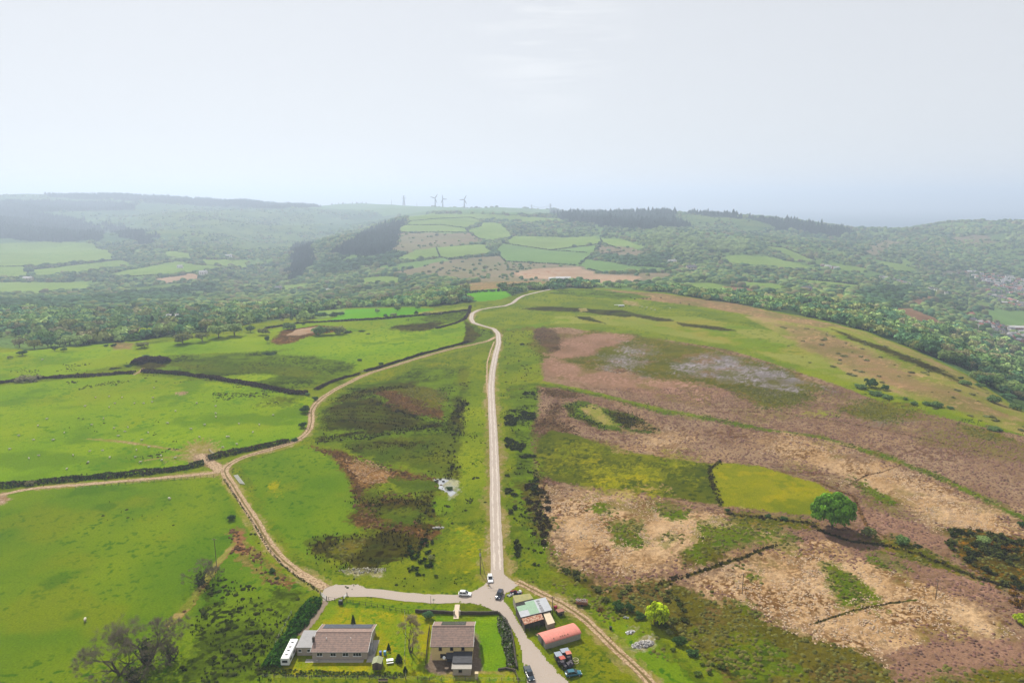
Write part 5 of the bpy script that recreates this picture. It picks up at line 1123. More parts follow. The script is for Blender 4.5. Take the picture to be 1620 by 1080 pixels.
# --- touring caravan
cv = empty('caravan', (-59.4, 161.7, 0), 0, 'long white static caravan parked beside the green hedge', 'caravan')
cb = MB(); pr = [(-1.12, .55), (1.12, .55), (1.15, 2.35), (.95, 2.62), (-.95, 2.62), (-1.15, 2.35)]; cb.prism(pr, -4.1, 4.1, 1).obj('body', m_white, cv, .08)
for yy in (-2.6, -.9, .6, 2.5): MB().box(-.35, .35, yy-.22, yy+.22, 2.63, 2.72).obj('roof_light', m_glass, cv, .02)
MB().box(-.7, .7, -4.16, -4.1, 1.35, 2.05).obj('window', m_glass, cv)
for yy in (-2.7, 0, 2.6): MB().box(1.15, 1.19, yy-.5, yy+.5, 1.35, 2.0).obj('window', m_glass, cv)
for sx in (-1, 1): MB().tube((sx*1.0-.1, .2, .33), (sx*1.0+.1, .2, .33), .33, n=14).obj('wheel', m_rub, cv)
MB().box(-.05, .05, 4.1, 5.1, .45, .55).obj('tow_bar', m_steel, cv)

# --- two storey house
hx, hy = -21.3, 160.4; HW, HD, HE, HR, HRY = 10.8, 10.3, 4.35, 6.5, 5.3
h2 = empty('farmhouse', (hx, hy, 0), 0, 'two storey ochre farmhouse with a ribbed tile roof and dark flat rear extension', 'house')
MB().prism([(0, -.3), (HD, -.3), (HD, HE), (HRY, HR-.12), (0, HE)], 0, HW, 0).obj('wall', m_yellow, h2)
rf = MB().slab([(-.3, -.35, HE-.06), (HW+.3, -.35, HE-.06), (HW+.3, HRY, HR), (-.3, HRY, HR)], .1).slab([(HW+.3, HD+.3, HE-.04), (-.3, HD+.3, HE-.04), (-.3, HRY+.002, HR), (HW+.3, HRY+.002, HR)], .1).obj('roof', m_tile, h2)
MB().box(-.33, HW+.33, HRY-.15, HRY+.15, HR-.02, HR+.08).obj('ridge', MATS['ridge_tile'], rf, .02)
sl = (HE-.04-HR)/(HD+.3-HRY)
MB().slab([(8.6, HD, HR+sl*(HD-HRY)+.1), (1.9, HD, HR+sl*(HD-HRY)+.1), (1.9, HRY+1.1, HR+sl*1.1+.1), (8.6, HRY+1.1, HR+sl*1.1+.1)], .05).obj('solar_panel', m_panel, rf)
bb = MB()
for xx in (-.36, HW+.31): bb.slab([(xx, -.37, HE+.03), (xx+.06, -.37, HE+.03), (xx+.06, HRY, HR+.08), (xx, HRY, HR+.08)], .2).slab([(xx, HRY, HR+.08), (xx+.06, HRY, HR+.08), (xx+.06, HD+.32, HE+.03), (xx, HD+.32, HE+.03)], .2)
bb.obj('bargeboard', m_white, rf); MB().box(-.3, HW+.3, -.47, -.36, HE-.18, HE-.07).obj('gutter', MATS['dark_gutter'], rf)
for xx in (2.3, 5.3, 8.3): window(h2, xx, 0, 3.55, .85, 1.2, bars=0, frame=mat('brown_frame', (.10,.06,.04), .6))
window(h2, 3.0, 0, 1.35, 1.5, 1.1, bars=1, frame=MATS['brown_frame'])
window(h2, 2.4, HW, 3.4, .8, 1.0, ax='y', bars=0); window(h2, 6.9, HW, 1.4, .8, 1.0, ax='y', bars=0)
ex = MB().box(6.0, HW-.05, -4.3, -.01, -.3, 2.45).obj('extension', m_render, h2); MB().slab([(5.8, -4.5, 2.6), (HW+.1, -4.5, 2.6), (HW+.1, -.02, 2.72), (5.8, -.02, 2.72)], .16).obj('extension_roof', m_dkfelt, ex)
MB().slab([(5.75, -6.2, 2.1), (HW+.15, -6.2, 2.1), (HW+.15, -4.31, 2.3), (5.75, -4.31, 2.3)], .1).obj('porch_roof', m_concrete, ex)
MB().box(6.1, HW-.1, -5.9, -4.31, -.3, 2.0).obj('porch', m_render, ex); window(ex, 8.0, -5.9, 1.3, .9, .8, bars=0, frame=MATS['brown_frame'])
MB().slab([(3.9, -2.4, 2.2), (5.99, -2.4, 2.2), (5.99, -.02, 2.35), (3.9, -.02, 2.35)], .12).box(3.95, 4.05, -2.3, -2.2, -.1, 2.1).box(4.1, 5.9, -.6, -.05, 0, 1.9).obj('side_shelter', m_dkfelt, h2)
sd_ = MB().tube((3.45, -1.55, 1.9), (3.43, -1.62, 1.95), .38, .42, 14).obj('satellite_dish', m_white, h2)
def gadget(name, mb, m, loc, label, cat, rz=0, bev=0):
    o = mb.obj(name, m, None, bev); o.location = loc; o.rotation_euler = (0, 0, rz); return tag(o, label, cat)
gadget('patio_table', MB().tube((0, 0, .7), (0, 0, .76), .55, n=16).tube((0, 0, 0), (0, 0, .7), .05).tube((0, 0, 0), (0, 0, .04), .25), m_wood, (-17.0, 156.4, 0), 'small round table on the dark patio behind the farmhouse', 'table')
# --- garden shed and bits
sh = empty('garden_shed', (-35.2, 156.6, 0), 0, 'small green roofed garden shed on the lawn beside the bungalow', 'shed')
MB().prism([(-1.15, -.1), (1.15, -.1), (1.15, 1.8), (0, 2.25), (-1.15, 1.8)], 0, 2.5, 1).obj('wall', m_wood, sh)
MB().slab([(-1.3, -.12, 1.78), (0, -.12, 2.33), (0, 2.62, 2.33), (-1.3, 2.62, 1.78)], .06).slab([(0.003, -.12, 2.33), (1.3, -.12, 1.78), (1.3, 2.62, 1.78), (.003, 2.62, 2.33)], .06).obj('roof', M('green_grey_felt', (186,190,150), .5, rough=.9, var=.15), sh)
MB().box(-.4, .4, -.06, -.003, 0, 1.7).obj('door', mat('shed_door', (.07,.05,.04), .8), sh)
x, y = upz(602, 1035, 0); gadget('wheelie_bin', MB().prism([(-.28, -.33), (.28, -.33), (.3, .36), (-.3, .36)], 0, .95, 2).box(-.31, .31, -.36, .38, .95, 1.02), mat('blue_bin', (.02,.05,.30), .5), (x, y, 0), 'dark blue bin left of the pair behind the shed', 'bin', 0, .02)
x, y = upz(609, 1035, 0); gadget('wheelie_bin', MB().prism([(-.3, -.35), (.3, -.35), (.32, .38), (-.32, .38)], 0, 1.05, 2).box(-.33, .33, -.38, .4, 1.05, 1.12), mat('light_blue_bin', (.10,.28,.45), .5), (x, y, 0), 'light blue bin right of the pair behind the shed', 'bin', 0, .02)
x, y = upz(617, 1047, 0); g_ = empty('garden_table', (x, y, 0), .2, 'white garden table and bench set right of the shed', 'garden table')
MB().box(-.9, .9, -.4, .4, .7, .76).obj('table_top', m_white, g_); MB().box(-.9, .9, -.95, -.65, .42, .47).box(-.9, .9, .65, .95, .42, .47).obj('seat', m_white, g_)
for sx in (-.7, .7): MB().box(sx-.05, sx+.05, -.8, .8, .3, .36).tube((sx, -.5, 0), (sx, 0, .7), .05).tube((sx, .5, 0), (sx, 0, .7), .05).obj('leg', m_white, g_)
for (u, v, w_, h_, lb) in [(559, 987, 1.5, 3.0, 'dark columnar conifer shrub on the lawn behind the bungalow'), (631, 1046, 2.3, 2.3, 'dark cone shaped shrub right of the white garden table'), (615, 1027, 1.2, 1.9, 'narrow dark shrub behind the light blue bin'), (641, 1062, 1.4, 1.6, 'small dark shrub near the bottom fence')]:
    x, y = upz(u, v, 0); V, f, c = conifer_geo(int(u), G((60,76,44)), 700, .5); V = V*np.array([w_/2/.5, w_/2/.5, h_/2.0]); V[:, 2] = np.maximum(V[:, 2], 0)
    tag(link('shrub', raw_mesh('shrub', V, f, [m_veg], cols=c), loc=(x, y, 0)), lb, 'shrub')
x, y = upz(606, 1078, 0); gadget('bench', MB().box(-1.2, 1.2, -.3, .3, .4, .46).box(-1.1, -1, -.25, .25, 0, .4).box(1, 1.1, -.25, .25, 0, .4).box(-1.2, 1.2, .25, .3, .46, .8), m_wood, (x, y, 0), 'grey wooden bench just outside the wire fence at the bottom', 'bench')

# --- farm sheds to the right of the road
m_green = M('green_sheet', (158,196,160), .55, rough=.55, var=.12, vscale=1.2, stripes=(0, .3, .12), spec=.4)
m_gsheet = M('grey_corrugated_sheet', (202,206,212), .55, rough=.45, var=.12, vscale=.9, stripes=(0, .3, .14), spec=.5)
m_rust = M('rusty_corrugated_sheet', (186,108,72), .5, rough=.9, var=.25, vscale=2.5, stripes=(0, .3, .15), col2=tuple(s2l((224,190,165))*.5))
m_moss = M('mossy_yellow_sheet', (204,196,130), .5, rough=.9, var=.15, vscale=1.2, col2=tuple(s2l((180,176,120))*.5))
def shed(name, px, z, label, m_roof, m_wall, zdrop=0., zpix=None, open_front=False, cat='shed', th=.08):
    """roof corners given as seen (nw, ne, se, sw) at height z; walls drop to the ground"""
    zs = [z+zdrop, z+zdrop, z, z]; c = [(*upz(u, v, zz), zz) for (u, v), zz in zip(px, zs)]; cx, cy = c[3][0], c[3][1]; ax_ = math.atan2(c[2][1]-c[3][1], c[2][0]-c[3][0])
    ca, sa = math.cos(-ax_), math.sin(-ax_); L_ = [((p[0]-cx)*ca-(p[1]-cy)*sa, (p[0]-cx)*sa+(p[1]-cy)*ca, p[2]) for p in c]
    o = empty(name, (cx, cy, 0), ax_, label, cat); MB().slab(L_[::-1] if False else [L_[3], L_[2], L_[1], L_[0]], th).obj('roof', m_roof, o)
    ins = [(p[0]*.96+.04*np.mean([q[0] for q in L_]), p[1]*.96+.04*np.mean([q[1] for q in L_]), p[2]-th-.01) for p in (L_[3], L_[2], L_[1], L_[0])]
    def wall(a, b, nm='wall'):
        d = np.array([b[0]-a[0], b[1]-a[1]]); d /= np.hypot(*d); n_ = np.array([-d[1], d[0]])*.08
        V = [(a[0], a[1], -.2), (b[0], b[1], -.2), (b[0], b[1], b[2]), (a[0], a[1], a[2])]; V += [(p[0]+n_[0], p[1]+n_[1], p[2]) for p in V]
        MB().add(V, [(0,1,2,3),(7,6,5,4),(0,4,5,1),(1,5,6,2),(2,6,7,3),(3,7,4,0)]).obj(nm, m_wall, o)
    for i in range(4):
        if i == 0 and open_front: continue
        wall(ins[i], ins[(i+1) % 4])
    if open_front:
        for t in np.linspace(0, 1, 5):
            x_ = ins[0][0]*(1-t)+ins[1][0]*t; y_ = ins[0][1]*(1-t)+ins[1][1]*t; MB().tube((x_, y_, -.2), (x_, y_, ins[0][2]), .07, n=6).obj('post', m_wood, o)
    return o, L_
o, L_ = shed('livestock_shed', [(815,955),(863,944),(873.5,964),(824,976)], 2.9, 'large shed roofed in green and grey corrugated sheets', m_gsheet, mat('tarred_wall', (.07,.06,.055), .9, var=.2), .5)
def patch(u0, u1, v0, v1, m, nm, lift):                   # differently coloured sheets on that roof, plus one panel coloured as shade
    p = lambda a, b: tuple((1-b)*((1-a)*np.array(L_[3])+a*np.array(L_[2]))+b*((1-a)*np.array(L_[0])+a*np.array(L_[1]))+np.array([0, 0, lift]))
    tag(MB().slab([p(u0, v0), p(u1, v0), p(u1, v1), p(u0, v1)], .02).obj(nm, m, o), {'green': 'green painted roof sheets', 'dark': 'dark panel painted as the shade of a missing corner sheet'}.get(nm.split('_')[0]))
patch(.0, .3, .43, .8, m_green, 'green_sheet', .03); patch(.3, .6, .02, .97, m_green, 'green_sheet', .035); patch(.0, .3, .8, 1., m_dark, 'dark_gap', .03)  # last one: dark panel over the whole roof, painting the shade inside a gap
for k_, (a0, a1, b0, b1) in enumerate([(.66, .76, .04, .2), (.66, .76, .22, .38), (.67, .75, .42, .55), (.66, .74, .6, .7), (.66, .76, .76, .9)]): patch(a0, a1, b0, b1, mat('clear_sheet', (.16,.16,.17), .5, var=.3, vscale=2), 'clear_sheet', .03)
shed('lean_shed', [(811,941.5),(838,938),(844,946),(815.5,953)], 2.7, 'yellowed mossy roofed lean-to at the back of the large shed', m_moss, m_concrete, .2)
shed('open_shed', [(825,977.5),(856.5,969.8),(860.5,978.5),(829.6,987.5)], 2.5, 'low open fronted shed with a rusty tin roof', m_rust, mat('shed_plank', (.11,.09,.07), .9, var=.3, vscale=3), .15, open_front=True)
for t_ in range(7):
    x, y = upz(834+t_*3.6, 995-t_*.9, 0); gadget('stored_board', MB().box(-.5, .5, -.05, .05, 0, 1.1).box(-.4, .4, .1, .18, 0, .9), M('stored_grey', (130,126,112), .4), (x, y+.6, 0), 'grey board leaning inside the rusty roofed open shed', 'board', rng.uniform(-.4, .4)); bpy.data.objects[-1] if False else None
for o_ in [o_ for o_ in SC.objects if o_.name.startswith('stored_board')]: o_['group'] = 'boards leaning in the open shed'
shed('storage_container', [(859.5,970),(869.5,967),(878,984),(866.5,987.5)], 2.45, 'cream box container standing right of the rusty roofed shed', M('cream_paint', (226,206,176), .62, rough=.7, var=.1, vscale=1), M('cream_side', (186,172,146), .5, rough=.8, var=.15, vscale=1.5), 0, cat='container', th=.06)
rb = empty('red_barn', (9.2, 164.7, 0), math.atan2(4.6, 9.9), 'long low barn with a curved salmon red tin roof', 'barn')
WW, LL = 4.7, 10.9; arc = [(WW/2-WW/2*1.06*math.cos(a), 1.85+.72*math.sin(a)) for a in np.linspace(0, math.pi, 11)]; inn = [(p[0], p[1]-.08) for p in arc][::-1]
MB().prism(arc+inn, -.2, LL+.2, 0).obj('roof', M('salmon_tin', (236,142,126), .66, rough=.6, var=.1, vscale=1.1, stripes=(0, .9, .1), col2=tuple(s2l((226,142,122))*.58)), rb)
MB().prism([(.06, -.2), (WW-.06, -.2)]+[(p[0]*.98+.05, p[1]-.1) for p in arc[::-1]], 0, LL, 0).obj('wall', M('grey_block', (176,172,160), .6, rough=.95, var=.15, vscale=1.5), rb)
for xx in (3.2, 5.6, 9.6): window(rb, xx, .06, 1.05, .45, .5, bars=0, frame=mat('grey_frame', (.2,.2,.19), .7))
MB().box(-.06, -.003, 1.4, 2.5, 0, 1.9).obj('door', mat('dark_door', (.08,.07,.06), .7), rb)
for xx in (2.5, 4.6, 5.2, 5.9, 6.9): MB().box(xx, xx+.34, .35, .62, 2.35, 2.42).obj('rust_patch', mat('rust', (.14,.06,.035), .95, var=.3), rb)

# --- vehicles
def car(name, px, ang, L, W, Hh, paint, label, cat='car', suv=False, pick=False, glass=m_glass):
    x, y = px if len(px) == 2 and abs(px[0]) < 200 else px; o = empty(name, (x, y, 0), ang, label, cat); h = L/2; b0 = .28; bl = Hh*.58 if not pick else Hh*.60
    nose = Hh*.46 if not (suv or pick) else Hh*.55
    sta = [(-h, .42, bl*.82), (-h*.96, b0, bl*.97), (-h*.55, b0, bl), (h*.35, b0, bl*.97), (h*.62, b0, nose*1.02), (h*.93, b0, nose*.86), (h, .38, nose*.62)]
    V = []; Fc = []; n = 8
    for i, (xx, z0, z1) in enumerate(sta):
        q = W/2*(1 if 0 < i < len(sta)-1 else .88); zm = z0+(z1-z0)*.55
        V += [(xx, -q*.86, z0), (xx, -q, zm*.8), (xx, -q*.98, zm*1.1), (xx, -q*.86, z1), (xx, q*.86, z1), (xx, q*.98, zm*1.1), (xx, q, zm*.8), (xx, q*.86, z0)]
    for i in range(len(sta)-1):
        for j in range(n): Fc.append((i*n+j, i*n+(j+1) % n, (i+1)*n+(j+1) % n, (i+1)*n+j))
    Fc += [tuple(range(n)), tuple(range((len(sta)-1)*n, len(sta)*n))[::-1]]
    MB().add(V, Fc).obj('body', paint, o, .02, True)
    if pick: cab = [(-h*.18, bl, .80), (-h*.12, Hh-.03, .68), (h*.30, Hh-.05, .68), (h*.55, bl*.97, .80)]
    elif suv: cab = [(-h*.92, bl*.98, .84), (-h*.82, Hh-.04, .70), (h*.12, Hh-.04, .70), (h*.46, bl*.97, .82)]
    else: cab = [(-h*.90, bl*.98, .84), (-h*.68, Hh-.05, .66), (h*.05, Hh-.04, .68), (h*.50, bl*.95, .82)]
    V = []; 
    for xx, zz, k in cab: V += [(xx, -W/2*k, zz), (xx, W/2*k, zz)]
    MB().add(V, [(0,2,4,6), (1,7,5,3), (0,1,3,2), (2,3,5,4), (4,5,7,6), (0,6,7,1)]).obj('window', glass, o)
    a, b = cab[1], cab[2]; MB().slab([(a[0]-.02, -W/2*a[2]*1.02, Hh), (b[0]+.04, -W/2*b[2]*1.02, Hh), (b[0]+.04, W/2*b[2]*1.02, Hh), (a[0]-.02, W/2*a[2]*1.02, Hh)], .05).obj('roof', paint, o, .015)
    pil = MB()
    for s_ in (-1, 1):
        for (p, q) in ((cab[0], cab[1]), (cab[3], cab[2])): pil.tube((p[0], s_*W/2*p[2], p[1]), (q[0], s_*W/2*q[2], q[1]), .04, n=5)
        xm = (cab[1][0]+cab[2][0])/2; pil.tube((xm, s_*W/2*.83, bl), (xm, s_*W/2*.68, Hh-.03), .035, n=5)
    pil.obj('pillar', paint, o)
    if pick: MB().box(-h*.94, -h*.22, -W/2*.86, W/2*.86, bl-.02, bl+.02).box(-h*.94, -h*.22, -W/2*.9, -W/2*.84, bl, bl+.12).box(-h*.94, -h*.22, W/2*.84, W/2*.9, bl, bl+.12).obj('load_cover', mat('load_cover', (.03,.04,.05), .5), o)
    for sx in (-h*.60, h*.62):
        for s_ in (-1, 1):
            wl = MB().tube((sx, s_*(W/2-.16), .31), (sx, s_*(W/2+.01), .31), .31, n=16).obj('wheel', m_rub, o); MB().tube((sx, s_*(W/2+.012), .31), (sx, s_*(W/2+.03), .31), .18, n=12).obj('rim', m_steel, wl)
    for s_ in (-1, 1):
        MB().box(h*.955, h*.995, s_*W/2*.62-.18, s_*W/2*.62+.18, nose*.64, nose*.82).obj('headlight', mat('lamp_glass', (.8,.8,.82), .1, spec=.6), o)
        MB().box(-h*1.0, -h*.97, s_*W/2*.66-.12, s_*W/2*.66+.12, bl*.6, bl*.85).obj('tail_light', mat('tail_lamp', (.35,.02,.02), .3), o)
        MB().box(cab[3][0]-.35, cab[3][0]-.18, s_*W/2*.98-.1 if s_ < 0 else s_*W/2*.98-.02, s_*W/2*.98+.02 if s_ < 0 else s_*W/2*.98+.1, bl, bl+.14).obj('mirror', paint, o)
    return o
p_white = mat('white_car_paint', (.78,.79,.80), .25, spec=.6); p_navy = mat('navy_car_paint', (.012,.018,.035), .2, spec=.6); p_black = mat('dark_pickup_paint', (.02,.035,.05), .25, spec=.6); p_teal = mat('teal_car_paint', (.01,.10,.14), .3, spec=.6)
car('parked_car', upz(735.5, 941, 0), R(-4), 4.0, 1.72, 1.48, p_white, 'white hatchback parked side on at the road junction')
car('parked_car', upz(775.5, 917, 0), R(-84), 4.1, 1.75, 1.50, p_white, 'white car facing the camera on the verge beside the tall pole')
car('parked_car', upz(790, 943, 0), R(-104), 4.3, 1.85, 1.62, p_navy, 'dark navy car standing on the open junction', suv=True)
car('pickup_truck', upz(837, 1068, 0), R(-76), 5.3, 1.9, 1.78, p_black, 'dark pickup truck with a covered bed parked at the bottom of the road', 'pickup', pick=True)
car('parked_car', upz(907, 1067, 0), R(12), 4.3, 1.75, 1.42, p_teal, 'dark car with a teal roof on the grass below the red barn')
def tractor(px, ang, label, roof):
    o = empty('tractor', (*px, 0), ang, label, 'tractor'); MB().box(.1, 1.7, -.35, .35, .75, 1.35).box(1.7, 1.85, -.3, .3, .7, 1.25).obj('bonnet', mat('old_dark_paint', (.05,.04,.05), .6), o, .04)
    MB().box(-1.0, .1, -.55, .55, .7, 1.25).obj('body', MATS['old_dark_paint'], o, .03)
    cbm = MB()
    for xx in (-1.0, .05):
        for yy in (-.58, .58): cbm.tube((xx, yy, 1.2), (xx, yy, 2.3), .05, n=6)
    cbm.obj('cab_frame', MATS['old_dark_paint'], o); MB().box(-1.2, .2, -.75, .75, 2.3, 2.42).obj('roof', roof, o, .04)
    for yy in (-.85, .85): MB().torus((-.75, yy, .72), .5, .22, 'y').obj('wheel', m_rub, o)
    for yy in (-.62, .62): MB().torus((1.35, yy, .42), .28, .13, 'y').obj('wheel', m_rub, o)
m_redroof = M('faded_red_roof', (222,132,112), .6, rough=.7, var=.15, vscale=2)
tractor(upz(900, 1046, 0), R(-75), 'old tractor with a faded pinkish roof beside the round feeder', m_redroof)
tractor(upz(890.5, 1054, 0), R(-68), 'old tractor with a faded red roof nearest the road', M('red_roof', (206,96,80), .6, rough=.7, var=.15, vscale=2))
def trailer(px, ang, L, W, Hh, label, mroof, mside, name='trailer', cat='trailer'):
    o = empty(name, (*px, 0), ang, label, cat); MB().box(-L/2, L/2, -W/2, W/2, .5, Hh).obj('body', mside, o, .02); MB().box(-L/2-.05, L/2+.05, -W/2-.05, W/2+.05, Hh, Hh+.08).obj('roof', mroof, o)
    for yy in (-W/2-.02, W/2+.02): MB().tube((0, yy-.1, .33), (0, yy+.1, .33), .33, n=14).obj('wheel', m_rub, o)
    MB().tube((L/2, 0, .55), (L/2+.9, 0, .45), .05).obj('tow_bar', m_steel, o); return o
m_bluegrey = M('bluegrey_sheet', (176,188,204), .5, rough=.4, var=.1, stripes=(0, .5, .25), spec=.5)
trailer(upz(883, 1044, 0), R(18), 1.7, 1.8, 1.9, 'small stock trailer with a blue grey roof nearest the red barn door', m_bluegrey, MATS['old_dark_paint'])
trailer(upz(893.5, 1038, 0), R(17), 2.2, 1.6, 1.9, 'stock trailer with a split blue grey roof beside the barn shadow', m_bluegrey, MATS['old_dark_paint'])
x, y = upz(910.5, 1047, 0); gadget('ring_feeder', MB().torus((0, 0, .12), .75, .08).torus((0, 0, .8), .75, .08).tube((.75,0,.1),(.75,0,.8),.05).tube((-.75,0,.1),(-.75,0,.8),.05).tube((0,.75,.1),(0,.75,.8),.05).tube((0,-.75,.1),(0,-.75,.8),.05), M('cream_metal', (214,204,164), .6), (x, y, 0), 'cream round ring feeder right of the tractors', 'feeder')
x, y = upz(901, 1055, 0); gadget('baler', MB().box(-.8, .8, -.6, .6, .5, 1.3).torus((-.3, -.75, .42), .28, .12, 'y').torus((-.3, .75, .42), .28, .12, 'y').prism([(-.5, 1.3), (.4, 1.3), (.1, 1.7)], -.4, .4, 1), MATS['old_dark_paint'], (x, y, 0), 'dark farm machine between the tractors and the teal roofed car', 'farm machine', .4)
hw = trailer(upz(920.5, 956, 0), R(-8), 3.5, 1.9, 1.3, 'rust sided farm trailer heaped with pale scrap beside the wheel track', M('rusty_rim', (150,104,78), .5), M('rusty_side', (168,116,82), .5, rough=.9, var=.3, vscale=2))
mb = MB(); 
for i in range(26): a_, b_, c_ = rng.uniform(-1.6, 1.6), rng.uniform(-.8, .8), rng.uniform(.1, .28); mb.tube((a_, b_, 1.4), (a_+rng.uniform(-.5, .5), b_+rng.uniform(-.3, .3), 1.5+c_), .14, .1, 5)
mb.obj('load', M('pale_scrap', (206,198,190), .6, var=.3, vscale=3), hw)
trailer(upz(886, 971, 0), R(22), 2.0, 1.5, 1.25, 'small brown roofed trailer on the grass right of the sheds', M('brown_sheet', (190,132,112), .5, var=.25, vscale=2), m_wood)
x, y = upz(877.5, 966, 0); gadget('fuel_tank', MB().tube((-.2, 0, 1.25), (.7, 0, 1.25), .45, n=14).box(-.1, 0, -.35, .35, 0, .9).box(.5, .6, -.35, .35, 0, .9), mat('crimson_tank', (.30,.02,.05), .5), (x, y, 0), 'crimson tank on legs beside the pole by the sheds', 'tank', .5)
def heap(px, rx, ry, n, cols, label, name='scrap_heap', cat='scrap heap', s=(.15, .5), rz=0):
    r = rng; P_ = []; ca, sa = math.cos(rz), math.sin(rz); parts_ = {}
    for i in range(n):
        a = r.uniform(0, 6.28); q = math.sqrt(r.random()); X0, Y0 = math.cos(a)*q*rx, math.sin(a)*q*ry; sz = r.uniform(*s); z = (1-q)*.5*min(rx, ry)*.6
        V = np.array([(x_, y_, z_) for z_ in (-.5, .5) for y_ in (-.5, .5) for x_ in (-.5, .5)])*sz*r.uniform(.4, 1.3, 3); t = r.uniform(-.8, .8, 3)
        Rx = mathutils.Euler(tuple(t*2)).to_matrix(); V = V@np.array(Rx).T+(X0*ca-Y0*sa, X0*sa+Y0*ca, z+sz*.2)
        parts_.setdefault(int(r.integers(0, len(cols))), []).append(V)
    allV = []; allF = []; allC = []; base = np.array([(0,2,3,1),(4,5,7,6),(0,1,5,4),(2,6,7,3),(0,4,6,2),(1,3,7,5)]); o_ = 0
    for k_, L__ in parts_.items():
        for V in L__: allV.append(V); allF.append(base+o_); o_ += 8; allC.append(np.tile(np.array(cols[k_])*rng.uniform(.7, 1.2), (8, 1)))
    me = raw_mesh(name, np.concatenate(allV), np.concatenate(allF), [m_vegm], cols=np.clip(np.concatenate(allC), 0, .9)); o = link(name, me, loc=(*px, 0)); return tag(o, label, cat, kind='stuff')
heap(upz(816, 938, 0), 2.0, .9, 60, [(.02,.03,.07), (.02,.02,.02), (.5,.5,.5), (.2,.05,.05)], 'heap of dark machinery parts and scrap behind the mossy shed', s=(.25, .8))
heap(upz(806, 942, 0), .8, .6, 16, [(.6,.6,.58), (.3,.3,.3)], 'small pale pile of scrap at the corner of the mossy shed', s=(.2, .5))
heap(upz(1017, 1019, 0), 3.4, 1.5, 420, [(.42,.40,.39), (.28,.26,.26), (.16,.15,.15), (.5,.47,.42)], 'larger grey rubble heap beside the wheel track', 'rubble_heap', 'rubble', (.1, .38), .35)
heap(upz(997, 1000, 0), 1.5, .7, 90, [(.45,.43,.41), (.3,.28,.28), (.7,.7,.7)], 'smaller grey rubble heap above the large one', 'rubble_heap', 'rubble', (.1, .3), .4)
heap(upz(990, 977, 0), .9, .6, 30, [(.4,.4,.38), (.2,.2,.2), (.08,.12,.04)], 'small heap of stones under the dark shrubs', 'rubble_heap', 'rubble', (.12, .35))
heap(P(575,902)[:2], 8, 1.7, 150, [(.34,.31,.24), (.26,.24,.19), (.42,.40,.34)], 'scattered pale stones along the foot of the bog', 'stones', 'stones', (.12, .4), .05)
heap(P(693,835)[:2], 2.2, .6, 26, [(.45,.43,.40)], 'pale fallen branches beside the little post at the bog edge', 'branches', 'branches', (.15, .6))
x, y = upz(966, 995, 0); gadget('oil_drum', MB().tube((0, 0, 0), (0, 0, .85), .36, n=14).tube((0,0,.85),(0,0,.9),.33,n=14), mat('black_drum', (.02,.02,.02), .6), (x, y, 0), 'black drum standing alone in the grass right of the track', 'drum')
# long white poles lying beside the lane
a = P(373, 752); b = P(386, 769); o = empty('pole_stack', a, 0, 'stack of long white poles lying on the grass beside the lane fork', 'pole stack'); d = b-a; L_ = math.hypot(d[0], d[1]); n_ = np.array([-d[1], d[0]])/L_
for i, t in enumerate((-.75, -.4, -.05, .3, .65)):
    MB().tube((n_[0]*t, n_[1]*t, .3), (d[0]*(.78+.03*i)+n_[0]*t, d[1]*(.78+.03*i)+n_[1]*t, d[2]+.3), .11, n=8).obj('pole', M('off_white_pole', (214,212,204), .6), o)
MB().box(-1.2, 1.2, -.15, .15, 0, .2).obj('bearer', m_wood, o)

# --- fences, walls and gates
def fence(px, label, sp=2.4, hgt=1.1, rails=3, m_post=m_wood, wire=True, cat='fence', board=False, flat=True):
    q = [np.array(upz(u, v, 0)) for u, v in px] if flat else [np.array(P(u, v)[:2]) for u, v in px]
    o = empty('fence', (*q[0], float(zt(*q[0])) if not flat else 0), 0, label, cat); L_ = [0]; 
    for a, b in zip(q[:-1], q[1:]): L_.append(L_[-1]+np.hypot(*(b-a)))
    n = min(95, max(2, int(L_[-1]/sp)+1)); t = np.linspace(0, L_[-1], n); X = np.interp(t, L_, [p[0] for p in q])-q[0][0]; Y = np.interp(t, L_, [p[1] for p in q])-q[0][1]; Z = (zt(X+q[0][0], Y+q[0][1])-zt(*q[0])) if not flat else X*0
    pm = MB().box(-.06, .06, -.06, .06, -.2, hgt).mesh('post', m_post, .01)
    for x_, y_, z_ in zip(X, Y, Z): link('post', pm, o, (x_, y_, z_))
    rl = MB()
    for k_ in range(rails):
        zz = hgt*(.25+.68*k_/max(1, rails-1))
        for i in range(n-1): rl.tube((X[i], Y[i], Z[i]+zz), (X[i+1], Y[i+1], Z[i+1]+zz), .012 if wire else .045, n=4)
    rl.obj('wire' if wire else 'rail', m_steel if wire else m_post, o)
    return o
fence([(520,949),(543,952),(579,957),(618,964),(638,968),(646,969)], 'dark post and rail fence between the lane and the bungalow lawn', 2.0, 1.1, 2, mat('dark_wood', (.045,.038,.03), .9), False)
fence([(415,1071),(480,1073),(560,1073.5),(640,1074),(700,1076),(832,1076.5)], 'post and wire fence along the bottom of both gardens', 3.0, 1.05, 3)
fence([(640,968),(642,1000),(640,1040),(642,1073)], 'thin wire fence dividing the two gardens', 3.0, .9, 2)
fence([(679.5,994),(676,1020),(673.5,1051)], 'narrow dark picket line beside the farmhouse wall', .6, 1.3, 3, mat('dark_wood', (.045,.038,.03), .9), False)
fence([(120,773),(170,769),(216,764.5),(262,760),(300,757),(338,754.5)], 'row of fence posts along the lower side of the field track', 2.6, 1.2, 3, flat=False)
fence([(461,970),(452,988),(443,1004),(436,1018)], 'thin pale fence between the hedge and the rushy field', 2.6, 1.0, 2, m_concrete)
fence([(812,1062),(818,1070),(820,1082)], 'short wooden fence at the lower garden gate by the road', 1.0, 1.1, 3, m_wood, False)
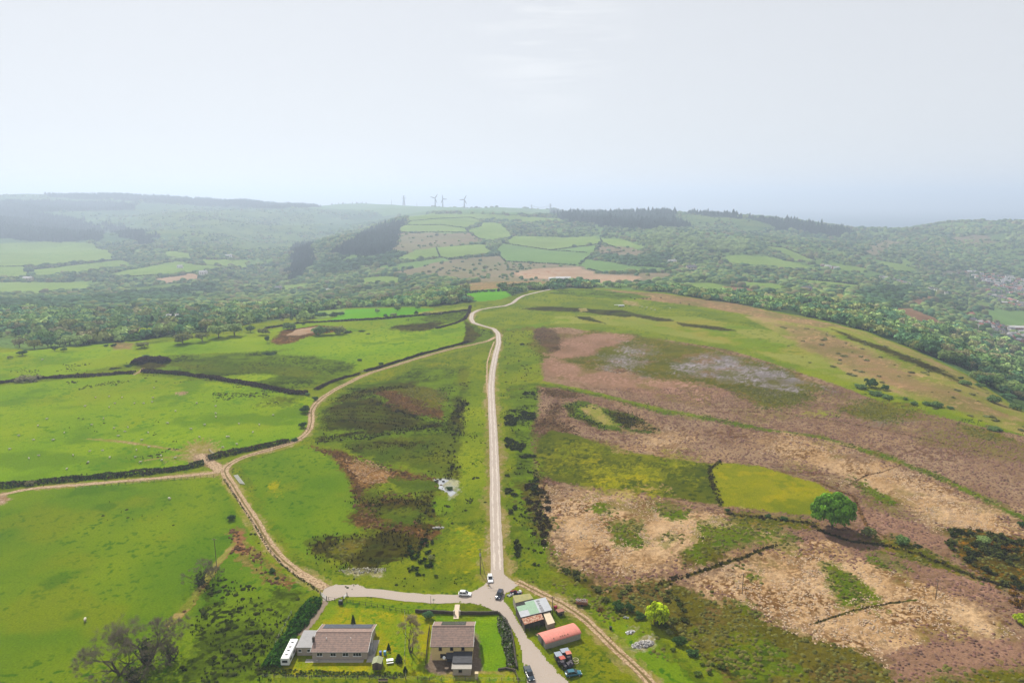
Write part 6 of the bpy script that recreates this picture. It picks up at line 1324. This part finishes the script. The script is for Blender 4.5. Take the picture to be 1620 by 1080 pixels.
def wall(px, hgt, wid, m, label, name='garden_wall', cat='wall'):
    q = [np.array(upz(u, v, 0)) for u, v in px]; mb = MB(); o0 = q[0]
    for a, b in zip(q[:-1], q[1:]):
        d = (b-a)/np.hypot(*(b-a)); nn_ = np.array([-d[1], d[0]])*wid/2; k_ = max(1, int(np.hypot(*(b-a))/1.1))
        for i in range(k_):
            p0 = a+(b-a)*i/k_-o0; p1 = a+(b-a)*(i+.985)/k_-o0; h_ = hgt*rng.uniform(.9, 1.06); V = [(*(p0-nn_), -.2), (*(p1-nn_), -.2), (*(p1+nn_), -.2), (*(p0+nn_), -.2)]; V += [(p_[0], p_[1], h_) for p_ in V]; mb.add(V, [(3,2,1,0),(4,5,6,7),(0,1,5,4),(1,2,6,5),(2,3,7,6),(3,0,4,7)])
    o = mb.obj(name, m, None, .02); o.location = (*o0, 0); return tag(o, label, cat)
m_dkwall = M('dark_stone', (104,94,80), .5, rough=.95, var=.35, vscale=3, bump=.6, bscale=5)
wall([(657,968),(690,969.5),(718,971)], 1.0, .4, m_dkwall, 'dark stone wall left of the pale garden path')
wall([(727,971),(760,971.5),(788,970.5)], 1.0, .4, m_dkwall, 'dark stone wall right of the pale garden path')
wall([(789,971),(800,983),(808,997),(812,1016),(815,1040),(818,1058)], .9, .4, m_slate, 'dark garden wall following the road beside the farmhouse lawn')
wall([(788,1060),(800,1058),(816,1061)], .6, .4, m_dkwall, 'short dark wall at the lower corner of the farmhouse lawn')
for u, lb in ((718.5, 'left'), (727, 'right')): x, y = upz(u, 972, 0); gadget('gate_pillar', MB().box(-.25, .25, -.25, .25, -.1, 1.3).box(-.3, .3, -.3, .3, 1.3, 1.4), m_concrete, (x, y, 0), lb+' pale pillar of the garden path gate', 'gate pillar')
x, y = upz(754, 1072, 0); gadget('gate_pillar', MB().box(-.4, .4, -.4, .4, -.1, 1.5).box(-.45, .45, -.45, .45, 1.5, 1.62), M('cream_pillar', (226,204,160), .62), (x, y, 0), 'thick cream pillar in the bottom fence below the farmhouse', 'gate pillar')
def gate(a, b, label, m=m_steel, hgt=1.2):
    a = np.array(P(*a)); b = np.array(P(*b)); d = b-a; o = empty('field_gate', a, math.atan2(d[1], d[0]), label, 'gate'); L_ = math.hypot(d[0], d[1]); mb = MB()
    for i in range(6): mb.tube((.1, 0, .2+i*(hgt-.2)/5), (L_-.1, 0, .2+i*(hgt-.2)/5), .03, n=5)
    mb.tube((.1, 0, .15), (L_*.5, 0, hgt), .03, n=5).obj('rail', m, o)
    for xx in (0, L_): MB().box(xx-.1, xx+.1, -.1, .1, -.2, hgt+.2).obj('post', m_wood, o)
gate((331,713),(340,722), 'open pale gate at the trodden gateway above the lane fork', M('pale_gate', (200,190,176), .6))
gate((507,941),(517,949), 'metal gate across the top of the bungalow driveway')
gate((572,589),(580,586), 'grey gate beside the lane halfway to the road')
gate((543,948),(549,942), 'white gate at the corner of the bungalow lawn', m_white, 1.0)
x, y = upz(539, 955, 0); gadget('refuse_bin', MB().box(-.6, .6, -.4, .4, 0, 1.1).prism([(-.62, 1.1), (.62, 1.1), (.5, 1.3), (-.5, 1.3)], -.42, .42, 1), mat('dark_bin', (.03,.035,.035), .6), (x, y, 0), 'dark refuse bin beside the white corner gate', 'bin')
def pole(u, v, hgt, label, arm=True, stay=None, r=.13, cat='utility pole', name='utility_pole', z0=None):
    p = P(u, v); o = empty(name, p, 0, label, cat); MB().tube((0, 0, -.3), (0, 0, hgt), r, r*.72, 8).obj('pole', m_wood, o)
    if arm:
        MB().box(-.7, .7, -.06, .06, hgt-.45, hgt-.33).obj('crossarm', m_wood, o)
        for xx in (-.6, 0, .6): MB().tube((xx, 0, hgt-.33), (xx, 0, hgt-.12), .05, n=6).obj('insulator', m_concrete, o)
    if stay: MB().tube((stay[0], stay[1], -.1), (0, 0, hgt*.8), .09, .09, 6).obj('strut', m_wood, o)
    return o
po = pole(760, 908, 9.2, 'tall dark pole with equipment near its top beside the junction', stay=(1.6, -.5), r=.16)
MB().box(-.28, .28, -.35, -.1, 6.6, 7.6).obj('transformer', mat('grey_box', (.3,.31,.32), .5), po, .03)
pole(343.5, 902, 11.5, 'very tall thin pole by the bare trees in the left field', r=.12)
pole(1174, 939, 7.0, 'wooden pole standing on the pale tussock moor below the stream'); pole(1480, 948, 6.8, 'wooden pole far right on the pale tussock moor')
pole(874, 973, 6.2, 'dark pole between the sheds and the crimson tank'); pole(681.7, 956, 3.0, 'short black post beside the lane above the farmhouse', False, r=.07, cat='post', name='post')
pole(698.5, 845, 3.2, 'slim grey post at the edge of the bog', False, r=.06, cat='post', name='post')
for u, v, lb in ((818, 894, 'left'), (824, 895, 'right')): pole(u, v, 2.4, lb+' of two pale thin posts on the verge right of the road', False, r=.07, cat='post', name='post')
x, y = upz(686, 955, 0); o = empty('road_sign', (x, y, 0), .3, 'small sign on a leaning post beside the black post', 'sign'); MB().tube((0, 0, 0), (0, 0, 1.7), .04).obj('post', m_steel, o); MB().box(-.3, .3, -.06, -.042, 1.2, 1.8).obj('panel', m_white, o)
# pond
pq = poly_sheet([(683,758),(700,757),(712,759),(706,764),(700,768),(706,775),(716,775),(724,779),(712,787),(706,779),(693,773),(694,765)], .09, .5)
tag(link('pond', raw_mesh('pond', pq[0], pq[1], [mat('pond_water', (.30,.31,.32), .18, spec=.5, var=.12, vscale=.5, bump=.05, bscale=3)])), kind='structure')
# ------------------------------------------------------------------ village houses and far farms
def house_mesh(i, wallc, roofc):
    r = np.random.default_rng(900+i); L, D, e, rh = r.uniform(7, 13), r.uniform(6, 8), r.uniform(4.6, 5.6), r.uniform(1.8, 2.6)
    a = MB().prism([(-D/2, -1.5), (D/2, -1.5), (D/2, e), (0, e+rh-.15), (-D/2, e)], -L/2, L/2, 0); n1 = len(a.f)
    a.slab([(-L/2-.3, -D/2-.4, e-.1), (L/2+.3, -D/2-.4, e-.1), (L/2+.3, 0, e+rh), (-L/2-.3, 0, e+rh)], .15).slab([(L/2+.3, D/2+.4, e-.1), (-L/2-.3, D/2+.4, e-.1), (-L/2-.3, 0.003, e+rh), (L/2+.3, 0.003, e+rh)], .15); n2 = len(a.f)
    a.box(L*.3, L*.3+.8, -.4, .4, e+rh*.6, e+rh+1.1); n3 = len(a.f)
    for k in range(3):
        for z in (1.2, 3.7): a.box(-L*.35+k*L*.3, -L*.35+k*L*.3+1.1, -D/2-.06, -D/2-.01, z, z+1.1)
    me = bpy.data.meshes.new('house'); me.from_pydata(a.v, [], a.f)
    for m in (wallc, roofc, m_glass): me.materials.append(m)
    me.polygons.foreach_set('material_index', [0]*n1+[1]*(n2-n1)+[0]*(n3-n2)+[2]*(len(a.f)-n3)); me.update(); return me
hw_ = M('village_white', (236,232,226), .8, rough=.9); hc_ = M('village_cream', (214,196,170), .75, rough=.9); hb_ = M('village_brick', (170,112,92), .7, rough=.9)
hr_ = M('village_slate', (120,116,122), .6, rough=.8); ht_ = M('village_red_tile', (176,112,92), .7, rough=.85); hl_ = M('village_pale_roof', (196,192,190), .7, rough=.7)
HM = []
for i, (a_, b_, lw, lr) in enumerate([(hw_, hr_, 'white', 'grey slate'), (hc_, hr_, 'cream', 'grey slate'), (hw_, ht_, 'white', 'reddish tile'), (hb_, hr_, 'brick', 'grey slate'), (hb_, ht_, 'brick', 'reddish tile'), (hc_, hl_, 'cream', 'pale grey'), (hw_, hl_, 'white', 'pale grey')]):
    HM.append((house_mesh(i, a_, b_), lw, lr))
def terrace(px, n, ang, where, row=True, k=None):
    q = [P(*p) for p in px]; L_ = np.r_[0, np.cumsum([np.hypot(*(b-a)[:2]) for a, b in zip(q[:-1], q[1:])])]
    for i in range(n):
        t = L_[-1]*(i+.5)/n; x = np.interp(t, L_, [p[0] for p in q])+rng.normal(0, 2.5); y = np.interp(t, L_, [p[1] for p in q])+rng.normal(0, 4); j = int(np.searchsorted(L_, t))-1; j = min(max(j, 0), len(q)-2)
        d = q[j+1]-q[j]; me, lw, lr = HM[int(rng.integers(0, len(HM))) if k is None else k]; lb = f'{lw} house with {lr} roof {where}'
        tag(link('house', me, loc=(x, y, float(zt(x, y))), rz=math.atan2(d[1], d[0])+ang+rng.normal(0, .06)), lb, 'house', f'{lw} {lr} roofed houses {where}')
terrace([(1536,509),(1560,515),(1590,521),(1622,528)], 17, 0, 'in the street below the sports field'); terrace([(1545,516),(1580,525),(1625,538)], 15, 0, 'in the street below the sports field'); terrace([(1575,530),(1600,537),(1630,547)], 9, 0, 'in the street below the sports field')
terrace([(1563,468),(1590,474),(1625,484)], 13, 0, 'in the village above the sports field'); terrace([(1562,474),(1590,481),(1620,488)], 10, 0, 'in the village above the sports field'); terrace([(1560,461),(1590,464),(1625,470)], 12, 0, 'in the village above the sports field'); terrace([(1572,455),(1600,457),(1625,462)], 10, 0, 'in the village above the sports field')
for k_ in range(6): terrace([(1535+k_*7, 437+k_*3.2), (1575+k_*5, 441+k_*3.4), (1628, 445+k_*3.6)], 12, 0, 'in the far part of the village')
terrace([(1530,431),(1560,436),(1600,440)], 9, 0, 'in the far part of the village'); terrace([(1466,457),(1480,461),(1496,466)], 7, R(80), 'in the short row among the valley trees', k=0)
terrace([(1300,422),(1308,424),(1326,426)], 7, 0, 'in the hamlet under the wooded hill'); terrace([(1392,440),(1410,444),(1440,452)], 8, 0, 'among the trees right of the hamlet'); terrace([(1500,437),(1525,433),(1545,431)], 6, 0, 'at the near end of the far village')
def farm(u, v, k, rz, label, sc=1.): p = P(u, v); o = link('farm_house', HM[k][0], loc=p, rz=rz); o.scale = (sc, sc, sc); tag(o, label, 'house')
farm(1063, 418, 6, .2, 'white farm building among trees left of the purple roofed barn', 1.5); farm(1093, 429, 1, .1, 'wide barn with a purplish roof in the small valley', 1.8)
farm(274, 506, 5, .1, 'grey roofed cottage hidden in the left wood', 1.1); farm(441, 459, 1, .3, 'dark roofed house in the deep left valley', 1.3); farm(516, 462, 6, 0, 'low pale building by the narrow valley field', 1.0)
farm(45, 444, 5, .1, 'pale farm shed at the foot of the far left fields', 1.6); farm(362, 408, 6, .2, 'white farmhouse in the upper left valley fields', 1.6); farm(285, 424, 6, 0, 'tiny white cottage beside the left valley hedges', 1.2); farm(322, 435, 6, .1, 'low white barn beside the orange earth patch', 1.6)
farm(1395, 488, 5, .6, 'pale house on the lane above the ploughed field', 1.1); farm(1275, 462, 1, .2, 'dark barn behind the quarry yard trees', 1.4); farm(1535, 501, 4, .2, 'single house at the near corner of the sports field', 1.2)
p = P(891, 443); o = empty('white_barn', p, .05, 'bright white farm barn beside the end of the road', 'barn'); MB().prism([(-6, -1), (6, -1), (6, 4), (0, 6), (-6, 4)], -13, 13, 0).obj('wall', m_white, o)
MB().slab([(-13.5, -6.4, 4.1), (13.5, -6.4, 4.1), (13.5, 0, 6.3), (-13.5, 0, 6.3)], .15).slab([(13.5, 6.4, 4.1), (-13.5, 6.4, 4.1), (-13.5, .003, 6.3), (13.5, .003, 6.3)], .15).obj('roof', M('pale_barn_roof', (206,204,206), .7), o)
p = P(875, 442.5); o = empty('white_barn', p, .05, 'lower white shed left of the bright white barn', 'barn'); MB().box(-8, 8, -4, 4, -1, 3.2).obj('wall', m_white, o); MB().slab([(-8.3, -4.3, 3.3), (8.3, -4.3, 3.3), (8.3, 4.3, 4.2), (-8.3, 4.3, 4.2)], .15).obj('roof', MATS['pale_barn_roof'], o)
p = P(1596, 521); o = empty('hall', p, -.15, 'long pale roofed hall between the sports field and the houses', 'hall'); MB().prism([(-8, -2), (8, -2), (8, 5), (0, 7), (-8, 5)], -24, 24, 0).obj('wall', hb_, o); MB().slab([(-24.5, -8.5, 5), (24.5, -8.5, 5), (24.5, 0, 7.2), (-24.5, 0, 7.2)], .2).slab([(24.5, 8.5, 5), (-24.5, 8.5, 5), (-24.5, .003, 7.2), (24.5, .003, 7.2)], .2).obj('roof', hl_, o)
# white sheeting and feeders on the far common
p = P(983, 485); o = empty('feed_trailer', p, .1, 'white trailer and trough standing on the far common', 'trailer'); MB().box(-3.2, 3.2, -1.2, 1.2, .5, 2.2).obj('body', m_white, o, .1)
for xx in (-1.8, 1.8): MB().tube((xx, -1.3, .45), (xx, -1.1, .45), .45, n=12).tube((xx, 1.1, .45), (xx, 1.3, .45), .45, n=12).obj('wheel', m_rub, o)
p = P(976, 483); gadget('trough', MB().box(-3, 3, -.5, .5, .3, .8).box(-2.6, -2.4, -.4, .4, 0, .3).box(2.4, 2.6, -.4, .4, 0, .3), m_white, p, 'low white trough left of the white trailer on the common', 'trough')

# ------------------------------------------------------------------ wind turbines, pylons and masts on the skyline
m_turb = mat('turbine_grey', (.06, .065, .075), .7)
def turbine(u, v, tip, angs, label, yaw=0.):
    p = P(u, v); dep = p[1]*math.cos(TH); hub = tip*dep/F; bl = hub*.62; o = empty('wind_turbine', p, yaw, label, 'wind turbine')
    MB().tube((0, 0, -8), (0, 0, hub), 4.2, 2.6, 12).obj('tower', m_turb, o, 0, True); MB().box(-2.2, 2.2, -3, 6, hub-1.6, hub+2.2).obj('nacelle', m_turb, o, .5); MB().tube((0, -5, hub+.3), (0, -3, hub+.3), 1.2, 2.0, 10).obj('hub', m_turb, o)
    for a in angs:
        a = R(a); dx, dz = math.sin(a), math.cos(a); nx, nz = dz, -dx; V = []
        for t, w0 in ((.02, 1.6), (.2, 3.6), (.6, 2.6), (1., .9)):
            for s_, yy in ((-1, -4.3), (1, -4.3), (1, -3.7), (-1, -3.7)): V.append((dx*bl*t+nx*w0*s_, yy, hub+.3+dz*bl*t+nz*w0*s_))
        Fc = [(i*4+j, i*4+(j+1) % 4, i*4+4+(j+1) % 4, i*4+4+j) for i in range(3) for j in range(4)]+[(3, 2, 1, 0), (12, 13, 14, 15)]; MB().add(V, Fc).obj('blade', m_turb, o)
turbine(688.5, 325, 12.8, (33, -72, 158), 'leftmost of three wind turbines on the ridge, one blade pointing left'); turbine(700.5, 326, 12, (-8, 92, 205), 'middle wind turbine, seen almost side on, one blade pointing right', .35); turbine(734.6, 327.5, 12.6, (28, -92, 152), 'rightmost wind turbine, standing apart on the ridge')
def pylon(u, v, hpx, label, mast=False):
    p = P(u, v); hgt = hpx*p[1]*math.cos(TH)/F; o = empty('mast' if mast else 'pylon', p, 0, label, 'mast' if mast else 'pylon'); mb = MB(); b = hgt*(.11 if not mast else .03); r_ = hgt*.02
    for sx in (-1, 1):
        for sy in (-1, 1): mb.tube((sx*b, sy*b, -3), (sx*b*.18, sy*b*.18, hgt*.97), r_, r_*.6, 4)
    lv = np.linspace(0, .92, 8)
    for i in range(7):
        a0, a1 = b*(1-.85*lv[i]), b*(1-.85*lv[i+1]); z0, z1 = hgt*lv[i], hgt*lv[i+1]
        for sy in (-1, 1): mb.tube((-a0, sy*a0, z0), (a1, sy*a1, z1), r_*.5, n=3); mb.tube((a0, sy*a0, z0), (-a1, sy*a1, z1), r_*.5, n=3)
    mb.obj('lattice', m_turb, o)
    if not mast:
        for zz, ww in ((.62, .2), (.76, .25), (.9, .17)): MB().box(-hgt*ww, hgt*ww, -r_, r_, hgt*zz, hgt*(zz+.025)).obj('crossarm', m_turb, o)
    return p, hgt
pylon(619.5, 322, 8, 'thin mast left of the tall mast on the skyline', True); pylon(639, 323, 16, 'tall broad lattice mast on the skyline left of the turbines'); pylon(659.5, 323.5, 6, 'small mast between the tall mast and the turbines', True)
q1, h1 = pylon(841, 332, 8.5, 'left pylon of the two above the central hill'); q2, h2_ = pylon(870.5, 334, 12, 'right pylon of the two beside the conifer plantation')
cb_ = MB()
for s_ in (-1, 1):
    a_ = np.array(q1)+(s_*h1*.22, 0, h1*.78); b_ = np.array(q2)+(s_*h2_*.22, 0, h2_*.78); pr_ = a_
    for t in np.linspace(0, 1, 9)[1:]: c_ = a_*(1-t)+b_*t-np.array([0, 0, 14*4*t*(1-t)]); cb_.tube(pr_, c_, .35, n=4); pr_ = c_
tag(cb_.obj('power_line', m_turb), 'power line slung between the two pylons', 'power line')

# ------------------------------------------------------------------ sheep and cattle
def sheep_mesh(name, fleece, face):
    a = MB(); V, f = ico(2); Vb = V*np.array([.62, .3, .31])+(0, 0, .62); Vb[:, 2] += .03*np.sin(V[:, 0]*9)*np.abs(V[:, 1]); a.add(Vb, f); n1 = len(a.f)
    Vh = V*np.array([.2, .11, .12])+(.76, 0, .72); Vh[:, 2] -= (Vh[:, 0]-.76)*.5; a.add(Vh, f); a.tube((.5, 0, .68), (.7, 0, .74), .15, .1, 8)
    for s_ in (-1, 1): a.tube((.68, s_*.08, .8), (.62, s_*.2, .78), .045, .02, 5)
    for xx in (-.38, .36):
        for s_ in (-1, 1): a.tube((xx, s_*.16, .5), (xx-.03, s_*.16, .26), .065, .045, 6); a.tube((xx-.03, s_*.16, .26), (xx, s_*.16, 0), .045, .04, 6)
    a.tube((-.58, 0, .68), (-.7, 0, .5), .06, .04, 5)
    me = bpy.data.meshes.new(name); me.from_pydata(a.v, [], a.f); me.materials.append(fleece); me.materials.append(face); me.polygons.foreach_set('material_index', [0]*n1+[1]*(len(a.f)-n1)); me.polygons.foreach_set('use_smooth', [True]*len(a.f)); me.update(); return me
SHM = sheep_mesh('sheep', M('fleece', (230,222,200), .65, rough=1.), M('sheep_face', (200,190,172), .7))
Z7 = [(590,320),(690,320),(737,320),(780,313),(785,292),(490,290),(436,335),(531,398),(585,447),(656,443),(608,488),(195,435),(97,485),(173,507),(274,508),(200,588),(149,603),(527,562),(375,587),(563,598),(727,508),(763,545),(860,422),(1022,493),(1106,335),(1106,372),(1107,390),(1009,320),(1225,425),(1162,492),(1172,492),(1215,530),(1143,545),(826,590),(830,612),(898,600),(694,596),(720,622),(790,240),(343,657),(453,622),(640,465),(50,555),(1296,468),(560,284),(625,290),(700,560),(460,566),(240,400),(900,360),(980,452),(1330,430),(1400,380),(1050,430),(760,470),(470,430),(330,470),(560,340)]
for (a_, b_) in Z7:
    u, v = a_*.3086, 540+b_*.3086; p = P(u, v)
    wh = 'in the big left field near the brown hedge bank' if v < 640 else ('in the middle of the big left field' if v < 700 else 'in the big left field near the field track')
    o = link('sheep', SHM, loc=p, rz=rng.uniform(0, 6.28)); s_ = rng.uniform(.9, 1.1); o.scale = (s_, s_, s_); tag(o, 'white sheep grazing '+wh, 'sheep', 'sheep '+wh)
for u, v, lb in [(135, 982, 'single white sheep in the near left field'), (67, 569.5, 'white sheep alone on the top left pasture'), (268, 790, 'white sheep in the near field just below the field track')]:
    o = link('sheep', SHM, loc=P(u, v), rz=rng.uniform(0, 6.28)); o.scale = (1.2,)*3; tag(o, lb, 'sheep')
for u, v in [(1024,487),(1030,489),(1016,486),(1036,491),(1060,488)]: o = link('sheep', SHM, loc=P(u, v), rz=rng.uniform(0, 6.28)); o.scale = (1.4,)*3; tag(o, 'tiny white sheep on the far common right of the white trailer', 'sheep', 'sheep on the far common')
def cow_mesh():
    a = MB(); V, f = ico(2); a.add(V*np.array([1.0, .38, .42])+(0, 0, 1.0), f); a.tube((.8, 0, 1.1), (1.25, 0, 1.35), .26, .17, 10); Vh = V*np.array([.3, .15, .17])+(1.42, 0, 1.35); Vh[:, 2] -= (Vh[:, 0]-1.42)*.7; a.add(Vh, f)
    for s_ in (-1, 1): a.tube((1.28, s_*.12, 1.45), (1.22, s_*.32, 1.45), .06, .03, 5)
    for xx in (-.7, .65):
        for s_ in (-1, 1): a.tube((xx, s_*.22, .85), (xx-.04, s_*.22, .42), .13, .075, 7); a.tube((xx-.04, s_*.22, .42), (xx, s_*.22, 0), .075, .06, 7)
    a.tube((-.97, 0, 1.2), (-1.08, 0, .5), .05, .03, 5); return a.mesh('cow', mat('dark_hide', (.025,.02,.018), .8), 0, True)
CM = cow_mesh()
for u, v in [(1018,473.5),(1023,473),(1029,473.5),(998,471.5),(1004,474),(1076,480),(1090,482.5),(1046,472)]: tag(link('cow', CM, loc=P(u, v), rz=rng.uniform(0, 6.28)), 'dark cow grazing on the far common beside the pale worn ground', 'cow', 'dark cattle on the far common')
# ------------------------------------------------------------------ air
def make_haze():
    x0, x1, y0, y1, z0, z1 = -47500, 47500, -400, 42500, -260, 330
    V = [(x, y, z) for z in (z0, z1) for y in (y0, y1) for x in (x0, x1)]
    Fc = np.array([(0, 2, 3, 1), (4, 5, 7, 6), (0, 1, 5, 4), (2, 6, 7, 3), (0, 4, 6, 2), (1, 3, 7, 5)])
    m = bpy.data.materials.new('haze_air'); m.use_nodes = True; t = m.node_tree; t.nodes.clear()
    o = N('ShaderNodeOutputMaterial', t); v = N('ShaderNodeVolumePrincipled', t)
    v.inputs['Color'].default_value = HAZE_COL; v.inputs['Density'].default_value = HAZE_D; v.inputs['Anisotropy'].default_value = HAZE_G
    t.links.new(v.outputs[0], o.inputs['Volume'])
    tag(link('haze', raw_mesh('haze', V, Fc, [m])), kind='stuff', label='pale blue haze lying over the far hills and valleys', cat='haze')
HAZE_D = 1.85e-4; HAZE_G = .3; HAZE_COL = (.68, .81, 1, 1)
make_haze()
